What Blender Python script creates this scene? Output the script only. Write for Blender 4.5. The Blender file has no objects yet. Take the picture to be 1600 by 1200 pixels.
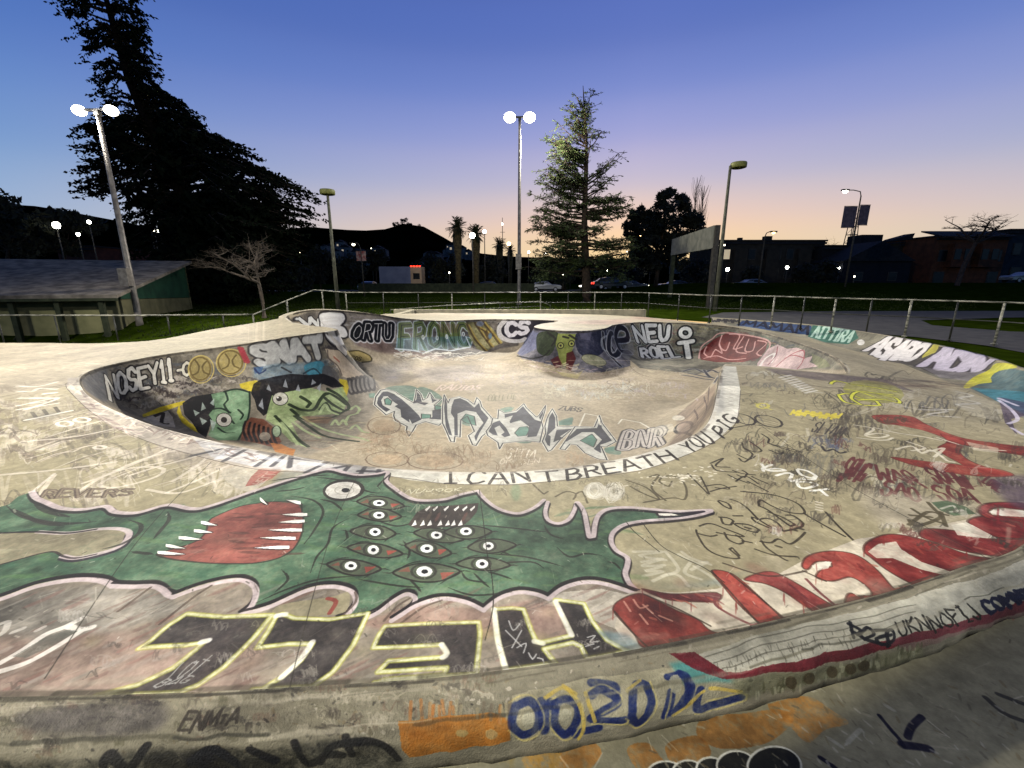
import bpy, bmesh, math, random
import numpy as np
from mathutils import Vector, Matrix
from mathutils.bvhtree import BVHTree
from mathutils.geometry import delaunay_2d_cdt
R = math.radians
SC = bpy.context.scene
COL = SC.collection
rnd = random.Random(7)
nrs = np.random.RandomState(11)

# ------------------------------------------------------------------ camera
FPX = 669.0; PITCH = R(13.4); EYE = 1.5
cam_d = bpy.data.cameras.new('camera'); cam = bpy.data.objects.new('camera', cam_d); COL.objects.link(cam)
cam_d.sensor_width = 36.0; cam_d.lens = 36.0 * FPX / 1600.0
cam_d.clip_start = 0.05; cam_d.clip_end = 6000
cam.location = (0, 0, EYE); cam.rotation_euler = (R(90) - PITCH, 0, 0)
SC.camera = cam

# ------------------------------------------------------------------ sky (dusk: sun just below the horizon, right of centre)
world = bpy.data.worlds.new('World'); SC.world = world; world.use_nodes = True
wn = world.node_tree.nodes; wl = world.node_tree.links; wn.clear()
def s2l(c): return tuple(((v/255.0)/12.92 if v/255.0 <= 0.04045 else ((v/255.0+0.055)/1.055)**2.4) for v in c)
w_out = wn.new('ShaderNodeOutputWorld'); w_bg = wn.new('ShaderNodeBackground')
w_tc = wn.new('ShaderNodeTexCoord'); w_sep = wn.new('ShaderNodeSeparateXYZ')
wl.new(w_tc.outputs['Generated'], w_sep.inputs[0])
def wmath(op, a, b=None, c=None, clamp=False):
    n = wn.new('ShaderNodeMath'); n.operation = op; n.use_clamp = clamp
    for i, v in enumerate((a, b, c)):
        if v is None: continue
        if isinstance(v, (int, float)): n.inputs[i].default_value = v
        else: wl.new(v, n.inputs[i])
    return n.outputs[0]
elev = wmath('MULTIPLY', wmath('ARCSINE', w_sep.outputs['Z']), 2/math.pi, clamp=True)      # 0 horizon .. 1 zenith
azim = wmath('ARCTAN2', w_sep.outputs['X'], w_sep.outputs['Y'])
def ramp(stops):
    r = wn.new('ShaderNodeValToRGB'); r.color_ramp.interpolation = 'CARDINAL'
    while len(r.color_ramp.elements) < len(stops): r.color_ramp.elements.new(0.5)
    for e, (p, c) in zip(r.color_ramp.elements, stops):
        e.position = p; e.color = (*s2l(c), 1)
    wl.new(elev, r.inputs[0]); return r.outputs[0]
ramp_cool = ramp([(0, (150,184,212)), (.05, (136,178,218)), (.12, (100,152,208)), (.194, (74,124,194)), (.26, (64,106,180)), (.317, (58,94,166)), (1, (40,56,112))])
ramp_warm = ramp([(0, (255,208,136)), (.035, (255,218,158)), (.075, (250,212,180)), (.12, (212,196,204)), (.17, (176,174,214)), (.22, (138,150,210)), (.27, (106,126,196)), (.33, (86,108,182)), (1, (50,68,126))])
d_az = wmath('ABSOLUTE', wmath('SUBTRACT', azim, R(15)))
w_fac = wmath('SUBTRACT', 1.0, wmath('SMOOTH_MIN', wmath('DIVIDE', d_az, R(68)), 1.0, 0.3), clamp=True)
w_fac = wmath('POWER', w_fac, 0.75)
w_mix = wn.new('ShaderNodeMix'); w_mix.data_type = 'RGBA'
wl.new(w_fac, w_mix.inputs['Factor']); wl.new(ramp_cool, w_mix.inputs['A']); wl.new(ramp_warm, w_mix.inputs['B'])
wl.new(w_mix.outputs['Result'], w_bg.inputs['Color']); w_bg.inputs['Strength'].default_value = 1.0
wl.new(w_bg.outputs[0], w_out.inputs[0])

SC.view_settings.view_transform = 'Standard'; SC.view_settings.look = 'None'
SC.view_settings.exposure = 0; SC.view_settings.gamma = 1
SC.render.engine = 'CYCLES'
SC.cycles.max_bounces = 4; SC.cycles.diffuse_bounces = 3; SC.cycles.use_denoising = True

# ------------------------------------------------------------------ helpers
def ray(px, py):
    a = (px-800)/FPX; b = -(py-600)/FPX
    return Vector((a, math.cos(PITCH)+b*math.sin(PITCH), -math.sin(PITCH)+b*math.cos(PITCH)))
def atz(px, py, z=0.0):
    r = ray(px, py); t = (z-EYE)/r.z
    return Vector((r.x*t, r.y*t, z))
def aty(px, py, Y):
    r = ray(px, py); t = Y/r.y
    return Vector((r.x*t, Y, EYE+r.z*t))
def tag(o, label=None, cat=None, group=None, kind=None):
    if label: o['label'] = label
    if cat: o['category'] = cat
    if group: o['group'] = group
    if kind: o['kind'] = kind
    return o
def empty(name, loc, label, cat, group=None, rz=0):
    o = bpy.data.objects.new(name, None); COL.objects.link(o)
    o.location = loc; o.rotation_euler = (0, 0, rz); o.empty_display_size = .2
    return tag(o, label, cat, group)
def mesh_obj(name, V, F, mat, parent=None, smooth=False, uv=None, world_in=False):
    me = bpy.data.meshes.new(name)
    if world_in and parent is not None:
        inv = Matrix.LocRotScale(parent.location, parent.rotation_euler, parent.scale).inverted()
        V = [inv @ Vector(v) for v in V]
    me.from_pydata([tuple(v) for v in V], [], F); me.update()
    if uv is not None:
        l = me.uv_layers.new(name='UVMap')
        idx = np.empty(len(me.loops), dtype=np.int32); me.loops.foreach_get('vertex_index', idx)
        l.data.foreach_set('uv', np.asarray(uv, dtype=np.float32)[idx].ravel())
    if smooth: me.polygons.foreach_set('use_smooth', [True]*len(me.polygons))
    mats = mat if isinstance(mat, (list, tuple)) else [mat]
    for m in mats: me.materials.append(m)
    o = bpy.data.objects.new(name, me); COL.objects.link(o)
    if parent is not None: o.parent = parent
    return o
class MB:
    def __init__(s): s.V = []; s.F = []
    def box(s, c, d, rz=0, M=None):
        c = Vector(c); i = len(s.V)
        rot = Matrix.Rotation(rz, 3, 'Z') if M is None else M
        for sx in (-1, 1):
            for sy in (-1, 1):
                for sz in (-1, 1): s.V.append(c + rot @ Vector((sx*d[0]/2, sy*d[1]/2, sz*d[2]/2)))
        s.F += [tuple(i+k for k in f) for f in ((0,1,3,2),(4,6,7,5),(0,4,5,1),(2,3,7,6),(0,2,6,4),(1,5,7,3))]
        return s
    def tube(s, pts, rads, n=8, caps=True):
        pts = [Vector(p) for p in pts]
        if isinstance(rads, (int, float)): rads = [rads]*len(pts)
        base = len(s.V)
        for k, p in enumerate(pts):
            t = (pts[min(k+1, len(pts)-1)] - pts[max(k-1, 0)]).normalized()
            u = t.cross(Vector((0, 0, 1)))
            if u.length < .05: u = t.cross(Vector((0, 1, 0)))
            u.normalize(); v = t.cross(u)
            for j in range(n):
                a = 2*math.pi*j/n
                s.V.append(p + (u*math.cos(a)+v*math.sin(a))*rads[k])
        for k in range(len(pts)-1):
            for j in range(n):
                a = base+k*n+j; b = base+k*n+(j+1) % n
                s.F.append((a, b, b+n, a+n))
        if caps:
            s.F.append(tuple(base+j for j in reversed(range(n))))
            s.F.append(tuple(base+(len(pts)-1)*n+j for j in range(n)))
        return s
    def lathe(s, c, prof, n=16):
        c = Vector(c); base = len(s.V)
        for (r, z) in prof:
            for j in range(n):
                a = 2*math.pi*j/n; s.V.append(c+Vector((r*math.cos(a), r*math.sin(a), z)))
        for k in range(len(prof)-1):
            for j in range(n):
                a = base+k*n+j; b = base+k*n+(j+1) % n
                s.F.append((a, b, b+n, a+n))
        s.F.append(tuple(base+j for j in reversed(range(n)))); s.F.append(tuple(base+(len(prof)-1)*n+j for j in range(n)))
        return s
    def poly(s, pts):
        i = len(s.V); s.V += [Vector(p) for p in pts]; s.F.append(tuple(range(i, i+len(pts)))); return s
    def prism(s, pts, off):
        off = Vector(off); i = len(s.V); n = len(pts)
        s.V += [Vector(p) for p in pts] + [Vector(p)+off for p in pts]
        s.F.append(tuple(i+k for k in range(n))); s.F.append(tuple(i+n+k for k in reversed(range(n))))
        for k in range(n): s.F.append((i+k, i+n+k, i+n+(k+1) % n, i+(k+1) % n))
        return s
    def build(s, name, mat, parent=None, smooth=False, world_in=False):
        return mesh_obj(name, s.V, s.F, mat, parent, smooth, world_in=world_in)
# ------------------------------------------------------------------ materials
def new_mat(name):
    m = bpy.data.materials.new(name); m.use_nodes = True
    nt = m.node_tree; b = nt.nodes['Principled BSDF']; return m, nt, b
def mat_noise(name, c1, c2, scale=4, rough=.8, detail=5, bump=0.0, metal=0, coord='Object', lin=False, stretch=None, spec=.15):
    m, nt, b = new_mat(name); N = nt.nodes.new; L = nt.links.new
    tc = N('ShaderNodeTexCoord'); no = N('ShaderNodeTexNoise'); no.inputs['Scale'].default_value = scale; no.inputs['Detail'].default_value = detail
    src = tc.outputs[coord]
    if stretch:
        mp = N('ShaderNodeMapping'); mp.inputs['Scale'].default_value = stretch; L(src, mp.inputs[0]); src = mp.outputs[0]
    L(src, no.inputs['Vector'])
    r = N('ShaderNodeValToRGB'); r.color_ramp.elements[0].position = .35; r.color_ramp.elements[1].position = .65
    f = (lambda c: c) if lin else s2l
    r.color_ramp.elements[0].color = (*f(c1), 1); r.color_ramp.elements[1].color = (*f(c2), 1)
    L(no.outputs['Fac'], r.inputs[0]); L(r.outputs[0], b.inputs['Base Color'])
    b.inputs['Roughness'].default_value = rough; b.inputs['Metallic'].default_value = metal
    b.inputs['Specular IOR Level'].default_value = spec
    if bump:
        bp = N('ShaderNodeBump'); bp.inputs['Strength'].default_value = bump; bp.inputs['Distance'].default_value = .02
        L(no.outputs['Fac'], bp.inputs['Height']); L(bp.outputs[0], b.inputs['Normal'])
    return m
def mat_emit(name, c, s):
    m, nt, b = new_mat(name)
    b.inputs['Base Color'].default_value = (*s2l(c), 1)
    b.inputs['Emission Color'].default_value = (*s2l(c), 1); b.inputs['Emission Strength'].default_value = s
    return m

# ------------------------------------------------------------------ skate park outline, from points measured on the photograph
RIM = [  # px, py, z   going round the bowl
 (125,590,.0),(132,612,.0),(160,632,.0),(205,652,.0),(250,668,.0),(320,686,.0),(400,703,.0),(500,719,.0),(600,731,.0),(700,737,.0),(800,737,.0),(900,729,.0),(1000,710,.0),(1065,689,.0),(1100,668,.0),(1115,640,.0),(1122,605,.0),(1130,571,.0),
 (1150,570,.0),(1200,573,-.02),(1260,579,-.04),(1310,584,-.05),(1325,579,-.08),(1308,560,-.12),(1270,543,-.14),(1230,530,-.12),(1190,519,-.08),(1140,510,-.02),(1080,505,.0),(1010,503,.0),
 (962,507,.0),(945,513,.0),(905,517,.0),(860,515.5,.0),(835,511,.0),(846,506,.0),(868,503,.0),(866,500.5,.0),
 (800,499,.0),(750,499,.0),(690,501,.06),(650,499,.2),(620,496,.35),(590,491,.5),(555,487,.62),(520,484.5,.7),(490,484,.72),(462,488,.66),(447,495,.55),(455,502,.5),(480,508,.47),(510,511,.44),(528,515,.4),
 (505,519,.38),(450,526.5,.34),(400,534,.28),(330,544,.18),(260,553,.1),(200,564,.04),(150,576,.0)]
def catmull(P, step, closed=True):
    P = np.asarray(P, float); n = len(P); out = []
    for i in range(n if closed else n-1):
        if closed: a, b, c, d = P[(i-1) % n], P[i], P[(i+1) % n], P[(i+2) % n]
        else: a, b, c, d = P[max(i-1, 0)], P[i], P[i+1], P[min(i+2, n-1)]
        k = max(1, int(np.linalg.norm(c-b)/step))
        for t in np.arange(k)/k:
            out.append(.5*((2*b)+(c-a)*t+(2*a-5*b+4*c-d)*t*t+(3*b-3*c+d-a)*t**3))
    if not closed: out.append(P[-1])
    return np.array(out)
rim3 = catmull([tuple(atz(*p)) for p in RIM], .06)
# outer edge of the concrete
KERB_IN = [(-9,.90),(-7,.98),(-5,1.08),(-3.4,1.16)] + [tuple(atz(x, y, 0))[:2] for x, y in
          ((-100,1092),(0,1090),(200,1086),(400,1078),(600,1066),(700,1058),(800,1046),(900,1032),(1000,1014),(1100,994),(1200,972),(1300,948),(1400,922),(1500,888),(1600,850))] + [(3.75,2.75),(4.9,3.35),(6.3,4.0),(8.2,4.6),(10.5,5.0)]
kerb2 = catmull([(x, y, 0) for x, y in KERB_IN], .05, closed=False)[:, :2]
BANK_TOP = [(9.6,18.9,-.02),(10.2,17.4,-.02)]
BT = [(1200,502),(1280,509),(1350,519),(1420,531),(1500,548),(1560,564),(1610,580)]
BB = [(1140,511,-.22),(1200,518,-.3),(1270,532,-.38),(1350,553,-.4),(1400,565,-.4),(1440,582,-.4),(1490,601,-.4),(1540,624,-.4),(1600,662,-.38)]
bank_top = catmull([tuple(atz(1112, 496.5, 0))] + [tuple(atz(x, y, 0)) for x, y in BT] + [(9.6,7.0,0),(9.0,6.0,0),(8.6,5.2,0)], .15, closed=False)
bank_bot = catmull([tuple(atz(1112, 505, -.12))] + [tuple(atz(*p)) for p in BB] + [(6.6,4.75,-.3),(7.2,4.4,-.15)], .15, closed=False)
def resamp(P, n):
    d = np.r_[0, np.cumsum(np.linalg.norm(np.diff(P, axis=0), axis=1))]; t = np.linspace(0, d[-1], n)
    return np.stack([np.interp(t, d, P[:, k]) for k in range(P.shape[1])], 1)
# ------------------------------------------------------------------ deck height: thin-plate spline through measured heights
ctrl = [tuple(atz(*p)) for p in RIM[::1]]
ctrl += [tuple(atz(*p)) for p in BB]
ctrl += [(-9,.9,0),(-5,1.1,0),(-2,1.25,0),(0,1.4,0),(2,1.95,0),(3.7,2.8,0),(5.5,3.6,0),(-12,4,0),(-12,8,0),(-10.5,11.2,0),(-4,2,0),(0,2.3,0),(3,3.4,0),(4.3,4.4,-.04),(5,5.5,-.1),(6.2,6.4,-.22),
         (4.6,6.6,-.04),(-8.3,6.5,0),(-8.6,8.5,.02),(-8.4,10,.08),(4,19,0),(0,20,0),(-3,19.2,.05),(-16,4,0),(-16,10,0),(7.5,4.2,-.05),(9,4.7,0)]
# far edge of the raised left deck
RIDGE = [(262,528.5,.12),(330,515,.28),(400,504,.42),(435,498,.52)]
ctrl += [tuple(atz(*p)) for p in RIDGE]
ctrl = np.array(ctrl)
def tps_fit(C, lam=1e-3):
    n = len(C); d = np.linalg.norm(C[:, None, :2]-C[None, :, :2], axis=2)
    K = np.where(d > 0, d*d*np.log(d+1e-12), 0)+lam*np.eye(n)
    P = np.c_[np.ones(n), C[:, :2]]; A = np.zeros((n+3, n+3)); A[:n, :n] = K; A[:n, n:] = P; A[n:, :n] = P.T
    w = np.linalg.solve(A, np.r_[C[:, 2], 0, 0, 0]); return C[:, :2].copy(), w
TPS = tps_fit(ctrl)
def zdeck(XY):
    C, w = TPS; XY = np.atleast_2d(XY); n = len(C)
    d = np.linalg.norm(XY[:, None]-C[None], axis=2)
    return (np.where(d > 1e-9, d*d*np.log(d+1e-12), 0) @ w[:n] + w[n]+XY @ w[n+1:])
def inside(poly, XY):
    x, y = XY[:, 0], XY[:, 1]; r = np.zeros(len(x), bool); n = len(poly)
    for i in range(n):
        x0, y0 = poly[i]; x1, y1 = poly[(i+1) % n]
        if y0 == y1: continue
        c = ((y0 > y) != (y1 > y)) & (x < (x1-x0)*(y-y0)/(y1-y0)+x0)
        r ^= c
    return r
def seg_dist(poly, XY, closed=True, chunk=2000):
    A = poly if closed else poly[:-1]; B = np.roll(poly, -1, 0) if closed else poly[1:]
    AB = B-A; L2 = (AB**2).sum(1)+1e-12; D = np.empty(len(XY)); I = np.empty(len(XY), int); T = np.empty(len(XY))
    for k in range(0, len(XY), chunk):
        P = XY[k:k+chunk]; w = P[:, None]-A[None]
        t = np.clip((w*AB).sum(2)/L2, 0, 1); q = w-t[..., None]*AB
        d = (q**2).sum(2); j = d.argmin(1); r = np.arange(len(P))
        D[k:k+chunk] = np.sqrt(d[r, j]); I[k:k+chunk] = j; T[k:k+chunk] = t[r, j]
    return D, I, T
rim2 = rim3[:, :2]
rim_z = zdeck(rim2)
# ------- bowl: depth follows the distance from the rim (quarter-pipe transitions, flat bottom)
RT, DEPTH = 1.5, 1.18
tan_ = np.roll(rim2, -1, 0)-np.roll(rim2, 1, 0); tan_ /= np.linalg.norm(tan_, axis=1)[:, None]
area = .5*np.sum(rim2[:, 0]*np.roll(rim2[:, 1], -1)-np.roll(rim2[:, 0], -1)*rim2[:, 1])
nrm = np.c_[-tan_[:, 1], tan_[:, 0]]*(1 if area > 0 else -1)
pts = []
rings = [.012,.03,.06,.1,.16,.24,.34,.46,.6,.76,.94,1.12,1.3,1.5,1.7]
for k, d in enumerate(rings):
    q = (rim2+nrm*d)[::(1 if d < .3 else 2)]
    D, _, _ = seg_dist(rim2, q); pts.append(q[(abs(D-d) < .12*d+.003) & inside(rim2, q)])
gx, gy = np.meshgrid(np.arange(-8, 8.5, .22), np.arange(2.8, 20, .22)); g_ = np.c_[gx.ravel(), gy.ravel()]
g_ = g_[inside(rim2, g_)]; D, _, _ = seg_dist(rim2, g_); pts.append(g_[D > 1.7])
inner = np.vstack(pts)
def cdt(points, loops, keep):
    V = [Vector(p) for p in points]; E = []; b = len(V)
    for lp, closed in loops:
        n = len(lp); V += [Vector(p) for p in lp]
        E += [(b+i, b+(i+1) % n) for i in range(n if closed else n-1)]; b += n
    vo, eo, fo, *_ = delaunay_2d_cdt(V, E, [], 0, 1e-5)
    VO = np.array([tuple(v) for v in vo]); FO = [tuple(f) for f in fo]
    cen = np.array([VO[list(f)].mean(0) for f in FO]); k = keep(cen)
    FO = [f for f, q in zip(FO, k) if q]
    used = sorted({i for f in FO for i in f}); mp = {u: i for i, u in enumerate(used)}
    return VO[used], [tuple(mp[i] for i in f) for f in FO]
bv, bf = cdt(inner, [(rim2, True)], lambda c: inside(rim2, c))
D, I, T = seg_dist(rim2, bv)
zr = rim_z[I]*(1-T)+rim_z[(I+1) % len(rim2)]*T
t = np.clip(D/RT, 0, 1); a0 = .07; tt = a0+(1-a0)*t; s0 = math.sqrt(1-(1-a0)**2)
s = (np.sqrt(np.clip(1-(1-tt)**2, 0, 1))-s0)/(1-s0)
bz = zr+(-DEPTH-zr)*s
bowl_V = np.c_[bv, bz]; bowl_F = bf
# unrolled coordinates of the bowl skin (metres measured along the curved wall), so paint keeps its proportions on the walls
fine = np.linspace(0, 1, 400); ft = a0+(1-a0)*fine; fs = (np.sqrt(1-(1-ft)**2)-s0)/(1-s0)
def extra(d, hgt):
    dx = np.diff(fine)*RT; dzz = np.diff(fs); out = np.zeros(len(d))
    for k0 in range(0, len(d), 4000):
        h_ = hgt[k0:k0+4000, None]; seg = np.sqrt(dx[None]**2+(h_*dzz[None])**2)-dx[None]; cs = np.c_[seg[:, ::-1].cumsum(1)[:, ::-1], np.zeros(len(h_))]
        q = np.clip(d[k0:k0+4000]/RT, 0, 1)*399; i_ = np.minimum(q.astype(int), 398); f_ = q-i_; r_ = np.arange(len(h_)); out[k0:k0+4000] = cs[r_, i_]*(1-f_)+cs[r_, i_+1]*f_
    return out
ang = np.unwrap(np.arctan2(tan_[:, 1], tan_[:, 0])); nR = len(rim2); step_ = np.linalg.norm(np.roll(rim2, -1, 0)-rim2, axis=1)
ext_a = np.r_[ang-0, ang+(ang[-1]-ang[0])]; kap = np.array([(np.arctan2(np.sin(ang[(i+5) % nR]-ang[(i-5) % nR]), np.cos(ang[(i+5) % nR]-ang[(i-5) % nR])))/(10*.055) for i in range(nR)])*(1 if area > 0 else -1)
rad_ = np.where(kap < -.05, -1/np.minimum(kap, -.05), 99.); kf = np.clip((rad_-.1)/.9, 0, 1)
kf = np.array([kf[[(i+j) % nR for j in range(-9, 10)]].min() for i in range(nR)]); kf = np.array([kf[[(i+j) % nR for j in range(-9, 10)]].mean() for i in range(nR)])
near = rim2[I]*(1-T)[:, None]+rim2[(I+1) % nR]*T[:, None]; dirn = near-bv; ln_ = np.linalg.norm(dirn, axis=1)[:, None]; dirn = np.where(ln_ > 1e-4, dirn/np.maximum(ln_, 1e-4), -nrm[I])
bowl_uv = bv+dirn*(extra(D, zr+DEPTH)*kf[I])[:, None]
# ------- deck: concrete between the kerb, the bank and the lawn
kz = np.zeros(len(kerb2))
far_edge = [tuple(atz(1112, 496.5, 0))[:2], (6.5,21.3), (0,21.6), (-3.6,21.0), (-5.4,18.6)]
lv = [tuple(atz(x, y, z))[:2] for x, y, z in [(560,484.5,.62),(520,482,.7),(488,481.5,.72),(455,485.5,.66),(436,494,.55)]]
lv += [tuple(atz(*p))[:2] for p in reversed(RIDGE)]
lv += [tuple(atz(232, 537, 0))[:2], (-12,11.0),(-15,10.9),(-18,11),(-18,4),(-16,.8)]
outer = np.array([tuple(p) for p in kerb2] + [tuple(p) for p in bank_bot[::-1, :2]] + [tuple(p) for p in far_edge] + lv)
dense = []
for i in range(len(outer)):
    a, b = outer[i], outer[(i+1) % len(outer)]; k = max(1, int(np.linalg.norm(b-a)/.3))
    dense += [a+(b-a)*j/k for j in range(k)]
outer = np.array(dense)
gx, gy = np.meshgrid(np.arange(-18, 11, .3), np.arange(.8, 22, .3)); g_ = np.c_[gx.ravel(), gy.ravel()]
g_ = g_[inside(outer, g_) & ~inside(rim2, g_)]; D1, _, _ = seg_dist(rim2, g_); D2, _, _ = seg_dist(outer, g_); g_ = g_[(D1 > .12) & (D2 > .1)]
off = (rim2-nrm*.09)[::2]; D1, _, _ = seg_dist(rim2, off); off = off[D1 > .08]
gl = np.vstack([g_, off])
dv, df = cdt(gl, [(rim2, True), (outer, True)], lambda c: inside(outer, c) & ~inside(rim2, c))
dz = zdeck(dv)
# exact heights on the borders
Dk, _, _ = seg_dist(kerb2, dv, closed=False); dz = np.where(Dk < .6, dz*np.clip(Dk/.6, 0, 1), dz)
Dr, Ir, Tr = seg_dist(rim2, dv); zz = rim_z[Ir]*(1-Tr)+rim_z[(Ir+1) % len(rim2)]*Tr; dz = np.where(Dr < .002, zz, dz)
Db, Ib, Tb = seg_dist(bank_bot[:, :2], dv, closed=False); zz = bank_bot[Ib, 2]*(1-Tb)+bank_bot[np.minimum(Ib+1, len(bank_bot)-1), 2]*Tb
wb = np.clip(Db/.8, 0, 1); dz = np.where(Db < .8, zz*(1-wb)+dz*wb, dz)
deck_V = np.c_[dv, dz]; deck_F = list(df)
# slab edge: a skirt round the outside so the concrete has thickness
from collections import Counter
cnt = Counter()
for f in deck_F:
    for i in range(len(f)): cnt[tuple(sorted((f[i], f[(i+1) % len(f)])))] += 1
rimset = set(np.where(Dr < .002)[0])
deck_top_n = len(deck_V); DV = [tuple(v) for v in deck_V]; low = {}
for (a, b), c in cnt.items():
    if c == 1 and not (a in rimset and b in rimset):
        for q in (a, b):
            if q not in low: low[q] = len(DV); DV.append((DV[q][0], DV[q][1], -.5))
        deck_F.append((a, b, low[b], low[a]))
deck_V = np.array(DV)
# ------- bank
nb = 90; bt = resamp(bank_top, nb); bb = resamp(bank_bot, nb); NP = 9
bank_V = []; bank_F = []
for i in range(nb):
    for j in range(NP):
        u = j/(NP-1); h = 1-math.sqrt(max(0, 1-u*u*.97)); h /= 1-math.sqrt(.03)
        p = bb[i]*(1-u)+bt[i]*u; bank_V.append((p[0], p[1], bb[i, 2]*(1-h)+bt[i, 2]*h))
    o = bt[i]+(bt[i]-bb[i])/np.linalg.norm((bt[i]-bb[i])[:2]+1e-9)*.22
    bank_V.append((o[0], o[1], bt[i, 2]+.002)); bank_V.append((o[0], o[1], -.5))
M_ = NP+2
for i in range(nb-1):
    for j in range(M_-1): bank_F.append((i*M_+j, (i+1)*M_+j, (i+1)*M_+j+1, i*M_+j+1))
# ------- kerb (rounded lip and front face), s along, v across
kd = np.r_[0, np.cumsum(np.linalg.norm(np.diff(kerb2, axis=0), axis=1))]
kt = np.gradient(kerb2, axis=0); kt /= np.linalg.norm(kt, axis=1)[:, None]; kn = np.c_[kt[:, 1], -kt[:, 0]]
KPROF = [(0,.003),(.03,.004),(.07,-.004),(.11,-.018),(.14,-.035),(.16,-.055),(.172,-.08),(.178,-.11),(.182,-.2),(.186,-.32)]
hsh = np.random.RandomState(2).rand(997); kerb_V = []; kerb_uv = []; kerb_F = []
for i in range(len(kerb2)):
    for (d, z) in KPROF:
        wob = .005*math.sin(i*.37+z*40)+.003*math.sin(i*1.3)+.007*(hsh[(i//2) % 997]-.5)+(.012*(hsh[(i*7+int(z*90)) % 997]-.5) if z < -.03 else 0)
        p = kerb2[i]+kn[i]*(d+(wob if d > .05 else 0)); kerb_V.append((p[0], p[1], z)); kerb_uv.append((kd[i], d-z))
K_ = len(KPROF)
for i in range(len(kerb2)-1):
    for j in range(K_-1): kerb_F.append((i*K_+j, i*K_+j+1, (i+1)*K_+j+1, (i+1)*K_+j))
kerb_uv = np.array(kerb_uv); KL = kd[-1]; KH = .52
kout = kerb2+kn*.18
low_poly = np.array([tuple(p) for p in kout] + [(12,5.2),(12,-6),(-12,-6),(-12,.7)])
gx, gy = np.meshgrid(np.arange(-12, 12, .25), np.arange(-6, 5, .25)); g_ = np.c_[gx.ravel(), gy.ravel()]
g_ = g_[inside(low_poly, g_)]; D2, _, _ = seg_dist(low_poly, g_); g_ = g_[D2 > .08]
lv_, lf_ = cdt(g_, [(low_poly, True)], lambda c: inside(low_poly, c))
LOWZ = -.2
low_V = np.c_[lv_, LOWZ+.012*np.sin(lv_[:, 0]*1.3)*np.cos(lv_[:, 1]*1.7)]

def bvh(V, F): return BVHTree.FromPolygons([Vector(v) for v in V], F)
BV = {'deck': bvh(np.vstack([deck_V, bank_V]), deck_F+[tuple(i+len(deck_V) for i in f) for f in bank_F]),
      'bowl': bvh(bowl_V, bowl_F), 'kerb': bvh(kerb_V, kerb_F), 'low': bvh(low_V, lf_)}
CAMP = Vector((0, 0, EYE))
def hit(surf, px, py):
    r = ray(px, py).normalized()
    h, n, i, d = BV[surf].ray_cast(CAMP, r)
    if h is None:
        if surf == 'bowl': return None
        z = {'deck': 0, 'kerb': -.02, 'low': LOWZ}[surf]
        if r.z > -.01: return None
        d = (z-EYE)/r.z; h = CAMP+r*d
        if surf == 'kerb' and False: return None
    if surf == 'bowl':
        f = bowl_F[i]; a_, b_, c_ = (Vector(bowl_V[k]) for k in f[:3]); v0, v1, v2 = b_-a_, c_-a_, h-a_
        d00, d01, d11, d20, d21 = v0.dot(v0), v0.dot(v1), v1.dot(v1), v2.dot(v0), v2.dot(v1); den = d00*d11-d01*d01 or 1e-12
        v_ = (d11*d20-d01*d21)/den; w_ = (d00*d21-d01*d20)/den; q = bowl_uv[f[0]]*(1-v_-w_)+bowl_uv[f[1]]*v_+bowl_uv[f[2]]*w_
        return (q[0], q[1], d)
    if surf == 'kerb':
        D, I, T = seg_dist(kerb2, np.array([[h.x, h.y]]), closed=False)
        side = 1 if np.dot(np.array([h.x, h.y])-kerb2[I[0]], kn[I[0]]) >= 0 else -1
        return (kd[I[0]]+T[0]*(kd[min(I[0]+1, len(kd)-1)]-kd[I[0]]), D[0]*side-h.z, d)
    return (h.x, h.y, d)
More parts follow.
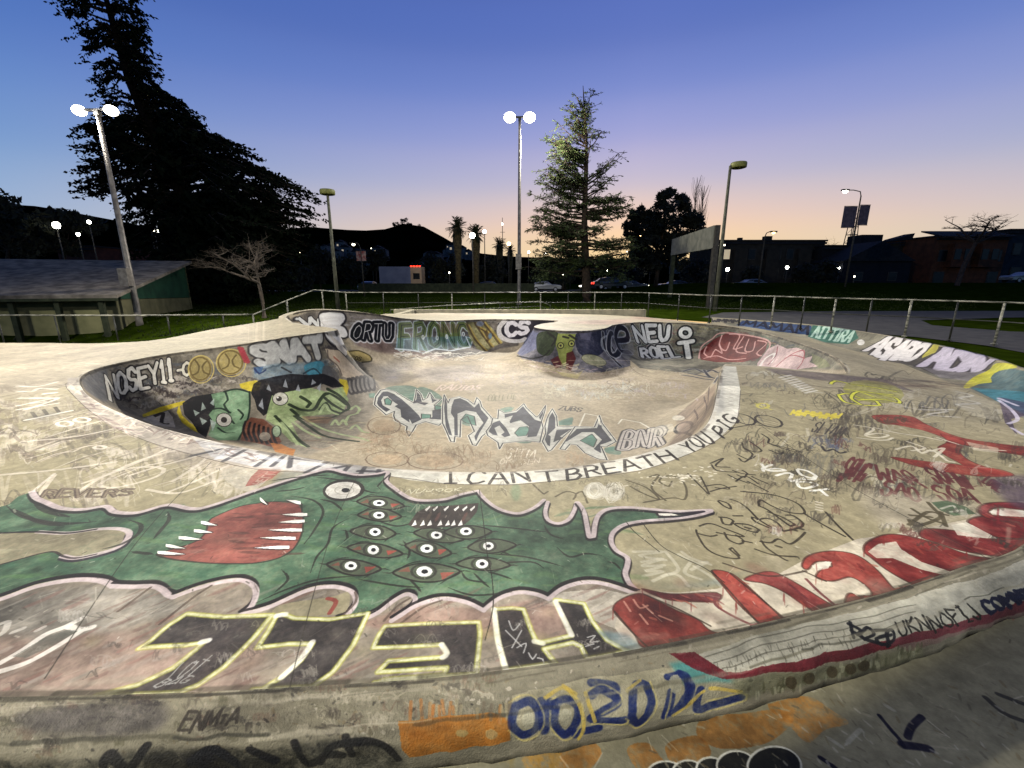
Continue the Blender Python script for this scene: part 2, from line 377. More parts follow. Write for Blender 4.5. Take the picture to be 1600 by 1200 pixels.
# ------------------------------------------------------------------ paint: graffiti laid out on the concrete itself (metres along each surface)
def octnoise(n, octs, seed):
    r = np.random.RandomState(seed); out = np.zeros((n, n), np.float32); amp = 1; tot = 0
    for o in octs:
        g = r.rand(o, o).astype(np.float32)
        xi = np.arange(n)*o/n; i0 = xi.astype(int); f = (xi-i0); f = f*f*(3-2*f); i1 = (i0+1) % o; i0 %= o
        a = g[i0]*(1-f)[:, None]+g[i1]*f[:, None]
        out += amp*(a[:, i0]*(1-f)[None]+a[:, i1]*f[None]); tot += amp; amp *= .62
    return out/tot
NZ = octnoise(1024, (8, 19, 41, 97, 211, 400), 3); NZ = (NZ-NZ.mean())/NZ.std()
NZ2 = octnoise(1024, (64, 150, 333, 512), 5); NZ2 = (NZ2-NZ2.mean())/NZ2.std()
class Canvas:
    def __init__(s, name, x0, y0, x1, y1, res, base):
        s.name = name; s.x0, s.y0, s.res = x0, y0, res
        s.w = int((x1-x0)/res); s.h = int((y1-y0)/res)
        s.a = np.empty((s.h, s.w, 3), np.float32); s.a[:] = base; s.x1 = x0+s.w*res; s.y1 = y0+s.h*res
    def win(s, xa, ya, xb, yb):
        i0 = max(0, int((ya-s.y0)/s.res)); i1 = min(s.h, int((yb-s.y0)/s.res)+2)
        j0 = max(0, int((xa-s.x0)/s.res)); j1 = min(s.w, int((xb-s.x0)/s.res)+2)
        return (i0, i1, j0, j1) if i1 > i0 and j1 > j0 else None
    def blend(s, i0, i1, j0, j1, m, col, tex=0.0, wear=0.0):
        c = np.asarray(col, np.float32)
        if tex or wear:
            n = NZ[np.ix_(np.arange(i0, i1) % 1024, np.arange(j0, j1) % 1024)]
        if tex: c = c[None, None]*(1+tex*n[..., None])
        if wear: m = m*np.clip(1-wear*(n*.5+.5+.5*NZ2[np.ix_(np.arange(i0, i1)*2 % 1024, np.arange(j0, j1)*2 % 1024)]), 0, 1)
        s.a[i0:i1, j0:j1] += m[..., None]*(c-s.a[i0:i1, j0:j1])
    def fill(s, P, col, al=1.0, tex=.05, wear=0.0, soft=0):
        P = np.asarray(P); pad = soft+s.res
        w = s.win(P[:, 0].min()-pad, P[:, 1].min()-pad, P[:, 0].max()+pad, P[:, 1].max()+pad)
        if not w: return
        i0, i1, j0, j1 = w; H, W = i1-i0, j1-j0
        if H*W > 3e7: return
        X = (P[:, 0]-s.x0)/s.res-j0; Y = (P[:, 1]-s.y0)/s.res-i0
        acc = np.zeros((H, W+1), np.int16)
        for k in range(len(X)):
            x0, y0, x1, y1 = X[k], Y[k], X[(k+1) % len(X)], Y[(k+1) % len(X)]
            if y0 > y1: x0, y0, x1, y1 = x1, y1, x0, y0
            r0 = max(0, math.ceil(y0-.5)); r1 = min(H-1, math.ceil(y1-.5)-1)
            if r1 < r0: continue
            rr = np.arange(r0, r1+1); xc = x0+(rr+.5-y0)/(y1-y0)*(x1-x0)
            acc[rr, np.clip(np.ceil(xc-.5), 0, W).astype(int)] += 1
        m = ((np.cumsum(acc, 1)[:, :W] & 1)).astype(np.float32)
        if soft:
            k = max(1, int(soft/s.res))
            for _ in range(2):
                for ax in (0, 1):
                    c = np.cumsum(np.pad(m, [(k+1, k) if a == ax else (0, 0) for a in (0, 1)], mode='edge'), ax)
                    m = (np.take(c, range(2*k+1, c.shape[ax]), ax)-np.take(c, range(0, c.shape[ax]-2*k-1), ax))/(2*k+1)
        s.blend(i0, i1, j0, j1, m*al, col, tex, wear)
    def stroke(s, P, wd, col, al=1.0, soft=.25, tex=0, wear=0.0, taper=False):
        """one whole polyline rasterised as the union of capsules"""
        P = np.asarray(P, float)
        if len(P) < 2: return
        rr = wd/2*(1+soft)+s.res
        w = s.win(P[:, 0].min()-rr, P[:, 1].min()-rr, P[:, 0].max()+rr, P[:, 1].max()+rr)
        if not w: return
        i0, i1, j0, j1 = w
        if (i1-i0)*(j1-j0) > 2.5e7: return
        M = np.full((i1-i0, j1-j0), 9e9, np.float32)
        X = (P[:, 0]-s.x0)/s.res; Y = (P[:, 1]-s.y0)/s.res; r = rr/s.res; n = len(X)
        for k in range(n-1):
            a0, b0, a1, b1 = X[k], Y[k], X[k+1], Y[k+1]
            wj0 = max(j0, int(min(a0, a1)-r)); wj1 = min(j1, int(max(a0, a1)+r)+2)
            wi0 = max(i0, int(min(b0, b1)-r)); wi1 = min(i1, int(max(b0, b1)+r)+2)
            if wj1 <= wj0 or wi1 <= wi0: continue
            x = (np.arange(wj0, wj1)+.5-a0)[None].astype(np.float32); y = (np.arange(wi0, wi1)+.5-b0)[:, None].astype(np.float32)
            dx, dy = a1-a0, b1-b0; L = dx*dx+dy*dy
            if L < 1e-9: t = 0
            else: t = np.clip((x*dx+y*dy)/L, 0, 1)
            d = (x-t*dx)**2+(y-t*dy)**2
            if taper:
                u = (k+.5)/(n-1); f = max(.25, min(1, 4*u, 4*(1-u))); d = d/(f*f)
            v = M[wi0-i0:wi1-i0, wj0-j0:wj1-j0]; np.minimum(v, d, out=v)
        hw = wd/2/s.res; e = max(.7, hw*soft)
        m = np.clip((hw+e*.5-np.sqrt(M))/e, 0, 1)
        s.blend(i0, i1, j0, j1, m*al, col, tex, wear)
    def image(s):
        im = bpy.data.images.new(s.name, s.w, s.h, alpha=False)
        b = np.ones((s.h, s.w, 4), np.float32); b[..., :3] = np.clip(s.a/255., 0, 1)
        im.pixels.foreach_set(b.ravel()); im.update(); return im
CN = Canvas('deck_near_paint', -6.6, .2, 8.6, 6.2, .003, (156,147,117))
CF = Canvas('deck_far_paint', -18.6, -6.4, 13, 22, .009, (166,156,128))
CB = Canvas('bowl_paint', -8.6, 1.9, 9.2, 20.2, .005, (166,154,130))
CK = Canvas('kerb_paint', 0, 0, KL, KH, .0035, (134,128,108))
SURF = {'deck': (CN, CF), 'low': (CN,), 'bowl': (CB,), 'kerb': (CK,)}

def smooth_px(P, closed=False, step=4):
    return catmull([(x, y) for x, y in P], step, closed) if len(P) > 2 else np.array([np.array(P[0])*(1-t)+np.array(P[1])*t for t in np.linspace(0, 1, 12)])
def lin_px(P, closed=False, step=5):
    out = []; n = len(P)
    for i in range(n if closed else n-1):
        a, b = np.array(P[i], float), np.array(P[(i+1) % n], float); k = max(1, int(np.linalg.norm(b-a)/step))
        out += [a+(b-a)*j/k for j in range(k)]
    if not closed: out.append(np.array(P[-1], float))
    return np.array(out)
def runs(surf, Q):
    """photograph measurements -> positions on the surface, split where the surface is interrupted"""
    out = []; cur = []; ds = []
    for x, y in Q:
        h = hit(surf, x, y)
        if h is None:
            if len(cur) > 1: out.append(cur)
            cur = []; continue
        if cur and math.hypot(h[0]-cur[-1][0], h[1]-cur[-1][1]) > .09*h[2]+.12 and surf != 'deck':
            if len(cur) > 1: out.append(cur)
            cur = []
        cur.append((h[0], h[1])); ds.append(h[2])
    if len(cur) > 1: out.append(cur)
    return out, (sum(ds)/len(ds) if ds else 1)
def F(surf, P, col, al=1, smooth=False, tex=.07, wear=.12, soft=0):
    Q = smooth_px(P, True) if smooth else lin_px(P, True)
    h = [hit(surf, x, y) for x, y in Q]; h = [(a[0], a[1]) for a in h if a]
    if len(h) > 2:
        for c in SURF[surf]: c.fill(h, col, al, tex, wear, soft)
def S(surf, P, wpx, col, al=1, closed=False, smooth=True, soft=.3, wear=.08, taper=False, tex=.03):
    if len(P) < 2: return
    if closed and not smooth: P = list(P)+[P[0]]
    Q = smooth_px(P, closed) if smooth else lin_px(P)
    if closed and smooth: Q = np.vstack([Q, Q[:1]])
    rs, d = runs(surf, Q); w = wpx*d/FPX
    for r in rs:
        for c in SURF[surf]: c.stroke(r, w, col, al, soft, tex, wear, taper)
def lerp_path(P, u):
    P = np.asarray(P, float); d = np.r_[0, np.cumsum(np.linalg.norm(np.diff(P, axis=0), axis=1))]; t = u*d[-1]
    return np.array([np.interp(t, d, P[:, 0]), np.interp(t, d, P[:, 1])])
G = {
'A': [[(0,0),(.45,1),(.55,1),(1,0)],[(.2,.38),(.8,.38)]], 'B': [[(.05,0),(.05,1),(.6,1),(.85,.85),(.8,.6),(.5,.52),(.85,.42),(.95,.2),(.65,0),(.05,0)],[(.05,.52),(.5,.52)]],
'C': [[(.95,.8),(.7,1),(.3,1),(.05,.7),(.05,.3),(.3,0),(.7,0),(.95,.2)]], 'D': [[(.05,0),(.05,1),(.5,1),(.9,.75),(.95,.35),(.6,0),(.05,0)]],
'E': [[(.95,1),(.05,1),(.05,0),(.95,0)],[(.05,.5),(.75,.5)]], 'F': [[(.95,1),(.08,1),(.08,0)],[(.08,.5),(.75,.5)]],
'G': [[(.95,.8),(.6,1),(.25,.95),(.05,.6),(.1,.2),(.4,0),(.8,.05),(.92,.42),(.55,.42)]], 'H': [[(.05,0),(.05,1)],[(.95,0),(.95,1)],[(.05,.5),(.95,.5)]],
'I': [[(.2,1),(.8,1)],[(.5,1),(.5,0)],[(.15,0),(.85,0)]], 'J': [[(.8,1),(.8,.2),(.5,0),(.2,.1),(.1,.3)]], 'K': [[(.08,0),(.08,1)],[(.9,1),(.1,.45),(.95,0)]],
'L': [[(.1,1),(.1,0),(.9,0)]], 'M': [[(0,0),(.1,1),(.5,.35),(.9,1),(1,0)]], 'N': [[(.05,0),(.05,1),(.95,0),(.95,1)]],
'O': [[(.5,1),(.15,.85),(.03,.5),(.15,.15),(.5,0),(.85,.15),(.97,.5),(.85,.85),(.5,1)]], 'P': [[(.08,0),(.08,1),(.65,1),(.92,.8),(.85,.55),(.5,.45),(.08,.45)]],
'Q': [[(.5,1),(.1,.8),(.05,.3),(.5,0),(.9,.2),(.95,.7),(.5,1)],[(.6,.3),(1,-.05)]], 'R': [[(.08,0),(.08,1),(.65,1),(.92,.8),(.8,.55),(.08,.48)],[(.45,.5),(.95,0)]],
'S': [[(.92,.82),(.6,1),(.2,.95),(.08,.72),(.3,.55),(.75,.45),(.92,.25),(.7,.03),(.3,0),(.06,.18)]], 'T': [[(0,1),(1,1)],[(.5,1),(.5,0)]],
'U': [[(.05,1),(.07,.25),(.3,0),(.7,0),(.93,.25),(.95,1)]], 'V': [[(0,1),(.5,0),(1,1)]], 'W': [[(0,1),(.22,0),(.5,.7),(.78,0),(1,1)]],
'X': [[(0,1),(1,0)],[(0,0),(1,1)]], 'Y': [[(0,1),(.5,.5),(1,1)],[(.5,.5),(.5,0)]], 'Z': [[(.05,1),(.95,1),(.05,0),(.95,0)]],
'0': [[(.5,1),(.12,.8),(.12,.2),(.5,0),(.88,.2),(.88,.8),(.5,1)]], '1': [[(.2,.75),(.5,1),(.5,0)],[(.2,0),(.8,0)]],
'2': [[(.1,.8),(.4,1),(.85,.85),(.8,.6),(.05,0),(.95,0)]], '3': [[(.1,.9),(.6,1),(.85,.75),(.45,.52),(.9,.3),(.6,0),(.1,.1)]],
'5': [[(.9,1),(.2,1),(.12,.55),(.65,.6),(.92,.3),(.6,0),(.08,.08)]], '6': [[(.8,.95),(.3,.8),(.08,.3),(.4,0),(.85,.15),(.8,.45),(.4,.5),(.12,.35)]],
'8': [[(.5,.52),(.15,.75),(.5,1),(.85,.75),(.5,.52),(.1,.25),(.5,0),(.9,.25),(.5,.52)]], '4': [[(.7,0),(.7,1),(.05,.35),(.95,.35)]],
'+': [[(.5,.8),(.5,.2)],[(.15,.5),(.85,.5)]], '-': [[(.15,.5),(.85,.5)]], ')': [[(.2,1),(.6,.5),(.2,0)]], '(': [[(.8,1),(.4,.5),(.8,0)]], '$': [[(.92,.82),(.5,.95),(.1,.75),(.85,.3),(.5,.05),(.08,.2)],[(.5,1.1),(.5,-.1)]]}
def T(surf, text, base, top, layers, gap=.22, smooth=False, wob=.03, soft=.3, wear=.08, seed=1):
    """lettering between a base line and a top line; layers = [(width, colour[, dx, dy]), ...] drawn in turn"""
    r = random.Random(seed); ws = [.45 if c == ' ' else (.6 if c in 'I1+-' else (1.15 if c in 'MW' else 1)) for c in text]
    tot = sum(ws)+gap*(len(text)-1); L = []
    x = 0
    for c, w in zip(text, ws):
        if c != ' ':
            for st in G[c]:
                q = []
                jx = r.uniform(-wob, wob)
                for (u, v) in st:
                    U = (x+u*w)/tot; v2 = v+jx+r.uniform(-wob, wob)
                    q.append(tuple(lerp_path(base, U)*(1-v2)+lerp_path(top, U)*v2))
                L.append(q)
        x += w+gap
    for ly in layers:
        wd, col = ly[0], ly[1]; dx, dy = (ly[2], ly[3]) if len(ly) > 3 else (0, 0)
        for q in L: S(surf, [(a+dx, b+dy) for a, b in q], wd, col, smooth=smooth, soft=soft, wear=wear)
def ell(cx, cy, rx, ry, n=14, rot=0):
    c, s_ = math.cos(rot), math.sin(rot)
    return [(cx+rx*math.cos(2*math.pi*k/n)*c-ry*math.sin(2*math.pi*k/n)*s_, cy+rx*math.cos(2*math.pi*k/n)*s_+ry*math.sin(2*math.pi*k/n)*c) for k in range(n)]
def scrib(surf, cx, cy, w, h, n, wpx, col, al=.8, seed=0, rot=0, letters=None):
    """an illegible hand-style tag: a run of loops and zigzags"""
    r = random.Random(seed); k = letters or max(3, n); c, s_ = math.cos(rot), math.sin(rot)
    for part in range(2 if k > 5 else 1):
        P = []
        mode = r.random(); ph = r.uniform(0, 6)
        for i in range(k*4 if mode < .6 else k*3):
            N_ = k*4 if mode < .6 else k*3; u = (i+.5)/N_
            if mode < .6:
                ph += r.choice((1.3, 1.6, 2.0, -1.2)); x = (u-.5)*w+math.cos(ph)*w/k*r.uniform(.2, .8); y = math.sin(ph)*h*r.uniform(.25, .55)
            else: x = (u-.5)*w+r.uniform(-.6, .6)*w/k; y = (r.choice((-.5, .5))*r.uniform(.4, 1))*h
            P.append((cx+x*c-y*s_, cy+x*s_+y*c))
        S(surf, P, wpx, col, al, taper=True, wear=.1)
def scribbles(surf, poly, n, size, wpx, cols, al, seed):
    r = random.Random(seed); xs = [p[0] for p in poly]; ys = [p[1] for p in poly]; k = 0; g = 0
    while k < n and g < n*30:
        g += 1; x, y = r.uniform(min(xs), max(xs)), r.uniform(min(ys), max(ys))
        if not inside(poly, np.array([[x, y]]))[0]: continue
        s_ = r.uniform(*size); f = max(.12, min(.6, (y-440)/700.))
        scrib(surf, x, y, s_, s_*f*r.uniform(.7, 1.3), r.randint(3, 6), wpx*r.uniform(.6, 1.3), r.choice(cols), al*r.uniform(.4, 1), seed=r.random(), rot=r.uniform(-.35, .35)); k += 1
BLK = (40,36,34); WHT = (222,216,198); GRY = (120,114,104)
# ================================================================== ARTWORK
DK = (56,50,46)
# --- concrete tone variation: broad mottling and worn, scuffed zones
for c in (CN, CF, CB, CK):
    H_, W_ = c.a.shape[:2]; ii = (np.arange(H_)*c.res/.011).astype(int) % 1024; jj = (np.arange(W_)*c.res/.011).astype(int) % 1024
    c.a *= (1+.02*NZ[np.ix_(ii, jj)])[..., None]
    ii = (np.arange(H_)*c.res/.004).astype(int) % 1024; jj = (np.arange(W_)*c.res/.004).astype(int) % 1024
    c.a *= (1+.018*NZ2[np.ix_(ii, jj)])[..., None]
# ----------------------------------------------------------------- lower ground in front of the kerb
for c in (CN, CF): c.fill([tuple(p) for p in kout[::3]]+[(12,5.2),(12,-6),(-12,-6),(-12,.7)], (122,118,98), .95, tex=.035)
for q in ([(820,1165),(900,1150),(940,1175),(900,1215),(830,1210)], [(980,1170),(1010,1160),(1030,1180),(1040,1200),(1000,1205)], [(1100,1120),(1160,1115),(1220,1108),(1240,1125),(1200,1160),(1130,1170),(1090,1150)], [(1200,1100),(1260,1088),(1300,1110),(1326,1130),(1290,1140),(1262,1160),(1230,1130)], [(1040,1165),(1090,1150),(1110,1180),(1060,1200)]):
    F('low', q, (158,112,58), .75, smooth=True, tex=.15, wear=.45)
F('low', [(770,1160),(860,1150),(870,1200),(800,1210)], (140,118,64), .6, wear=.5, smooth=True)
for cx, cy, r_ in ((1040,1212,30),(1075,1206,24),(1110,1200,22),(1150,1196,30),(1210,1198,42)):
    F('low', ell(cx, cy, r_, r_*.75), (52,52,46), 1, smooth=True); S('low', ell(cx, cy, r_, r_*.75), 2.2, (190,188,170), .95, closed=True)
for q, w_ in (([(1374,1118),(1392,1140),(1406,1156),(1412,1166)], 4), ([(1410,1164),(1430,1166),(1452,1170)], 8), ([(1418,1152),(1424,1136),(1440,1120)], 6), ([(1282,1184),(1300,1196),(1312,1206)], 5)): S('low', q, w_, (34,32,46), .95)
for q in ([(1540,1090),(1570,1115),(1610,1130)], [(1560,1085),(1600,1100)]): S('low', q, 5, (60,58,52), .8)
for k in range(160):
    x, y = rnd.uniform(1000,1600), rnd.uniform(1060,1200); S('low', [(x,y),(x+rnd.uniform(4,18),y+rnd.uniform(4,14))], rnd.uniform(1,3), rnd.choice(((160,156,138),(92,88,74),(140,134,112),(110,100,76))), .6, taper=True)
for q in ([(1320,1165),(1345,1140),(1350,1150)], [(1290,1150),(1320,1170)], [(1380,1100),(1400,1112)]): S('low', q, 4, (158,156,140), .6, taper=True)
# ----------------------------------------------------------------- far deck
F('deck', [(-150,538),(230,536),(330,514),(430,497),(500,484),(530,516),(400,534),(260,554),(150,578),(120,600),(-150,640)], (184,172,148), .8, soft=.25)
F('deck', [(540,486),(620,491),(700,493),(1110,496),(1110,504),(960,508),(870,520),(820,506),(760,502),(620,500)], (176,164,140), .7, soft=.15)
for k in range(90):
    x = rnd.uniform(-100,420); y = rnd.uniform(540,600) if x < 120 else rnd.uniform(516,536)
    S('deck', [(x,y),(x+rnd.uniform(20,60),y+rnd.uniform(-4,3)),(x+rnd.uniform(60,120),y+rnd.uniform(-6,4))], rnd.uniform(1,3), rnd.choice(((226,212,182),(170,154,126),(190,174,146))), .25, taper=True)
F('deck', [(880,503),(960,499),(1060,500),(1000,505),(930,508)], (176,128,116), .35, soft=.2)
F('deck', [(850,505),(870,512),(900,514),(940,510),(950,506),(900,506)], (170,160,120), .3, soft=.15)
# ----------------------------------------------------------------- basin on the right
right_zone = [(1155,575),(1320,590),(1440,585),(1600,650),(1700,720),(1700,800),(1300,780),(1160,700)]
F('deck', [(1120,560),(1200,525),(1330,560),(1420,575),(1600,660),(1650,720),(1400,640),(1250,600)], (166,156,128), .5, soft=.3)
scribbles('deck', right_zone, 75, (30,110), 2.2, [(70,66,56),(90,84,72),(84,84,86),(196,190,170),(104,96,78)], .6, 5)
scribbles('deck', [(1160,590),(1600,700),(1600,760),(1180,800)], 70, (14,50), 1.6, [(74,70,58),(92,80,70)], .6, 6)
F('deck', [(1195,575),(1290,583),(1380,592),(1430,612),(1360,600),(1280,594),(1210,583)], (104,94,92), .75, soft=.03)  # soft dark streak of shade painted into the deck colour
S('deck', [(1215,584),(1250,598),(1300,606),(1350,603)], 3, (80,74,66), .6)
for k in range(9): S('deck', [(1218+k*5,590+k*3),(1236+k*5,586+k*3)], 3.5, (214,210,198), .7)
S('deck', [(1240,600),(1260,610),(1285,614)], 2.5, (224,220,205), .7)
# yellow throw-up
F('deck', ell(1365,612,48,17,16,.12), (150,146,84), .8, smooth=True)
for q in ([(1298,600),(1305,595),(1330,600),(1345,603)], [(1310,617),(1320,628),(1350,633),(1375,633),(1370,627),(1345,622),(1325,615),(1310,617)], [(1340,625),(1380,624),(1405,630),(1400,622),(1370,615)],
          [(1320,608),(1350,612),(1395,617)], [(1330,600),(1370,606),(1400,612)], [(1345,632),(1330,622),(1340,612),(1365,620)]):
    S('deck', q, 5.5, (74,74,48), .7); S('deck', q, 3.2, (214,212,82), .95)
T('deck', 'MWMWWMW', [(1235,648),(1310,655)], [(1240,640),(1315,647)], [(2.6,(206,190,84))], wob=.1)
S('deck', ell(1192,634,9,4), 4, (196,186,96), .8, closed=True); S('deck', [(1180,630),(1205,640)], 3, (196,186,96), .8)
# black looping 8 beside the coping
S('deck', ell(1163,655,18,7,12,.3), 3, DK, .9, closed=True); S('deck', ell(1201,658,22,8,12,.25), 3, DK, .9, closed=True)
for k in range(4): S('deck', [(1185,652+k*4),(1215,660+k*3)], 1.5, DK, .7)
S('deck', [(1148,668),(1175,664),(1205,667)], 2.5, DK, .8)
# red arrow-like letter and faded whites on the right of the deck
RED = (138,66,56)
for q in ([(1362,650),(1390,648),(1425,651),(1450,664),(1500,683),(1560,693),(1640,703),(1640,716),(1560,706),(1505,695),(1470,682),(1440,672),(1400,664),(1380,662)], [(1470,678),(1508,690),(1500,706),(1520,722),(1560,735),(1580,742),(1530,738),(1500,724),(1465,702),(1480,690)], [(1392,714),(1450,721),(1500,726),(1560,733),(1584,743),(1540,745),(1480,738),(1430,728)]):
    F('deck', q, RED, .95, tex=.1, wear=.15, smooth=True); S('deck', q, 1.5, (90,56,50), .5, closed=True)
scrib('deck', 1395, 656, 60, 12, 6, 2, (96,84,66), .7, seed=3)
for q in ([(1335,664),(1365,670),(1352,680),(1372,684),(1388,680),(1372,677),(1352,680)], [(1366,668),(1400,676),(1440,682),(1470,688)], [(1400,702),(1425,697),(1440,708),(1455,703),(1470,712),(1480,720),(1490,722)],
          [(1418,690),(1445,700),(1425,704)], [(1455,705),(1475,700),(1460,714)], [(1340,684),(1380,688),(1395,684)], [(1465,684),(1520,700),(1570,704)]): S('deck', q, 3, (206,198,174), .85)
F('deck', [(1510,690),(1560,700),(1560,708),(1520,703)], (196,186,160), .7)
# painted purple tag stack
PT = (104,64,60)
T('deck', 'SRHG', [(1310,745),(1345,752)], [(1330,712),(1368,722)], [(3.2,PT)], wob=.12, smooth=True)
T('deck', 'WAR', [(1370,748),(1448,762)], [(1368,726),(1420,738)], [(3.4,PT)], wob=.12, smooth=True)
T('deck', 'SAO', [(1375,768),(1440,782)], [(1385,748),(1430,760)], [(3.4,PT)], wob=.12, smooth=True)
T('deck', 'SOHW', [(1460,750),(1520,762)], [(1440,728),(1500,738)], [(3.4,PT)], wob=.12, smooth=True)
T('deck', 'SOA', [(1468,778),(1530,786)], [(1450,756),(1515,764)], [(3.6,PT)], wob=.12, smooth=True)
T('deck', 'LOVE', [(1534,752),(1560,770)], [(1546,744),(1566,758)], [(2.4,PT)])
S('deck', [(1284,697),(1290,705),(1302,702),(1312,708),(1322,706)], 3.4, (60,56,54), .9)
T('deck', 'SLTAM', [(1268,672),(1312,684)], [(1278,658),(1325,668)], [(1.8,(84,78,70))], wob=.1)
scribbles('deck', [(1270,680),(1320,688),(1330,705),(1280,700)], 14, (20,45), 1.6, [(100,106,122),(84,80,80)], .7, 9)
# white tag letters
for q in ([(1193,736),(1191,732),(1206,726)], [(1190,725),(1200,735),(1227,735),(1213,732),(1197,734)], [(1213,743),(1228,739),(1238,741),(1233,750),(1237,752),(1257,747)], [(1245,753),(1248,760),(1258,763),(1277,757),(1262,753),(1245,753)], [(1267,767),(1293,764)], [(1281,765),(1292,774)],
          [(1246,734),(1252,742),(1270,747),(1275,744),(1262,736),(1248,733)], [(1256,749),(1272,749),(1275,744)]):
    S('deck', q, 4, (226,222,204), .97, wear=.02)
for k in range(4): S('deck', [(1275,785+k*4-1),(1285,786+k*4)], 2.6, (206,198,176), .8)
# black marker tags on the olive deck
def B(q, w=3): S('deck', q, w, (66,59,47), .95, taper=False, wear=.1)
for q in ([(1162,768),(1200,772),(1225,778),(1248,788),(1257,802),(1230,800),(1205,790),(1188,781),(1186,790),(1200,797),(1235,822),(1242,820),(1222,808),(1200,800)], [(1228,805),(1240,806),(1255,818),(1248,825),(1224,830)],
          [(1141,780),(1155,785),(1170,796),(1186,812),(1210,826),(1222,828),(1216,818),(1200,810),(1184,812)], [(1186,812),(1175,808),(1180,815),(1205,826)], [(1190,845),(1198,856),(1222,872),(1230,876)], [(1188,846),(1205,848),(1216,842),(1234,850),(1248,842),(1258,832)],
          [(1180,858),(1200,865),(1215,868),(1245,870)], [(1093,822),(1110,818),(1138,828),(1162,838),(1140,836),(1120,832)], [(1088,828),(1090,836),(1105,858),(1130,870),(1155,872),(1140,858),(1144,856),(1155,868)], [(1092,834),(1110,838),(1120,836)],
          [(1132,832),(1138,843),(1155,850),(1162,845),(1150,836)], [(1160,845),(1175,848)], [(1127,810),(1130,818),(1142,820),(1146,814),(1136,809),(1124,808)], [(1146,818),(1160,826),(1182,832),(1186,828),(1170,820),(1150,818)], [(1146,806),(1160,806)], [(1122,783),(1130,790),(1142,795),(1138,787),(1124,782)],
          [(1257,803),(1290,822),(1320,838)], [(1290,800),(1310,822),(1345,855)]): B(q)
for x, y in ((1168,825),(1209,833),(1240,828),(1250,826),(1216,854)): S('deck', [(x-3,y-1),(x+4,y+1)], 4.5, (84,77,62), .95)
for q in ([(1110,724),(1130,716),(1118,728),(1140,730)], [(1112,726),(1120,735),(1150,738)], [(1138,742),(1150,748),(1170,755)], [(1145,735),(1160,740),(1180,742)], [(1150,752),(1165,744),(1185,756)],
          [(1155,716),(1163,722),(1176,710),(1162,700),(1160,692)], [(1190,678),(1202,686),(1200,692),(1235,704),(1252,706),(1230,700),(1205,694)], [(1202,703),(1220,710),(1224,706)], [(1163,700),(1178,706),(1190,704),(1172,690)], [(1152,710),(1170,718),(1180,712)],
          [(1160,735),(1168,740),(1163,746),(1152,742)], [(1175,745),(1200,756)], [(1168,752),(1200,768)], [(1158,768),(1180,770)], [(1075,740),(1095,760),(1108,772),(1095,745)], [(1100,760),(1125,757),(1140,764),(1118,762)], [(1110,768),(1128,763),(1150,760)]): B(q, 2.6)
# faint "RIP"-like loops near the horn
for q in ([(978,750),(1010,762),(1030,780),(1003,770),(985,760)], [(1006,785),(1050,778),(1070,780),(1072,762),(1060,746),(1040,744),(1030,752),(1045,760),(1050,752)], [(868,776),(885,768),(900,772),(896,780)], [(900,772),(910,768),(918,786)], [(1015,745),(1030,742),(1018,762),(1040,782)],
          [(935,758),(945,765)], [(833,757),(850,772),(856,768)]): S('deck', q, 3.2, (88,80,62), .8)
# scratched white ovals
for cx, cy, rx, ry in ((930,767,19,13),(958,769,19,14)):
    F('deck', ell(cx,cy,rx,ry), (176,170,150), .85, smooth=True)
    for k in range(9): S('deck', ell(cx+rnd.uniform(-4,4), cy+rnd.uniform(-3,3), rx*rnd.uniform(.3,.9), ry*rnd.uniform(.3,.9), 9, rnd.uniform(0,3)), 1.2, (198,192,172), .8, closed=True)
F('deck', ell(806,769,8,14), (104,124,96), .6, smooth=True, soft=.01)
for k in range(70):
    x = rnd.gauss(1065,38); y = 745+(1065-x)*.12+rnd.gauss(0,6); S('deck', [(x,y),(x+rnd.uniform(1,5),y+rnd.uniform(-1.5,1.5))], 2.4, (214,206,182), .8)
for k in range(260):
    x, y = rnd.uniform(850,1450), rnd.uniform(745,880); S('deck', [(x,y),(x+rnd.uniform(3,16),y+rnd.uniform(0,7))], rnd.uniform(.6,1.6), rnd.choice(((110,102,82),(198,190,166))), .4, taper=True)
# grey-white throw-up near the horn
F('deck', [(975,860),(1040,855),(1100,880),(1120,912),(1010,918),(985,900)], (150,146,122), .5, soft=.02)
for q in ([(990,862),(1035,862),(1000,868),(1040,875)], [(1003,878),(1035,873),(1004,884),(1038,883)], [(1005,900),(1035,893),(1010,892),(1033,886)], [(1040,862),(1060,890),(1035,900)], [(1020,908),(1045,897),(1062,900),(1075,915)], [(1060,866),(1090,880),(1105,878),(1080,890)], [(1078,880),(1070,895),(1095,905)], [(1085,885),(1110,900),(1125,915)], [(1065,862),(1080,872),(1110,882)]):
    S('deck', q, 5, (192,186,162), .6, soft=.6)
# ----------------------------------------------------------------- left part of the deck
left_zone = [(-80,620),(120,620),(200,670),(420,720),(420,765),(0,790),(-120,760)]
scribbles('deck', left_zone, 60, (30,120), 3, [(100,92,78),(120,110,94),(196,186,166),(206,196,176)], .55, 15)
scribbles('deck', [(0,600),(120,605),(140,680),(40,720),(-60,700)], 26, (20,60), 2.4, [(96,84,72),(110,98,84)], .5, 16)
F('deck', [(250,690),(420,712),(560,735),(480,742),(330,735),(230,715)], (178,166,148), .6, soft=.03)
for k in range(130):
    x = rnd.uniform(30,460); y = 640+x*.14+rnd.uniform(-10,90); L_ = rnd.uniform(30,110)
    if y > 778-x*.05: continue
    S('deck', [(x,y),(x+L_*.5,y-L_*.17+rnd.uniform(-4,4)),(x+L_,y-L_*.3)], rnd.uniform(1.2,4), rnd.choice(((214,202,182),(204,190,170),(110,98,84),(92,82,72),(222,212,196))), rnd.uniform(.25,.6), taper=True)
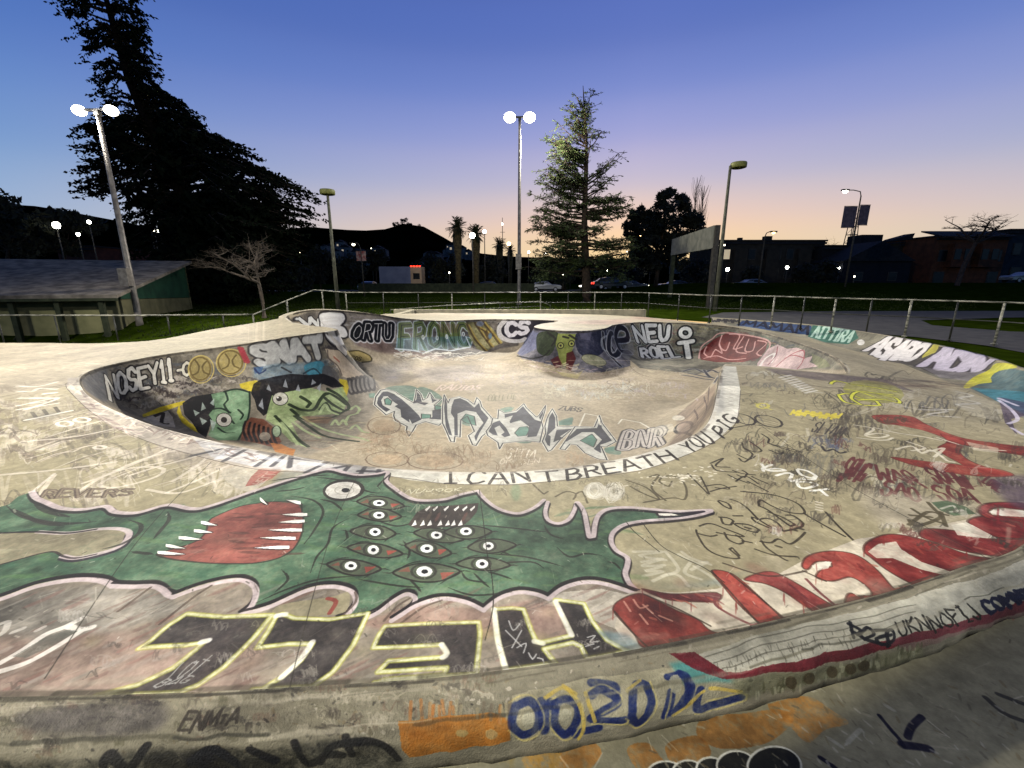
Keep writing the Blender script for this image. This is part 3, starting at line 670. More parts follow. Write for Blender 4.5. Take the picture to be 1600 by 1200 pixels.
for q in ([(130,755),(160,745),(200,732),(248,730),(255,738),(230,750),(180,762),(155,758),(170,748)], [(205,742),(250,728),(300,715),(340,700)], [(260,770),(320,745),(400,705)], [(270,752),(310,726),(330,708)], [(230,765),(280,770),(345,748),(380,735)], [(180,735),(230,715),(290,700)],
          [(35,690),(130,680),(240,655)], [(120,770),(160,745),(210,725),(260,702)], [(60,795),(65,770),(85,742)], [(0,742),(80,735),(180,722)]): S('deck', q, 4.5, (208,198,178), .7)
S('deck', [(30,788),(55,765),(85,740)], 3, (206,196,178), .8)
T('deck', 'REVERS', [(62,778),(205,775)], [(72,765),(210,764)], [(4.6,(96,84,74)),(2,(132,120,100),1,0)], wob=.08)
F('deck', [(350,735),(400,723),(440,725),(400,765),(385,768),(365,760),(352,750)], (182,174,154), .9, smooth=True)
for k in range(12): S('deck', ell(385+rnd.uniform(-20,20), 745+rnd.uniform(-9,9), rnd.uniform(8,22), rnd.uniform(4,9), 9), 1, (196,190,172), .6, closed=True)
F('deck', [(408,730),(445,730),(425,748),(398,758),(383,760),(392,745)], (150,84,74), .8)
T('deck', 'HELLO', [(395,756),(425,732)], [(405,758),(443,732)], [(2,(176,150,132))])
F('deck', [(420,760),(445,735),(540,735),(470,752),(420,764)], (136,140,130), .6, soft=.02)
# white letters lying beyond the left end of the coping: sideways text
F('deck', [(20,600),(100,595),(120,640),(140,668),(60,668),(20,640)], (186,174,150), .35, soft=.06)
for q in ([(28,603),(58,604),(88,597)], [(28,612),(52,611),(60,607),(88,608)], [(30,622),(88,622)], [(28,634),(80,623),(88,624),(40,640)], [(50,630),(70,628)], [(28,640),(90,630)]): S('deck', q, 4.2, (222,214,194), .95)
S('deck', [(72,615),(84,614)], 7, (226,218,200), .95)
for q in ([(42,656),(62,652),(110,642)],): S('deck', q, 8, (90,84,72), .7); S('deck', q, 6, (222,214,194), .95)
for a in (0, 1, 2): S('deck', [(56+a*18,652-a*4),(50+a*18,644-a*4)], 3, (96,88,74), .8)
S('deck', ell(101,662,12,4), 3.2, (222,214,194), .95, closed=True); S('deck', ell(128,656,12,3.5), 3.2, (222,214,194), .95, closed=True); S('deck', [(86,658),(112,651)], 3, (222,214,194), .9)
S('deck', ell(156,699,9,2.5), 3.5, (214,204,186), .8, closed=True)
# ----------------------------------------------------------------- coping band round the near rim
band_in = [(125,590),(132,612),(160,632),(205,652),(250,668),(320,686),(400,703),(500,719),(600,731),(700,737),(800,737),(900,729),(1000,710),(1065,689),(1100,668),(1115,640),(1122,605),(1131,571)]
band_out = [(1150,572),(1157,610),(1156,640),(1150,660),(1120,688),(1080,708),(1040,724),(1000,735),(900,748),(800,757),(700,756),(640,748),(560,740),(480,738),(400,733),(330,718),(240,693),(180,668),(138,640),(104,606),(106,590)]
F('deck', band_in+band_out, (176,166,150), .9, tex=.06)
F('deck', [(600,732),(700,738),(800,738),(900,730),(1000,711),(1065,690),(1100,669),(1115,641),(1122,606),(1131,572),(1150,573),(1157,610),(1156,640),(1150,660),(1120,688),(1080,708),(1040,724),(1000,735),(900,748),(800,757),(700,756),(640,750),(604,742)], (204,200,182), .95, tex=.06, wear=.1)
F('deck', [(300,683),(420,707),(600,733),(600,742),(540,740),(470,736),(400,730),(330,714)], (190,188,182), .8)
bl_a = [(105,598),(104,606),(138,640),(180,668),(240,693),(330,718),(400,733),(480,738),(560,740),(640,748),(700,756),(800,757),(900,748),(1000,735),(1080,708),(1120,688),(1150,660),(1157,610)]
S('deck', bl_a, 1.4, (96,86,76), .8)
for u in (.0,):
    for a, b in (((345,702),(300,712)),((385,702),(350,720)),((430,708),(400,728)),((445,712),(425,728)),((455,712),(452,730)),((512,722),(478,738)),((540,728),(500,736)),((545,729),(530,744)),((570,730),(562,743)),((592,734),(590,742)),((460,716),(500,720)),((560,736),(598,737))):
        S('deck', [a, b], 7, (70,68,70), .8, soft=.6)
    for a, b in (((400,713),(440,720)),((470,724),(505,726)),((360,706),(340,716))): S('deck', [a, b], 8, (206,208,208), .7, soft=.6)
for k in range(120):
    u = rnd.random(); p = lerp_path([(140,618),(205,660),(320,698),(400,716)], u); S('deck', [(p[0],p[1]+rnd.uniform(-9,10)),(p[0]+rnd.uniform(8,30),p[1]+rnd.uniform(-9,10))], rnd.uniform(1,4), rnd.choice(((226,212,190),(120,100,92),(232,222,204),(100,88,84))), .5, taper=True)
for k in range(60):
    p = lerp_path([(104,600),(140,645),(200,680)], rnd.random()); S('deck', [(p[0]+rnd.uniform(-18,14),p[1]+rnd.uniform(-8,8)),(p[0]+rnd.uniform(8,40),p[1]+rnd.uniform(-9,10))], rnd.uniform(1,4), rnd.choice(((222,208,188),(120,98,92),(206,190,174))), .45, taper=True)
S('deck', [(126,592),(132,612),(160,632),(205,652),(250,668),(320,686),(400,703)], 2.2, (222,210,188), .7)
TB = [(60,54,50)]
for w, base, top in (('I', [(692,755),(716,754)], [(694,736),(714,735)]), ('CANT', [(728,755),(838,752)], [(735,737),(836,737)]), ('T', [(850,752),(866,751)], [(838,738),(870,735)]),
                     ('BREATH', [(886,750),(990,734),(1060,718)], [(884,733),(970,720),(1042,703)]), ('YOU', [(1080,708),(1118,690)], [(1060,694),(1096,674)]), ('PIG', [(1130,685),(1156,655)], [(1113,671),(1134,645)])):
    if w == 'CANT': w = 'CAN'; base = [(728,755),(830,753)]; top = [(735,736),(822,735)]
    T('deck', w, base, top, [(5 if w not in ('YOU','PIG') else 4, (62,56,50))], gap=.28, wob=.05, wear=.15, seed=ord(w[0]))
for k in range(16):
    p = lerp_path([(1130,580),(1138,610),(1140,640)], k/15); S('deck', [(p[0]-7,p[1]+rnd.uniform(-2,2)),(p[0]+8,p[1]+rnd.uniform(-3,3))], 2, (120,116,108), .5, taper=True)
F('deck', [(1122,590),(1130,590),(1133,640),(1120,650),(1116,640)], (150,148,140), .5, soft=.02)
# ----------------------------------------------------------------- the big green monster
GRN = (84,110,87)
cont_top = [(-60,800),(0,792),(14,788),(28,776),(50,768),(56,778),(72,785),(95,794),(130,796),(165,791),(180,800),(215,801),(262,789),(300,795),(330,790),(400,766),(450,750),(490,738),(515,733),(537,738),(560,742),(590,740),(606,737),(603,750),(615,762),(640,778),(662,782),(695,780),(722,772),(747,767)]
cont_2 = [(747,767),(756,778),(772,791),(790,799),(812,802),(835,793),(850,781)]
cont_3 = [(856,784),(852,800),(857,813),(872,818),(888,812),(897,798),(901,785)]
cont_4 = [(903,785),(912,798),(917,820),(921,839),(927,838),(930,818),(936,804),(952,795),(985,793),(1020,796),(1060,799),(1111,797)]
cont_5 = [(1111,799),(1085,806),(1045,811),(1005,814),(975,820),(958,832),(955,846),(963,860),(980,871),(980,884),(977,896),(984,912),(998,925)]
ARCS = [[(-60,948),(0,933),(60,912),(120,902),(160,904),(178,912)], [(178,912),(210,913),(240,912),(255,918),(262,925),(272,929)], [(272,929),(310,915),(350,905),(380,903),(397,912),(400,925),(393,943),(376,957)],
        [(376,957),(420,945),(480,919),(520,913),(549,920),(556,936),(546,953),(528,964)], [(528,964),(560,965),(588,955),(615,935),(635,925),(648,929),(646,941),(630,955),(612,966)], [(612,966),(650,943),(690,932),(728,937),(756,950)], [(756,949),(780,931),(810,922),(838,925),(857,932)], [(857,932),(880,915),(915,906),(950,910),(998,926)]]
low_ = [tuple(p) for a_ in ARCS[::-1] for p in smooth_px(a_)[::-1]]
F('deck', cont_top+cont_2[1:]+[(853,783)]+cont_3+[(902,785)]+cont_4+cont_5+low_, GRN, .98, tex=.13, wear=.13)
for k in range(200):
    x = rnd.uniform(-20,980); y = rnd.uniform(790,925)
    if not inside(np.array(cont_top+cont_4+low_), np.array([[x,y]]))[0]: continue
    S('deck', [(x,y),(x+rnd.uniform(10,30),y+rnd.uniform(-6,6)),(x+rnd.uniform(30,60),y+rnd.uniform(-8,8))], rnd.uniform(3,10), rnd.choice(((98,128,84),(70,104,82),(112,134,88),(66,98,78))), .35, soft=.9, taper=True)
BO = (44,38,38); PK = (192,178,172)
def outline(P, w=6.5, closed=False, dy=3):
    S('deck', [(x+0, y+dy) for x, y in P], w+3, BO, .9, closed=closed, wear=.1); S('deck', P, w, PK, .96, closed=closed, wear=.1)
outline(cont_top[4:20]); outline(cont_top[19:]); outline(cont_2); outline(cont_3); outline(cont_4, 7); outline(cont_5, 7)
S('deck', [(1020,800),(1060,802),(1100,799),(1060,807),(1030,808)], 4, (56,48,56), .95); F('deck', [(1022,799),(1045,800),(1062,805),(1040,808),(1026,806)], (70,60,60), 1); F('deck', [(1028,802),(1048,802),(1060,805),(1040,806),(1030,805)], WHT, 1)
# pale inlet on the left
inlet = [(-60,838),(0,833),(60,831),(105,833),(150,827),(185,826),(202,832),(196,846),(180,857),(150,866),(118,872),(98,869),(80,862),(30,874),(-60,900)]
F('deck', inlet, (150,142,116), 1); S('deck', [(p[0], p[1]+3) for p in inlet[6:12]], 8, (60,52,60), .9); S('deck', inlet[2:12], 6, PK, .95); S('deck', inlet[9:], 2.5, BO, .7); S('deck', inlet[:5], 3, BO, .8)
for q in ([(10,790),(30,805),(70,815),(110,818),(150,815)], [(20,795),(60,815),(100,822)], [(50,780),(70,798),(110,808)], [(200,812),(220,820),(215,835),(190,850),(160,858)], [(262,800),(264,812),(250,830),(240,842)], [(205,862),(240,866)]): S('deck', q, 4.5, (58,56,50), .75, taper=True)
# cloud bottoms: dark and pink outline
for q in ARCS: S('deck', [(x, y-3) for x, y in q], 7, BO, .85); S('deck', [(x, y+3) for x, y in q], 6.5, PK, .9)
# background under the clouds
zone = [(-60,955)]+[(x, y+6) for x, y in reversed(low_)]+[(1040,950),(1010,1012),(900,1034),(760,1054),(600,1070),(400,1086),(200,1092),(-80,1096)]
F('deck', zone, (136,126,112), .95, tex=.12, wear=.1)
F('deck', [(0,990),(180,985),(320,1000),(420,1010),(400,1080),(-60,1095)], (128,108,97), .7, tex=.15, soft=.03)
F('deck', [(20,930),(140,915),(240,925),(300,950),(180,985),(60,1000),(-40,980)], (144,140,128), .7, tex=.12, soft=.02)
F('deck', [(560,975),(640,945),(740,950),(780,960),(770,1000),(600,985)], (130,104,92), .7, tex=.15, soft=.01)
F('deck', [(840,945),(880,925),(940,920),(985,930),(960,945),(980,990),(930,970),(900,950)], (192,184,164), .85, tex=.12)
F('deck', [(770,950),(840,935),(900,960),(890,1000),(840,1000),(800,980)], (150,118,106), .6, soft=.01, tex=.15)
for k in range(260):
    x = rnd.uniform(-20,960); y = rnd.uniform(925,1085)
    if not inside(np.array(zone), np.array([[x,y]]))[0]: continue
    L_ = rnd.uniform(20,70); S('deck', [(x,y),(x+L_*.5,y-L_*.2),(x+L_,y-L_*.45)], rnd.uniform(2,8), rnd.choice(((160,150,136),(110,84,76),(124,118,104),(170,164,150),(104,96,86),(140,100,90))), .35, soft=.8, taper=True)
for q in ARCS: S('deck', [(x, y-2) for x, y in q], 5, BO, .9); S('deck', [(x, y+4) for x, y in q], 7, PK, .92)
F('deck', [(520,932),(545,926),(540,955),(500,962),(430,962),(440,945)], (154,146,116), .9, smooth=True); S('deck', [(512,935),(525,940),(515,958)], 6, (140,66,58), .8)
for q in ([(555,925),(556,940),(535,962)], [(250,975),(300,935),(330,915)], [(185,955),(235,918)], [(640,935),(620,948),(600,970)], [(625,975),(660,950),(690,938)]): S('deck', q, 3.5, (90,76,66), .7)
# wrinkle lines
for q in ([(490,745),(540,752),(575,768),(600,770)], [(420,752),(470,745),(520,742)], [(500,780),(520,785),(536,798)], [(455,775),(490,782),(505,800),(490,830),(475,850)], [(545,810),(520,825),(512,850),(495,870),(485,895)], [(540,828),(543,840),(538,845)], [(440,890),(450,905),(430,925)],
          [(400,942),(450,920),(500,905),(560,900)], [(745,820),(800,825),(860,832)], [(760,865),(820,870),(880,885)], [(780,880),(830,878),(850,888)], [(870,855),(890,870),(915,865),(940,868)], [(850,820),(860,835),(880,842)], [(800,868),(780,860),(760,850)], [(630,845),(640,860),(636,875)],
          [(720,890),(730,905),(760,910)], [(740,895),(755,910),(765,918)], [(760,893),(780,898),(800,905)], [(640,905),(650,915),(658,925)], [(586,812),(620,822),(650,815)], [(560,905),(620,915),(660,918)], [(970,890),(960,880),(950,878)], [(700,918),(740,930),(800,925)], [(480,760),(460,765),(430,768)], [(610,740),(590,760),(595,765)]):
    S('deck', q, 3.4, (52,52,44), .85, taper=True)
# red mouth with teeth
mouth = [(328,812),(352,800),(380,790),(425,784),(466,786),(472,800),(474,815),(470,838),(458,858),(435,872),(395,880),(330,880),(270,874),(245,866),(270,858),(296,850),(312,842),(322,830)]
F('deck', mouth, (136,84,74), 1, tex=.12, wear=.05)
for k in range(40):
    x = rnd.uniform(270,440); y = rnd.uniform(800,874)
    if inside(np.array(mouth), np.array([[x,y]]))[0]: S('deck', [(x,y),(x+rnd.uniform(15,50),y+rnd.uniform(-2,3))], rnd.uniform(2,6), rnd.choice(((98,60,54),(160,100,88),(84,62,54),(150,110,98))), .5, taper=True)
S('deck', mouth, 2.5, (60,50,44), .7, closed=True)
for a, b in (((314,816),(340,821)),((303,829),(333,832)),((279,840),(318,843)),((259,852),(290,857)),((246,863),(290,866)),((470,786),(447,781)),((480,804),(440,804)),((476,814),(434,816)),((472,828),(418,828)),((462,841),(405,840)),((452,855),(396,856)),((406,779),(418,789))):
    a, b = np.array(a), np.array(b); n_ = np.array((0, 1.)); wd = 3.6
    q = [a+n_*wd*.6, a-n_*wd*.6, a*.7+b*.3-n_*wd*.75, b, a*.7+b*.3+n_*wd*.75]
    S('deck', [tuple(a+(3,3)), tuple(b)], 6, (60,52,46), .8, taper=True); F('deck', [tuple(v) for v in q], (230,226,212), 1, wear=0)
# big eye
def eye(cx, cy, rx, ry, L, Rr, up, dn, red=True, fillc=(98,104,84), tilt=0):
    alm = [(cx-L, cy), (cx-L*.5, cy-up*.8), (cx, cy-up), (cx+Rr*.5, cy-up*.75), (cx+Rr, cy+2), (cx+Rr*.5, cy+dn*.9), (cx, cy+dn), (cx-L*.5, cy+dn*.7)]
    sk = lambda P: [(x, y+(x-cx)*tilt) for x, y in P]; alm = sk(alm)
    for _ in range(7): a_ = cx+rnd.uniform(-L, Rr); S('deck', sk([(a_, cy+rnd.uniform(-up, dn)*.6), (a_+rnd.uniform(6,16), cy+rnd.uniform(-up, dn)*.6)]), rnd.uniform(1,2.6), rnd.choice(((60,56,48),(120,122,98),(84,78,66))), .5, taper=True) if _ > 2 else None
    F('deck', alm, fillc, .9, smooth=True)
    if red: F('deck', [(cx+Rr*.45, cy+dn*.1), (cx+Rr*.85, cy+1), (cx+Rr*.5, cy+dn*.8)], (168,88,74), .9); F('deck', [(cx-L*.85, cy), (cx-L*.5, cy-up*.6), (cx-L*.45, cy)], (150,84,70), .6)
    S('deck', ell(cx-1, cy, rx*1.5, ry*1.35), 3.5, (60,58,52), .7, closed=True)
    S('deck', alm, 3, (52,48,42), .95, closed=True); S('deck', sk([(cx-L*1.35, cy-1),(cx-L, cy),(cx-L*.5, cy-up),(cx, cy-up*1.35)]), 2.6, (52,48,42), .8, taper=True); S('deck', sk([(cx+Rr*1.3, cy+3),(cx+Rr, cy+2),(cx+Rr*.4, cy+dn*1.3)]), 2.6, (52,48,42), .8, taper=True)
    F('deck', ell(cx, cy, rx, ry), (232,230,220), 1, smooth=True, wear=0); F('deck', ell(cx+.5, cy, rx*.42, ry*.42), (36,34,32), 1, smooth=True, wear=0)
F('deck', ell(537,766,33,17,14,-.08), (58,52,46), .95, smooth=True); F('deck', ell(536,766,28,13,14,-.08), (206,202,188), 1, smooth=True); S('deck', ell(538,766,15,7), 1.5, (160,156,142), .9, closed=True); F('deck', ell(540,766,6.5,3.6), (36,34,32), 1, smooth=True)
for cx, cy, s_, red in ((592,786,.95,1),(592,805,.95,1),(586,831,1.0,0),(583,859,1.1,1),(548,884,1.15,1),(682,836,1.0,0),(728,830,1.0,0),(667,857,1.15,1),(763,853,1.0,0),(663,893,1.3,1),(753,881,1.05,0)):
    eye(cx, cy, 9.5*s_*rnd.uniform(.86,1.04), (5.2*s_+(cy-780)*.012)*rnd.uniform(.9,1.1), 36*s_*rnd.uniform(.78,1.1), 38*s_*rnd.uniform(.8,1.15), 11*s_*rnd.uniform(.75,1.05), (10*s_+(cy-780)*.03)*rnd.uniform(.75,1.05), bool(red), tilt=rnd.uniform(-.04,.16) if cx < 720 else rnd.uniform(-.1,.02))
# small toothed mouth
F('deck', [(637,820),(652,800),(668,792),(700,790),(748,786),(745,800),(735,812),(722,822),(690,824),(650,826)], (84,74,66), 1, tex=.15)
for k in range(6): S('deck', [(660+k*14,800),(652+k*14,815)], 5, rnd.choice(((120,84,74),(66,58,52),(104,92,76))), .6, taper=True)
for x in (668,680,697,713,726,738): F('deck', [(x-4,796),(x+4,790),(x+4,793),(x-2,799)], (230,226,214), 1, wear=0)
for x in (647,660,671,687,699,708,719): F('deck', [(x-4,822),(x+2,812),(x+4,820)], (230,226,214), 1, wear=0)
T('deck', 'NUJOCK', [(632,770),(722,767)], [(640,764),(722,763)], [(1.8,(196,190,160))], wob=.2, smooth=True)
# ----------------------------------------------------------------- HESS piece: dark letters, yellow and white outline
LET = [[(218,1013),(237,1000),(262,978),(292,959),(350,964),(425,961),(395,998),(350,1042),(310,1070),(280,1082),(235,1086),(150,1088),(215,1070),(270,1044),(305,1016),(318,1004),(290,1008),(245,1010)],
       [(402,1012),(420,985),(432,962),(440,959),(460,966),(515,968),(575,958),(552,1008),(520,1050),(485,1075),(450,1083),(395,1086),(440,1058),(470,1032),(488,1006),(450,1006)],
       [(583,1012),(592,992),(602,978),(650,975),(748,972),(750,990),(744,1053),(700,1056),(640,1062),(585,1070),(600,1062),(650,1058),(694,1054),(698,1043),(650,1046),(590,1050),(607,1033),(650,1030),(692,1027),(698,1020),(690,1007),(640,1010)],
       [(772,952),(800,950),(818,952),(830,985),(838,1002),(845,1004),(893,993),(885,975),(868,942),(868,937),(912,943),(925,970),(948,1000),(980,1018),(985,1022),(918,1030),(908,1010),(895,1004),(850,1014),(868,1036),(790,1047),(778,1000)]]
for q in LET: F('deck', q, (64,60,58), .97, tex=.12, wear=.12)
for q in LET:
    for k in range(22):
        x = rnd.uniform(min(p[0] for p in q), max(p[0] for p in q)); y = rnd.uniform(960,1075)
        if inside(np.array(q), np.array([[x,y]]))[0]: S('deck', [(x,y),(x+rnd.uniform(-8,18),y-rnd.uniform(0,12))], rnd.uniform(1,3), rnd.choice(((110,106,98),(88,84,80),(48,46,46))), .5, taper=True)
YEL = (184,184,84)
for i, q in enumerate(LET):
    S('deck', q, 7.5, YEL, .85, closed=True, smooth=False, wear=.25, soft=.5)
    S('deck', q, 4.2, (222,220,196), .75, closed=True, smooth=False, wear=.3, soft=.6)
for q in ([(488,1003),(470,1030),(440,1058)], [(315,1003),(325,1001)], [(690,1007),(698,1021),(692,1027)], [(772,952),(778,1000),(790,1045)], [(432,962),(445,960)], [(835,1002),(848,1005)], [(868,940),(893,992)]): S('deck', q, 8, (224,220,206), .85, soft=.5)
for q in ([(0,1036),(35,1016),(70,992),(100,980),(128,966)], [(-10,1052),(40,1036),(85,1012),(130,984)], [(108,979),(125,984),(144,980)]): S('deck', q, 7, (214,208,194), .9)
F('deck', [(20,1026),(70,996),(105,984),(122,986),(80,1010),(40,1028)], (104,104,94), .7)
for q in ([(0,975),(12,972),(8,985),(0,992)], [(20,988),(36,982)], [(58,985),(68,980)]): S('deck', q, 5, (196,190,176), .7)
T('deck', 'LOT', [(262,1060),(300,1055)], [(285,1035),(330,1030)], [(1.6,(150,148,140))], wob=.15); T('deck', 'BAG', [(240,1072),(290,1068)], [(262,1060),(305,1056)], [(1.6,(150,148,140))], wob=.15)
for q in ([(795,970),(802,985),(812,975)], [(790,985),(815,1010)], [(815,985),(800,1012)], [(808,1012),(822,1005),(818,1020)], [(826,1020),(832,1030),(838,1022)], [(840,1028),(848,1030),(850,1036)], [(918,996),(930,993),(922,1003),(935,1002)], [(915,1010),(928,1006)], [(928,1014),(936,1010)]): S('deck', q, 2, (186,184,176), .85)
# ----------------------------------------------------------------- red and cream letters on the right
CRM = (190,180,158); RD = (136,66,57); RD2 = (110,60,60)
band = [(1000,922),(1060,926),(1120,920),(1160,905),(1220,895),(1262,872),(1340,842),(1400,834),(1440,826),(1510,812),(1540,790),(1600,782),(1700,775),(1700,830),(1600,866),(1500,905),(1400,932),(1300,955),(1200,978),(1120,994),(1060,1004),(1000,1016),(985,1015),(960,980),(975,930)]
F('deck', band, CRM, .97, tex=.09, wear=.1)
F('deck', [(1090,912),(1170,892),(1200,885),(1150,900),(1120,915),(1000,922)], (120,130,124), .6, soft=.015)
F('deck', [(930,985),(980,990),(1005,1012),(985,1020),(950,1000)], (118,134,132), .85, soft=.01)
reds = [([(958,950),(965,940),(985,930),(1005,928),(1030,940),(1060,955),(1090,968),(1110,985),(1150,1000),(1120,1004),(1015,1014),(990,990),(962,960)], RD),
        ([(1003,920),(1050,928),(1120,926),(1122,939),(1080,940),(1040,936)], RD2), ([(1112,892),(1138,894),(1160,908),(1195,940),(1240,982),(1212,990),(1180,968),(1150,940),(1130,916)], RD),
        ([(1163,906),(1180,897),(1205,893),(1230,903),(1275,930),(1318,960),(1290,966),(1255,945),(1225,925),(1195,912)], (128,62,58)),
        ([(1253,885),(1258,872),(1275,864),(1305,861),(1340,868),(1370,890),(1395,918),(1418,940),(1330,958),(1320,950),(1325,928),(1345,930),(1362,930),(1356,918),(1330,902),(1300,908),(1275,902),(1285,888),(1300,885),(1298,878),(1275,878),(1262,890)], RD),
        ([(1350,862),(1354,848),(1380,836),(1410,836),(1460,848),(1520,868),(1600,880),(1600,900),(1540,915),(1490,926),(1460,926),(1420,910),(1385,890),(1362,872)], (134,60,54)),
        ([(1438,838),(1445,826),(1500,830),(1560,840),(1640,850),(1640,876),(1580,872),(1510,862),(1470,850)], (128,58,54)), ([(1512,815),(1540,806),(1600,808),(1660,815),(1660,840),(1600,842),(1540,836)], (134,60,56)),
        ([(1528,800),(1532,790),(1555,785),(1600,786),(1600,796),(1560,793),(1545,800),(1560,808),(1600,812),(1600,816),(1550,812)], (134,58,58))]
for q, c in reds:
    F('deck', q, c, .97, tex=.14, wear=.06, smooth=True); S('deck', q, 2.4, (84,60,50), .7, closed=True)
for k in range(230):
    q, c = reds[k % len(reds)]; x = rnd.uniform(min(p[0] for p in q), max(p[0] for p in q)); y = rnd.uniform(min(p[1] for p in q), max(p[1] for p in q))
    if inside(np.array(q), np.array([[x,y]]))[0]: S('deck', [(x,y),(x+rnd.uniform(6,20),y+rnd.uniform(3,14))], rnd.uniform(1,5), rnd.choice(((162,84,66),(110,48,46),(176,110,92),(120,66,62))), .5, taper=True)
F('deck', [(1356,862),(1372,850),(1400,846),(1408,858),(1440,878),(1500,898),(1540,908),(1490,902),(1440,890),(1395,872),(1370,872)], (206,198,174), .95)
F('deck', [(1486,820),(1510,816),(1530,826),(1560,842),(1530,840),(1496,836)], (212,206,184), .95); F('deck', [(1330,925),(1350,912),(1358,928),(1340,932)], (200,188,164), .9)
F('deck', [(1268,884),(1290,877),(1300,878),(1294,888),(1275,892)], (204,196,176), .95); F('deck', [(1545,800),(1555,795),(1600,798),(1600,808),(1565,806)], (214,208,190), .9)
for q in ([(1120,930),(1118,945),(1150,965),(1195,985)], [(1260,905),(1280,925),(1310,950)], [(1232,912),(1260,935)]): S('deck', q, 4, RD2, .85)
for q in ([(1112,892),(1150,935),(1195,985)], [(1140,895),(1200,945),(1240,984)], [(960,955),(990,990),(1015,1014)], [(1005,928),(1060,952),(1110,978)], [(1130,880),(1200,900),(1260,892)], [(1255,892),(1290,908)]): S('deck', q, 3, (70,60,50), .75)
for q in ([(975,940),(985,955)],[(990,937),(1000,950),(1012,946)],[(1005,945),(1020,958)],[(1000,960),(1012,975)],[(1030,962),(1050,970)]): S('deck', q, 3, (196,150,130), .7)
F('deck', [(1548,748),(1600,742),(1660,750),(1660,800),(1590,795),(1565,778)], (92,80,88), .85, soft=.03)
F('deck', [(1340,765),(1500,780),(1540,790),(1500,812),(1440,826),(1380,825),(1350,790)], (178,168,146), .7, soft=.05)
for q in ([(1425,795),(1450,810),(1475,818)], [(1422,805),(1455,808)], [(1420,820),(1450,800),(1470,808),(1432,822),(1420,812)], [(1450,785),(1465,800),(1480,805)], [(1470,800),(1478,822)]): S('deck', q, 4, (96,88,68), .9)
F('deck', [(1455,785),(1480,782),(1510,792),(1525,803),(1490,806),(1470,798)], (92,110,84), .85)
for q in ([(1470,795),(1490,790),(1495,800)],[(1485,800),(1505,797)]): S('deck', q, 2.4, (190,186,166), .8)
# cracks and joints
for q in ([(748,765),(752,790),(755,820),(760,870),(768,905),(770,950),(757,1000)], [(1003,816),(1030,850),(1060,868),(1100,888),(1130,910)], [(978,815),(990,830),(1010,845),(1030,862)]): S('deck', [(x+rnd.uniform(-2,2), y) for x, y in q], 1.3, (48,44,38), .9)
# ----------------------------------------------------------------- kerb
F('kerb', [(-100,1092),(700,1060),(700,1130),(-100,1160)], (126,120,100), .6, tex=.12, soft=.02)
for k in range(150):
    x = rnd.uniform(-20,800); y = 1146-x*.05+rnd.uniform(-58,30); scrib('kerb', x, y, rnd.uniform(14,60), rnd.uniform(8,24), rnd.randint(3,6), rnd.uniform(1.2,3), rnd.choice(((84,78,68),(158,150,128),(70,66,60),(166,158,136),(116,98,82),(104,100,80))), rnd.uniform(.25,.7), seed=rnd.random(), rot=rnd.uniform(-.2,.2))
for k in range(500):
    x = rnd.uniform(-20,1620); y = 1150-x*.05-max(0,x-900)*.22+rnd.uniform(-60,50); F('kerb', ell(x, y, rnd.uniform(1,6), rnd.uniform(1,3.5), 6, rnd.uniform(0,3)), rnd.choice(((80,76,66),(170,162,142),(62,60,54),(150,142,120),(120,108,84))), rnd.uniform(.3,.8))
F('kerb', [(30,1115),(200,1095),(260,1105),(240,1145),(120,1150),(40,1140)], (76,72,70), .7, tex=.2, soft=.015, smooth=True)
T('kerb', 'ENM+A', [(280,1138),(370,1128)], [(295,1110),(380,1105)], [(3.5,(76,70,60))], wob=.12)
for q in ([(160,1195),(172,1178),(200,1200),(228,1170)], [(500,1190),(520,1165),(560,1158),(600,1165),(622,1185)], [(460,1160),(480,1195),(510,1178),(535,1180)], [(540,1150),(550,1180)], [(300,1190),(330,1172),(370,1195)], [(390,1170),(430,1190)]): S('kerb', q, 9, (44,42,40), .9)
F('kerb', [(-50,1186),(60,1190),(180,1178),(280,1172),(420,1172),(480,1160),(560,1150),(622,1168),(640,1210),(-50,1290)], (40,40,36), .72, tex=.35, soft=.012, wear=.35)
F('kerb', [(622,1128),(700,1120),(770,1112),(798,1122),(798,1158),(720,1172),(640,1182),(628,1168)], (146,98,44), .97, tex=.12, wear=.12)
F('kerb', ell(722,1148,10,6), (146,136,96), .8); F('kerb', ell(768,1148,10,7), (150,140,104), .7)
for k in range(26):
    x = rnd.uniform(630,800); S('kerb', [(x,1120+rnd.uniform(-6,10)),(x+rnd.uniform(-3,3),1100+rnd.uniform(-8,6))], 4, rnd.choice(((170,112,60),(150,140,110),(110,100,84))), .6)
NV = (38,50,92)
F('kerb', [(800,1085),(920,1062),(1060,1042),(1085,1060),(1165,1075),(1160,1100),(1000,1130),(870,1150),(800,1160)], (148,142,116), .7, tex=.12)
F('kerb', [(1045,1035),(1080,1030),(1130,1055),(1150,1065),(1070,1070)], (84,140,132), .85, soft=.008)
for q in ([(805,1100),(800,1130),(815,1150),(838,1140),(842,1112),(828,1095),(808,1100)], [(846,1095),(850,1145),(855,1110),(860,1096)], [(868,1098),(866,1130),(882,1148),(900,1130),(902,1100),(880,1090),(868,1098)], [(925,1088),(940,1080),(965,1095),(930,1118),(928,1126),(975,1122)], [(925,1070),(960,1072),(962,1090)],
          [(990,1078),(988,1120),(1000,1128),(1018,1100),(1010,1072),(995,1070)], [(1045,1060),(1070,1055),(1075,1085),(1050,1115)], [(1062,1052),(1080,1072),(1075,1095)], [(1040,1120),(1050,1085)], [(1095,1080),(1090,1108),(1130,1098),(1158,1088)], [(900,1148),(935,1138)]): S('kerb', q, 11, NV, .93, wear=.2)
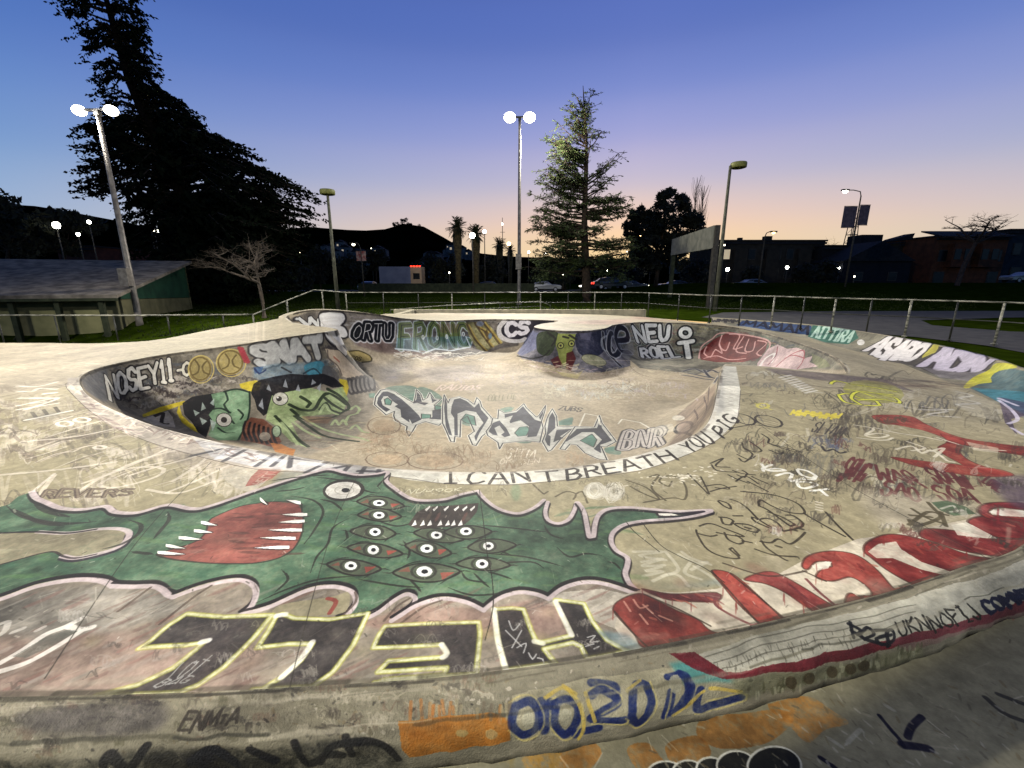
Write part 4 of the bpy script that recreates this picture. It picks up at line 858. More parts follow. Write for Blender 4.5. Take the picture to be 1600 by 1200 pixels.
for q in ([(852,1090),(880,1075),(905,1100),(912,1140),(905,1155)], [(930,1128),(915,1085)], [(1000,1065),(980,1080)], [(1052,1118),(1100,1082)], [(1110,1078),(1158,1080)], [(880,1072),(900,1085)]): S('kerb', q, 5, (190,166,84), .9, wear=.2)
for q in ([(795,1095),(812,1086),(835,1090),(850,1120),(842,1150),(815,1158),(795,1140)], [(860,1092),(885,1084),(908,1098),(908,1135),(886,1156),(862,1140),(860,1110)], [(925,1132),(980,1128),(978,1120)], [(918,1082),(945,1072),(972,1092),(940,1115)], [(984,1130),(1000,1136),(1026,1105),(1016,1066)], [(1040,1126),(1052,1075)], [(1086,1116),(1132,1106),(1164,1092),(1160,1082),(1128,1092),(1104,1098)]): S('kerb', q, 2.6, (196,180,112), .75, wear=.3)
for x, y in ((825,1125),(884,1120),(1056,1070)): F('kerb', ell(x,y,10,16), (150,146,124), .9, smooth=True)
# white brick-lined band with a red border, and tags
F('kerb', [(1062,1030),(1095,1020),(1200,988),(1400,940),(1540,898),(1640,860),(1640,925),(1560,955),(1400,998),(1250,1030),(1150,1052),(1120,1050)], (176,172,152), .95, tex=.08)
F('kerb', [(1045,1020),(1085,1018),(1135,1050),(1250,1030),(1400,997),(1540,960),(1640,925),(1640,940),(1540,975),(1400,1012),(1250,1046),(1130,1062),(1085,1045)], (112,46,52), .92, tex=.1, wear=.12)
F('kerb', [(1380,1000),(1450,985),(1540,960),(1640,930),(1640,960),(1500,990),(1420,1020)], (120,84,86), .5)
for j in range(3):
    S('kerb', [(1100+j*14,1026+j*9),(1200,994+j*13),(1320,970+j*12),(1430,944+j*11)], 1.2, (84,80,70), .7)
for k in range(60):
    x = rnd.uniform(1110,1330); y = 1030-(x-1110)*.24+rnd.uniform(0,26); S('kerb', [(x,y),(x+rnd.uniform(1,5),y+rnd.uniform(5,10))], 1.1, (84,80,70), .6)
for q in ([(1328,972),(1334,996)], [(1325,974),(1345,985),(1340,992)], [(1345,990),(1355,980),(1365,990),(1352,1000),(1345,992)], [(1368,985),(1392,982),(1396,998),(1378,1008),(1370,998),(1392,990)], [(1385,984),(1388,1010)], [(1330,985),(1360,1003),(1390,1008)]): S('kerb', q, 4.5, (46,46,48), .95)
T('kerb', 'UKNNOFIJ', [(1405,992),(1540,968)], [(1398,972),(1515,944)], [(2.6,(58,56,50))], wob=.1)
T('kerb', 'COMNT', [(1545,958),(1620,930)], [(1530,942),(1600,918)], [(5,(40,44,66))], wob=.1, smooth=True)
F('kerb', [(1140,1062),(1300,1040),(1440,1010),(1450,1030),(1300,1062),(1160,1092)], (128,128,98), .6, tex=.2, soft=.01)
for k in range(60):
    x = rnd.uniform(1180,1450); y = 1078-(x-1180)*.27+rnd.uniform(-8,10); S('kerb', [(x,y),(x+rnd.uniform(-3,3),y+rnd.uniform(6,16))], rnd.uniform(2,5), rnd.choice(((168,166,136),(96,96,72),(150,148,124))), .6, taper=True)
for x in (1236,1265,1300,1330,1350): F('kerb', ell(x, 1066-(x-1236)*.24, 9, 10), (86,76,56), .75, smooth=True)
F('kerb', [(1440,1010),(1640,945),(1640,990),(1440,1040)], (96,92,80), .6, soft=.02)
# ----------------------------------------------------------------- banked wall on the right
F('deck', [(1112,497),(1200,502),(1280,509),(1350,519),(1420,531),(1500,548),(1600,577),(1640,590),(1640,680),(1600,655),(1540,622),(1490,600),(1440,581),(1400,564),(1350,552),(1270,531),(1200,517),(1140,509)], (128,124,108), .85, tex=.12)
F('deck', [(1160,501),(1200,503),(1268,509),(1268,524),(1215,518),(1150,508)], (52,74,112), .95); T('deck', 'MAMAM', [(1160,508),(1262,523)], [(1165,501),(1264,510)], [(3,(34,40,60))])
T('deck', 'WMMM', [(1112,503),(1155,505)], [(1112,498),(1155,500)], [(2.5,(60,56,56))])
F('deck', [(1270,508),(1300,511),(1335,516),(1342,528),(1325,538),(1290,535),(1262,526)], (70,114,98), .95)
T('deck', 'AITTIRA', [(1268,526),(1325,536)], [(1276,509),(1338,518)], [(2.8,(172,194,176))], smooth=True)
F('deck', ell(1345,535,6,4.5), (210,206,196), .95, smooth=True)
F('deck', [(1386,526),(1440,535),(1500,549),(1555,562),(1545,580),(1500,590),(1460,585),(1430,572),(1390,565),(1352,549),(1375,540)], (86,80,74), .75)
T('deck', 'ASARO', [(1352,548),(1380,561),(1425,564)], [(1384,526),(1420,532),(1455,538)], [(9.5,(70,64,60)),(6.4,(214,208,200))], gap=.1, wear=.02)
F('deck', [(1442,555),(1460,538),(1470,538),(1462,550),(1440,560)], (186,178,84), .95)
T('deck', 'ADN', [(1440,572),(1500,580),(1530,578)], [(1470,540),(1520,552),(1552,562)], [(13,(70,64,66)),(9.5,(186,178,186))], gap=.12, wear=.02)
F('deck', [(1440,574),(1500,582),(1540,580),(1520,596),(1470,590)], (150,144,142), .8, tex=.12)
F('deck', [(1556,568),(1600,580),(1660,600),(1660,690),(1600,648),(1560,628),(1515,606),(1540,585)], (84,104,106), .95, tex=.12)
F('deck', [(1520,606),(1600,612),(1660,620),(1660,690),(1600,645),(1560,628)], (78,126,134), .9, tex=.1)
F('deck', [(1505,605),(1520,590),(1545,578),(1556,568),(1580,568),(1590,574),(1560,580),(1548,590),(1550,597),(1530,600),(1515,606)], (196,190,72), .95, smooth=True)
F('deck', [(1560,620),(1600,628),(1640,660),(1600,650),(1580,655),(1590,680),(1570,660)], (84,72,92), .7)
for q in ([(1560,625),(1580,640),(1590,655),(1575,662)], [(1560,622),(1590,634)], [(1580,668),(1600,680)]): S('deck', q, 3, (204,196,204), .9)
for k in range(40):
    x = rnd.uniform(1330,1440); S('deck', [(x,590+rnd.uniform(-3,6)),(x+60,598+rnd.uniform(-3,6)),(x+120,603+rnd.uniform(-3,8))], 2, rnd.choice(((120,104,90),(98,90,84),(128,110,92))), .4, taper=True)
F('deck', [(1490,608),(1555,628),(1570,660),(1520,650),(1490,630)], (180,174,154), .5, soft=.04)
for q in ([(1495,612),(1520,618),(1500,622),(1530,630),(1495,632),(1520,638)],[(1440,635),(1480,642),(1450,648),(1500,652)],[(1400,632),(1440,640),(1490,640)]): S('deck', q, 3, (206,202,188), .7)

# seam where the deck meets the kerb: dark, broken line with worn pale edges; chips along the arris
for i_ in range(0, len(kd)-8, 5):
    a_ = kd[i_]; L_ = kd[min(i_+6, len(kd)-1)]-a_; 
    CK.stroke([(a_, .008+rnd.uniform(-.004,.006)), (a_+L_, .008+rnd.uniform(-.004,.006))], rnd.uniform(.008,.022), (70,66,56), rnd.uniform(.3,.8), .8)
    if rnd.random() < .6: CK.stroke([(a_, .045+rnd.uniform(-.02,.02)), (a_+L_*rnd.uniform(.6,2), .045+rnd.uniform(-.02,.02))], rnd.uniform(.004,.02), rnd.choice(((104,98,82),(172,164,142),(88,84,70))), rnd.uniform(.2,.6), .8)
    CK.stroke([(a_, .18+rnd.uniform(-.015,.015)), (a_+L_, .18+rnd.uniform(-.015,.015))], rnd.uniform(.006,.03), rnd.choice(((176,168,144),(96,92,76),(150,144,122),(70,68,58))), rnd.uniform(.25,.7), .8)
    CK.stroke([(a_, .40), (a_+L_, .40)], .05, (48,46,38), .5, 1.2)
    CN.stroke([tuple(kerb2[i_]-kn[i_]*.012), tuple(kerb2[i_+5]-kn[i_+5]*.012)], rnd.uniform(.008,.03), (78,74,62), rnd.uniform(.3,.7), .8)
    if rnd.random() < .5: CN.stroke([tuple(kerb2[i_]-kn[i_]*.05), tuple(kerb2[i_+5]-kn[i_+5]*rnd.uniform(.03,.09))], rnd.uniform(.01,.03), rnd.choice(((92,88,74),(168,160,140))), rnd.uniform(.15,.4), .9)
# more faint tags and overspray on the deck
for k in range(60):
    x, y = rnd.uniform(0,980), rnd.uniform(930,1080); scrib('deck', x, y, rnd.uniform(16,60), rnd.uniform(8,22), rnd.randint(3,6), rnd.uniform(.9,1.8), rnd.choice(((176,170,156),(70,66,60),(150,144,130))), rnd.uniform(.2,.5), seed=rnd.random(), rot=rnd.uniform(-.4,.2))
for k in range(60):
    x, y = rnd.uniform(1180,1600), rnd.uniform(690,860); scrib('deck', x, y, rnd.uniform(16,50), rnd.uniform(8,20), rnd.randint(3,6), rnd.uniform(1,2), rnd.choice(((110,76,68),(78,72,62),(96,90,78),(186,178,160))), rnd.uniform(.25,.65), seed=rnd.random(), rot=rnd.uniform(-.2,.6))
for k in range(50):
    x, y = rnd.uniform(620,1180), rnd.uniform(752,800); scrib('deck', x, y, rnd.uniform(14,50), rnd.uniform(6,16), rnd.randint(3,5), rnd.uniform(1,2), rnd.choice(((112,104,84),(98,92,76),(180,172,150))), rnd.uniform(.25,.5), seed=rnd.random(), rot=rnd.uniform(-.2,.4)) if not (700 < x < 960 and y > 770) else None
for k in range(80):
    x, y = rnd.uniform(-20,900), rnd.uniform(600,1080); F('deck', ell(x, y, rnd.uniform(8,40), rnd.uniform(3,12), 9), rnd.choice(((170,164,148),(110,104,88),(140,128,110),(150,150,140))), rnd.uniform(.08,.22), soft=.03, smooth=True)

for q in ([(330,722),(210,850),(70,1060)], [(1170,650),(1330,760),(1560,880)], [(106,600),(-40,628)], [(560,742),(520,830),(470,1000),(450,1080)], [(1150,580),(1330,600),(1500,625)]):
    S('deck', [(x+rnd.uniform(-2,2), y) for x, y in q], 1.1, (58,54,46), .65)
for k in range(260):
    x, y = rnd.uniform(-20,1600), rnd.uniform(720,1000); S('deck', [(x,y),(x+rnd.uniform(-6,6),y+rnd.uniform(1,5))], rnd.uniform(.8,2), rnd.choice(((62,58,48),(206,200,180))), rnd.uniform(.2,.55))

for q in LET:
    for k in range(10):
        x = rnd.uniform(min(p[0] for p in q)-12, max(p[0] for p in q)+12); y = rnd.uniform(955,1075); F('deck', ell(x, y, rnd.uniform(6,20), rnd.uniform(3,9), 8), rnd.choice(((176,172,150),(150,144,128),(190,186,120))), rnd.uniform(.08,.25), soft=.02, smooth=True)
for q, c in reds:
    for k in range(5):
        i_ = rnd.randrange(len(q)); x, y = q[i_]; S('deck', [(x,y),(x+rnd.uniform(-2,3),y+rnd.uniform(8,22))], rnd.uniform(1,2), c, .6, taper=True)
for k in range(60):
    x, y = rnd.uniform(960,1600), 1000-rnd.uniform(0,1)*90; y = 985-(x-960)*.2+rnd.uniform(-60,20); F('deck', ell(x, y, rnd.uniform(6,26), rnd.uniform(3,9), 8, .4), rnd.choice(((150,90,78),(170,160,140),(120,70,64),(186,176,156))), rnd.uniform(.1,.3), soft=.015, smooth=True)
# ================================================================== inside the bowl
F('bowl', [(585,560),(1000,540),(1100,560),(1110,600),(1100,660),(960,715),(700,730),(560,715),(590,640),(600,590)], (168,154,124), .6, tex=.05, soft=.3)
F('bowl', [(560,545),(750,560),(900,575),(1000,590),(900,600),(700,600),(590,590)], (196,180,152), .6, soft=.5)
# walls: dirty grey painted ground
LW = [(128,592),(150,578),(200,566),(260,555),(330,546),(400,536),(450,528),(505,521),(528,517),(560,560),(590,600),(600,625),(560,680),(480,712),(400,700),(250,664),(160,630)]
F('bowl', LW, (116,110,98), .85, tex=.14, soft=.04)
scribbles('bowl', np.array([(150,580),(330,548),(520,522),(550,600),(400,600),(250,640),(170,620)]), 200, (10,44), 1.8, [(80,74,70),(150,144,132),(70,64,64),(168,160,148),(92,98,104)], .55, 21)
scribbles('bowl', np.array([(200,600),(310,588),(330,600),(260,625),(200,640)]), 26, (16,44), 2.4, [(64,56,54),(160,152,140)], .8, 22)
F('bowl', [(126,592),(150,580),(168,575),(168,628),(150,622),(132,608)], (92,94,100), .7, soft=.03)
T('bowl', 'NOSEY11', [(172,626),(200,612),(232,603),(272,596)], [(164,587),(190,582),(225,571),(268,561)], [(7.5,(50,46,44)),(4.2,(206,200,184))], gap=.2, wob=.05, wear=.05)
T('bowl', '-O', [(277,588),(298,585)], [(276,570),(298,565)], [(6,(58,52,50)),(3.5,(196,190,172))], gap=.1, wob=.03, smooth=True)
for cx, cy, rx, ry in ((313,576,18,20),(360,566,21,20)):
    F('bowl', ell(cx,cy,rx,ry), (160,144,92), .95, smooth=True); S('bowl', ell(cx,cy,rx-2,ry-2), 2, (112,96,56), .9, closed=True); S('bowl', ell(cx+1,cy+1,rx+2,ry+1.5), 1.5, (190,170,100), .8, closed=True)
    S('bowl', [(cx-8,cy-13),(cx-2,cy-4),(cx-4,cy+6),(cx-12,cy+10)], 2, (104,90,54), .9); S('bowl', [(cx+9,cy-11),(cx+3,cy-3),(cx+6,cy+6),(cx+13,cy+9)], 2, (104,90,54), .9)
for k in range(7): S('bowl', [(374+k*1.6,544+k*3.4),(378+k*1.6,545+k*3.4)], 4.5, (156,62,70), .9)
T('bowl', 'SNAT', [(404,570),(440,566),(508,554)], [(392,541),(440,535),(500,526)], [(11.5,(56,54,54)),(8,(172,170,162))], gap=.2, wob=.04, wear=.08)
F('bowl', [(395,575),(430,568),(480,566),(510,562),(520,585),(480,592),(430,600),(395,590)], (96,112,120), .75, tex=.15, soft=.02)
F('bowl', [(475,572),(500,564),(508,575),(500,585),(484,588)], (70,126,140), .9, smooth=True); F('bowl', [(396,574),(412,572),(408,582),(398,584)], (64,88,120), .8)
S('bowl', [(398,576),(405,584),(415,578)], 2, (50,60,90), .9); S('bowl', [(440,574),(455,582)], 2, (50,48,48), .8); S('bowl', [(474,584),(490,576),(500,584)], 2, (48,60,66), .8)
F('bowl', ell(408,568,9,5), (178,178,172), .7); F('bowl', [(505,572),(520,575),(530,590),(520,600),(505,596)], (96,94,92), .8, smooth=True)
F('bowl', [(508,545),(530,548),(560,580),(585,596),(590,606),(562,596),(534,588),(528,575),(514,560)], (194,176,150), .9, tex=.05)
S('bowl', [(512,548),(514,560),(528,572),(534,586)], 2, (90,80,74), .7); S('bowl', [(522,558),(530,565)], 2, (150,80,66), .7)
for k in range(6): S('bowl', ell(548+k*6.5, 604-k*1.2, 3.2, 11, 10, -.15), 6, (68,64,62), .85, closed=True); F('bowl', ell(548+k*6.5, 604-k*1.2, 3.4, 10, 10, -.15), (138,132,122), .95, smooth=True)
# two green monster faces with black spiky hair on the near-left wall
G1, G2 = (112,138,108), (138,152,108)
for q in ([(222,648),(250,636),(288,626),(292,630),(258,642),(224,652)], [(374,600),(388,596),(400,594),(408,598),(404,610),(392,612),(376,606)], [(280,632),(284,648),(296,660),(310,668),(318,680),(300,672),(284,660),(276,644)], [(530,592),(542,594),(545,605),(542,618),(536,622),(532,606)]):
    F('bowl', q, (186,168,52), .95)
F('bowl', [(222,655),(262,642),(270,652),(274,668),(240,664)], (176,168,154), .9); S('bowl', [(242,650),(255,646),(252,660),(262,662)], 4, BLK, .8)
F('bowl', [(285,630),(300,620),(330,615),(346,614),(350,620),(336,640),(330,660),(322,684),(310,676),(300,660),(288,648)], (36,34,36), .97)
F('bowl', [(330,616),(348,612),(362,608),(390,612),(390,640),(386,665),(374,688),(340,688),(325,680),(334,660),(326,648),(336,636)], G1, .97, tex=.12)
for q in ([(302,640),(312,645),(305,650)], [(316,628),(322,638),(314,642)], [(328,655),(338,660),(332,674)], [(312,652),(324,658),(316,664)], [(335,622),(334,634),(328,630)]): F('bowl', q, (150,160,150), .9)
for q in ([(352,612),(356,625),(350,632),(358,645)], [(372,640),(380,648),(376,655)], [(330,640),(345,638),(360,645)], [(390,612),(390,640),(384,664),(372,688)], [(350,612),(370,608),(390,613)], [(340,668),(352,676),(366,676)], [(360,655),(366,662)]): S('bowl', q, 2.4, (44,56,46), .95)
F('bowl', ell(350,656,13,11.5), (70,68,62), 1, smooth=True); F('bowl', ell(350,656,11.5,10), (176,172,160), 1, smooth=True); F('bowl', ell(350,656,5,4.6), (60,56,52), 1, smooth=True)
F('bowl', [(392,614),(396,600),(405,594),(430,588),(455,584),(480,586),(505,584),(522,590),(538,604),(520,606),(505,600),(480,608),(455,612),(430,616),(425,640),(412,650),(402,640),(398,625)], (34,32,34), .97)
F('bowl', [(425,618),(450,612),(485,606),(510,612),(535,604),(545,625),(535,645),(510,648),(480,650),(455,660),(470,690),(480,700),(455,690),(430,665),(415,655),(420,635)], G2, .95, tex=.14)
for q in ([(420,600),(424,612),(416,608)], [(446,592),(450,606),(442,604)], [(466,600),(470,612),(462,610)], [(495,606),(502,598),(500,612)], [(410,622),(412,640),(404,634)], [(488,592),(494,598),(486,602)]): F('bowl', q, (148,150,150), .95)
F('bowl', ell(438,623,13,11), (64,62,54), 1, smooth=True); F('bowl', ell(438,623,11.5,9.8), (182,178,164), 1, smooth=True); F('bowl', ell(436,623,4.6,4), (52,48,44), 1, smooth=True); F('bowl', ell(434,621,1.6,1.4), (220,216,206), 1)
for q in ([(452,632),(470,640),(490,640),(500,625),(510,615),(525,620),(540,632)], [(500,640),(510,630),(516,640),(530,645)], [(455,640),(475,655),(495,655),(520,652),(542,640)], [(470,620),(485,630),(480,636)], [(512,608),(530,618),(545,634),(540,642),(520,632),(508,622)], [(430,650),(450,670),(470,690),(482,698)], [(460,650),(485,668),(510,682),(560,690)]): S('bowl', q, 4.6, (52,60,44), .95)
for q in ([(500,645),(508,632),(515,642),(528,648)], [(515,618),(530,628),(538,634)], [(450,652),(475,672),(500,684)], [(470,650),(500,668),(530,678),(560,684),(580,690)], [(440,660),(455,680),(465,695)], [(540,660),(545,650),(558,646),(562,640),(556,634),(548,640)], [(518,664),(524,656),(530,664),(536,656),(542,664)], [(548,670),(556,664),(566,674),(575,676)]): S('bowl', q, 4, (152,164,122), .9)
F('bowl', [(380,664),(392,652),(412,655),(428,668),(440,690),(430,700),(400,692),(376,688)], (112,74,58), .95)
for k in range(7): S('bowl', [(384+k*7,658+k*2),(380+k*8,672+k*2),(386+k*8,688+k*1.5)], 3, (44,38,34), .95)
F('bowl', ell(414,682,9,7), (146,138,124), .9, smooth=True); F('bowl', ell(432,674,7,9), (142,158,130), .95, smooth=True); S('bowl', ell(432,674,7,9), 1.8, (50,54,46), .9, closed=True)
F('bowl', [(422,692),(440,694),(452,700),(462,702),(458,712),(430,706)], (172,112,56), .9); F('bowl', [(470,650),(520,652),(512,662),(480,660)], (130,96,70), .5)
for k in range(26):
    x = rnd.uniform(470,600); y = rnd.uniform(660,712); S('bowl', [(x,y),(x+rnd.uniform(8,22),y+rnd.uniform(-5,6)),(x+rnd.uniform(20,44),y+rnd.uniform(-6,8))], 2.4, rnd.choice(((172,164,132),(124,108,84),(150,120,96),(186,180,150))), .5, taper=True)
# ------------------------------------------------------------- far wall, left to right
far_zone = [(450,500),(480,487),(520,485),(590,492),(690,502),(750,500),(800,500),(866,502),(866,520),(812,528),(810,540),(780,545),(760,552),(700,560),(620,552),(590,550),(560,540),(530,515),(500,511)]
F('bowl', far_zone, (104,98,92), .85, tex=.15, soft=.03)
scribbles('bowl', np.array([(520,490),(620,500),(860,503),(850,525),(700,552),(570,545),(535,520)]), 120, (8,30), 1.6, [(72,68,74),(150,140,140),(160,156,148),(88,94,104)], .6, 31)
F('bowl', [(545,520),(580,515),(620,545),(700,556),(690,562),(600,552),(560,540)], (150,120,108), .5, soft=.05)
T('bowl', 'VW', [(476,512),(512,508)], [(468,498),(504,497)], [(8,(54,50,50)),(5.5,(200,198,190))], gap=.1, wear=.02)
S('bowl', [(527,500),(522,493),(512,496),(508,506),(514,518),(526,527),(536,522),(532,515)], 15, (48,44,46), 1, wear=0); S('bowl', [(527,500),(522,493),(512,496),(508,506),(514,518),(526,527),(536,522),(532,515)], 10.5, (204,200,192), 1, wear=.02)
F('bowl', [(514,520),(530,535),(545,552),(540,556),(528,545),(518,530)], (206,196,180), .85)
T('bowl', 'ORTU', [(550,528),(580,531),(612,529)], [(556,509),(580,505),(612,506)], [(13,(214,210,204)),(9.5,(26,24,28))], gap=.3, wob=.03, wear=0)
T('bowl', 'ORTU', [(550,528),(580,531),(612,529)], [(556,509),(580,505),(612,506)], [(1,(190,186,180),0,0)], gap=.3, wob=.03, wear=0)
T('bowl', 'FRONC', [(624,543),(660,545),(735,538)], [(626,508),(680,505),(730,506)], [(12,(206,214,212)),(9,(112,124,78))], gap=.3, wob=.03, wear=0)
F('bowl', [(620,528),(660,527),(732,525),(738,540),(700,546),(660,548),(618,545)], (98,134,144), .55, tex=.12)
F('bowl', [(680,506),(722,506),(716,520),(690,520)], (110,90,70), .5, soft=.02)
T('bowl', 'FRONC', [(624,543),(660,545),(735,538)], [(626,508),(680,505),(730,506)], [(1.2,(54,66,60))], gap=.3, wob=.03, wear=0)
S('bowl', [(618,545),(650,548),(662,552),(680,545),(705,548),(735,542),(728,526)], 2.6, (206,214,212), .95, smooth=False)
for x, y in ((661,527),(698,526),(683,528),(724,522)): S('bowl', ell(x,y,1.6,3), 2, (210,214,206), .9, closed=True)
for k in range(90):
    x = rnd.uniform(615,750); y = 556+rnd.uniform(-5,6); S('bowl', [(x,y),(x+rnd.uniform(3,9),y+rnd.uniform(-3,3)),(x+rnd.uniform(8,16),y+rnd.uniform(-3,3))], 1.8, rnd.choice(((214,206,184),(224,218,200),(120,110,96))), .7)
F('bowl', [(726,504),(760,502),(775,520),(786,535),(770,542),(758,550),(745,545),(733,525)], (146,140,98), .95, tex=.2)
for q in ([(730,508),(742,530),(758,548)], [(742,505),(755,525),(768,542)], [(755,504),(768,520),(780,536)], [(748,512),(756,516),(762,528)], [(760,518),(766,528),(762,532)]): S('bowl', q, 4.5, (94,78,58), .8); S('bowl', [(x+3,y) for x, y in q], 3, (186,160,90), .8)
F('bowl', ell(766,525,3,5), (112,134,150), .9); F('bowl', ell(750,506,6,4), (120,128,150), .8)
F('bowl', [(778,505),(800,500),(866,502),(868,515),(840,520),(820,535),(790,530),(780,515)], (50,46,54), .9)
S('bowl', [(790,500),(780,512),(782,525),(795,532),(812,533),(820,530)], 8, (212,206,196), .95); T('bowl', 'CS', [(792,525),(825,520)], [(790,505),(828,501)], [(7,(214,208,204))], smooth=True)
F('bowl', [(835,508),(866,503),(866,512),(850,514)], (84,66,88), .8)
# column below the deck tongue
F('bowl', [(832,516),(880,519),(960,510),(975,525),(985,555),(985,572),(940,582),(900,582),(860,570),(815,560),(808,552)], (112,110,116), .95, tex=.15)
F('bowl', [(830,518),(842,520),(838,545),(815,556),(808,552)], (122,124,146), .9, soft=.02)
F('bowl', [(842,520),(872,520),(866,545),(856,556),(842,552),(838,540)], (66,74,52), .95, smooth=True)
F('bowl', [(872,521),(900,522),(895,545),(885,572),(876,572),(872,552),(868,538)], (136,142,78), .95)
for x, y in ((876,540),(893,537)): F('bowl', ell(x,y,5.5,5.5), (64,64,44), 1); F('bowl', ell(x,y,4,4), (160,160,96), 1); F('bowl', ell(x,y,1.8,1.8), (40,40,34), 1)
F('bowl', [(885,552),(895,548),(900,560),(892,580),(884,576)], (92,48,46), .95); F('bowl', [(860,562),(872,556),(880,572),(868,576)], (104,48,50), .8)
F('bowl', [(900,522),(930,518),(955,512),(950,540),(930,558),(905,552)], (48,50,66), .9, smooth=True); F('bowl', [(905,520),(925,518),(922,532),(908,530)], (104,100,112), .7)
for q in ([(808,556),(830,560),(850,556),(858,548)], [(856,520),(868,530),(862,540)], [(880,526),(888,528)], [(890,524),(900,530)]): S('bowl', q, 2.6, (52,50,44), .9)
F('bowl', ell(928,563,20,8,14,.25), (158,156,124), .95, smooth=True); S('bowl', ell(928,563,20,8,14,.25), 1.2, (100,98,78), .8, closed=True)
for k in range(90):
    x = rnd.gauss(870,40); y = 574+(x-870)*.09+rnd.uniform(-8,9); S('bowl', [(x,y),(x+rnd.uniform(4,12),y+rnd.uniform(-3,3))], 2, rnd.choice(((216,204,184),(206,194,150),(180,160,140),(206,180,172))), .6)
F('bowl', [(868,580),(900,585),(912,578),(902,592),(880,588)], (204,190,136), .8)
# right-hand far wall
RW = [(960,510),(1010,505),(1080,507),(1140,512),(1190,521),(1230,532),(1270,545),(1305,562),(1320,578),(1240,577),(1150,570),(1128,572),(1090,585),(1000,575),(975,555),(958,535)]
F('bowl', RW, (104,102,90), .9, tex=.15, soft=.03)
scribbles('bowl', np.array([(965,512),(1080,508),(1190,522),(1250,540),(1200,565),(1100,560),(980,550)]), 140, (8,30), 1.6, [(150,150,140),(80,90,100),(120,70,66),(90,110,96),(60,56,60),(160,150,110)], .6, 41)
for dx in (0,):
    for q, w in (([(942,520),(946,545),(958,560),(970,572)], 5), ([(950,518),(955,540),(965,555)], 5)): S('bowl', q, w+3, (160,162,160), .9); S('bowl', q, w, (48,46,50), .95)
    S('bowl', [(948,525),(940,530),(942,545),(955,552),(965,565)], 3, (170,172,170), .7)
    S('bowl', [(952,528),(952,548),(960,556),(968,548),(964,530),(956,520)], 12, (170,170,168), .95, closed=True); S('bowl', [(952,528),(952,548),(960,556),(968,548),(964,530),(956,520)], 8, (40,38,42), .97, closed=True)
    S('bowl', [(962,532),(980,530),(978,516),(966,512),(962,528),(970,548),(984,550)], 13, (172,172,170), .95); S('bowl', [(962,532),(980,530),(978,516),(966,512),(962,528),(970,548),(984,550)], 9, (42,34,38), .97)
    F('bowl', [(978,540),(988,535),(992,550),(982,562),(970,556)], (126,124,120), .8)
T('bowl', 'NEU', [(996,534),(1020,533),(1044,530)], [(988,511),(1015,508),(1046,509)], [(13,(204,204,198)),(11.5,(26,24,26)),(6.5,(190,190,184))], gap=.3, wob=.03, wear=.02)
T('bowl', 'ROEL', [(1003,558),(1035,560),(1062,557)], [(1000,545),(1030,541),(1052,542)], [(12,(204,204,198)),(10.5,(26,24,26)),(5.6,(190,190,184))], gap=.3, wob=.03, wear=.02)
T('bowl', 'T', [(1068,558),(1084,560)], [(1062,536),(1082,533)], [(12,(30,28,30)),(7.5,(186,186,178))], wear=.02)
S('bowl', ell(1071,520,8,7), 10, (30,28,30), 1, closed=True, wear=0); S('bowl', ell(1071,520,8,7), 5.5, (190,190,182), 1, closed=True, wear=0)
F('bowl', [(1104,540),(1115,530),(1128,524),(1140,518),(1160,522),(1180,526),(1200,532),(1196,548),(1186,560),(1160,566),(1120,566),(1095,562),(1092,550)], (104,46,42), .97, tex=.08)
for q in ([(1104,542),(1100,552),(1110,558),(1118,546),(1128,552),(1124,538)], [(1128,524),(1124,540),(1134,548),(1140,535)], [(1140,522),(1156,524),(1146,545),(1160,542)], [(1162,526),(1150,548),(1166,552)], [(1170,530),(1164,548),(1176,548),(1180,534)], [(1184,532),(1198,536),(1182,552),(1190,556)], [(1100,560),(1120,556),(1140,562),(1165,560)], [(1092,560),(1096,542),(1112,530),(1132,520),(1200,532),(1194,556)]): S('bowl', q, 2, (190,150,142), .9)
F('bowl', [(1200,545),(1215,538),(1230,545),(1245,543),(1258,548),(1256,560),(1270,556),(1265,566),(1280,572),(1240,578),(1190,575),(1180,572)], (188,164,160), .95, tex=.08)
S('bowl', [(1186,574),(1196,560),(1210,553),(1206,566)], 4, (206,200,190), .9); S('bowl', [(1210,575),(1225,562),(1240,552),(1256,548),(1254,565),(1246,576)], 2, (150,84,88), .9); S('bowl', [(1226,560),(1240,555),(1258,560)], 1.6, (150,84,88), .8); S('bowl', [(1215,542),(1212,556),(1200,570)], 1.8, (130,70,76), .8)
F('bowl', [(1268,552),(1290,562),(1298,572),(1280,576),(1270,566)], (122,124,92), .8)
for q in ([(1068,580),(1085,576),(1100,582),(1112,578),(1124,584)], [(1066,586),(1080,588),(1100,592),(1120,594)], [(1075,583),(1090,586),(1110,590)], [(1100,578),(1108,588),(1120,592)]): S('bowl', q, 6, (150,150,146), .8); S('bowl', q, 4, (66,64,68), .95)
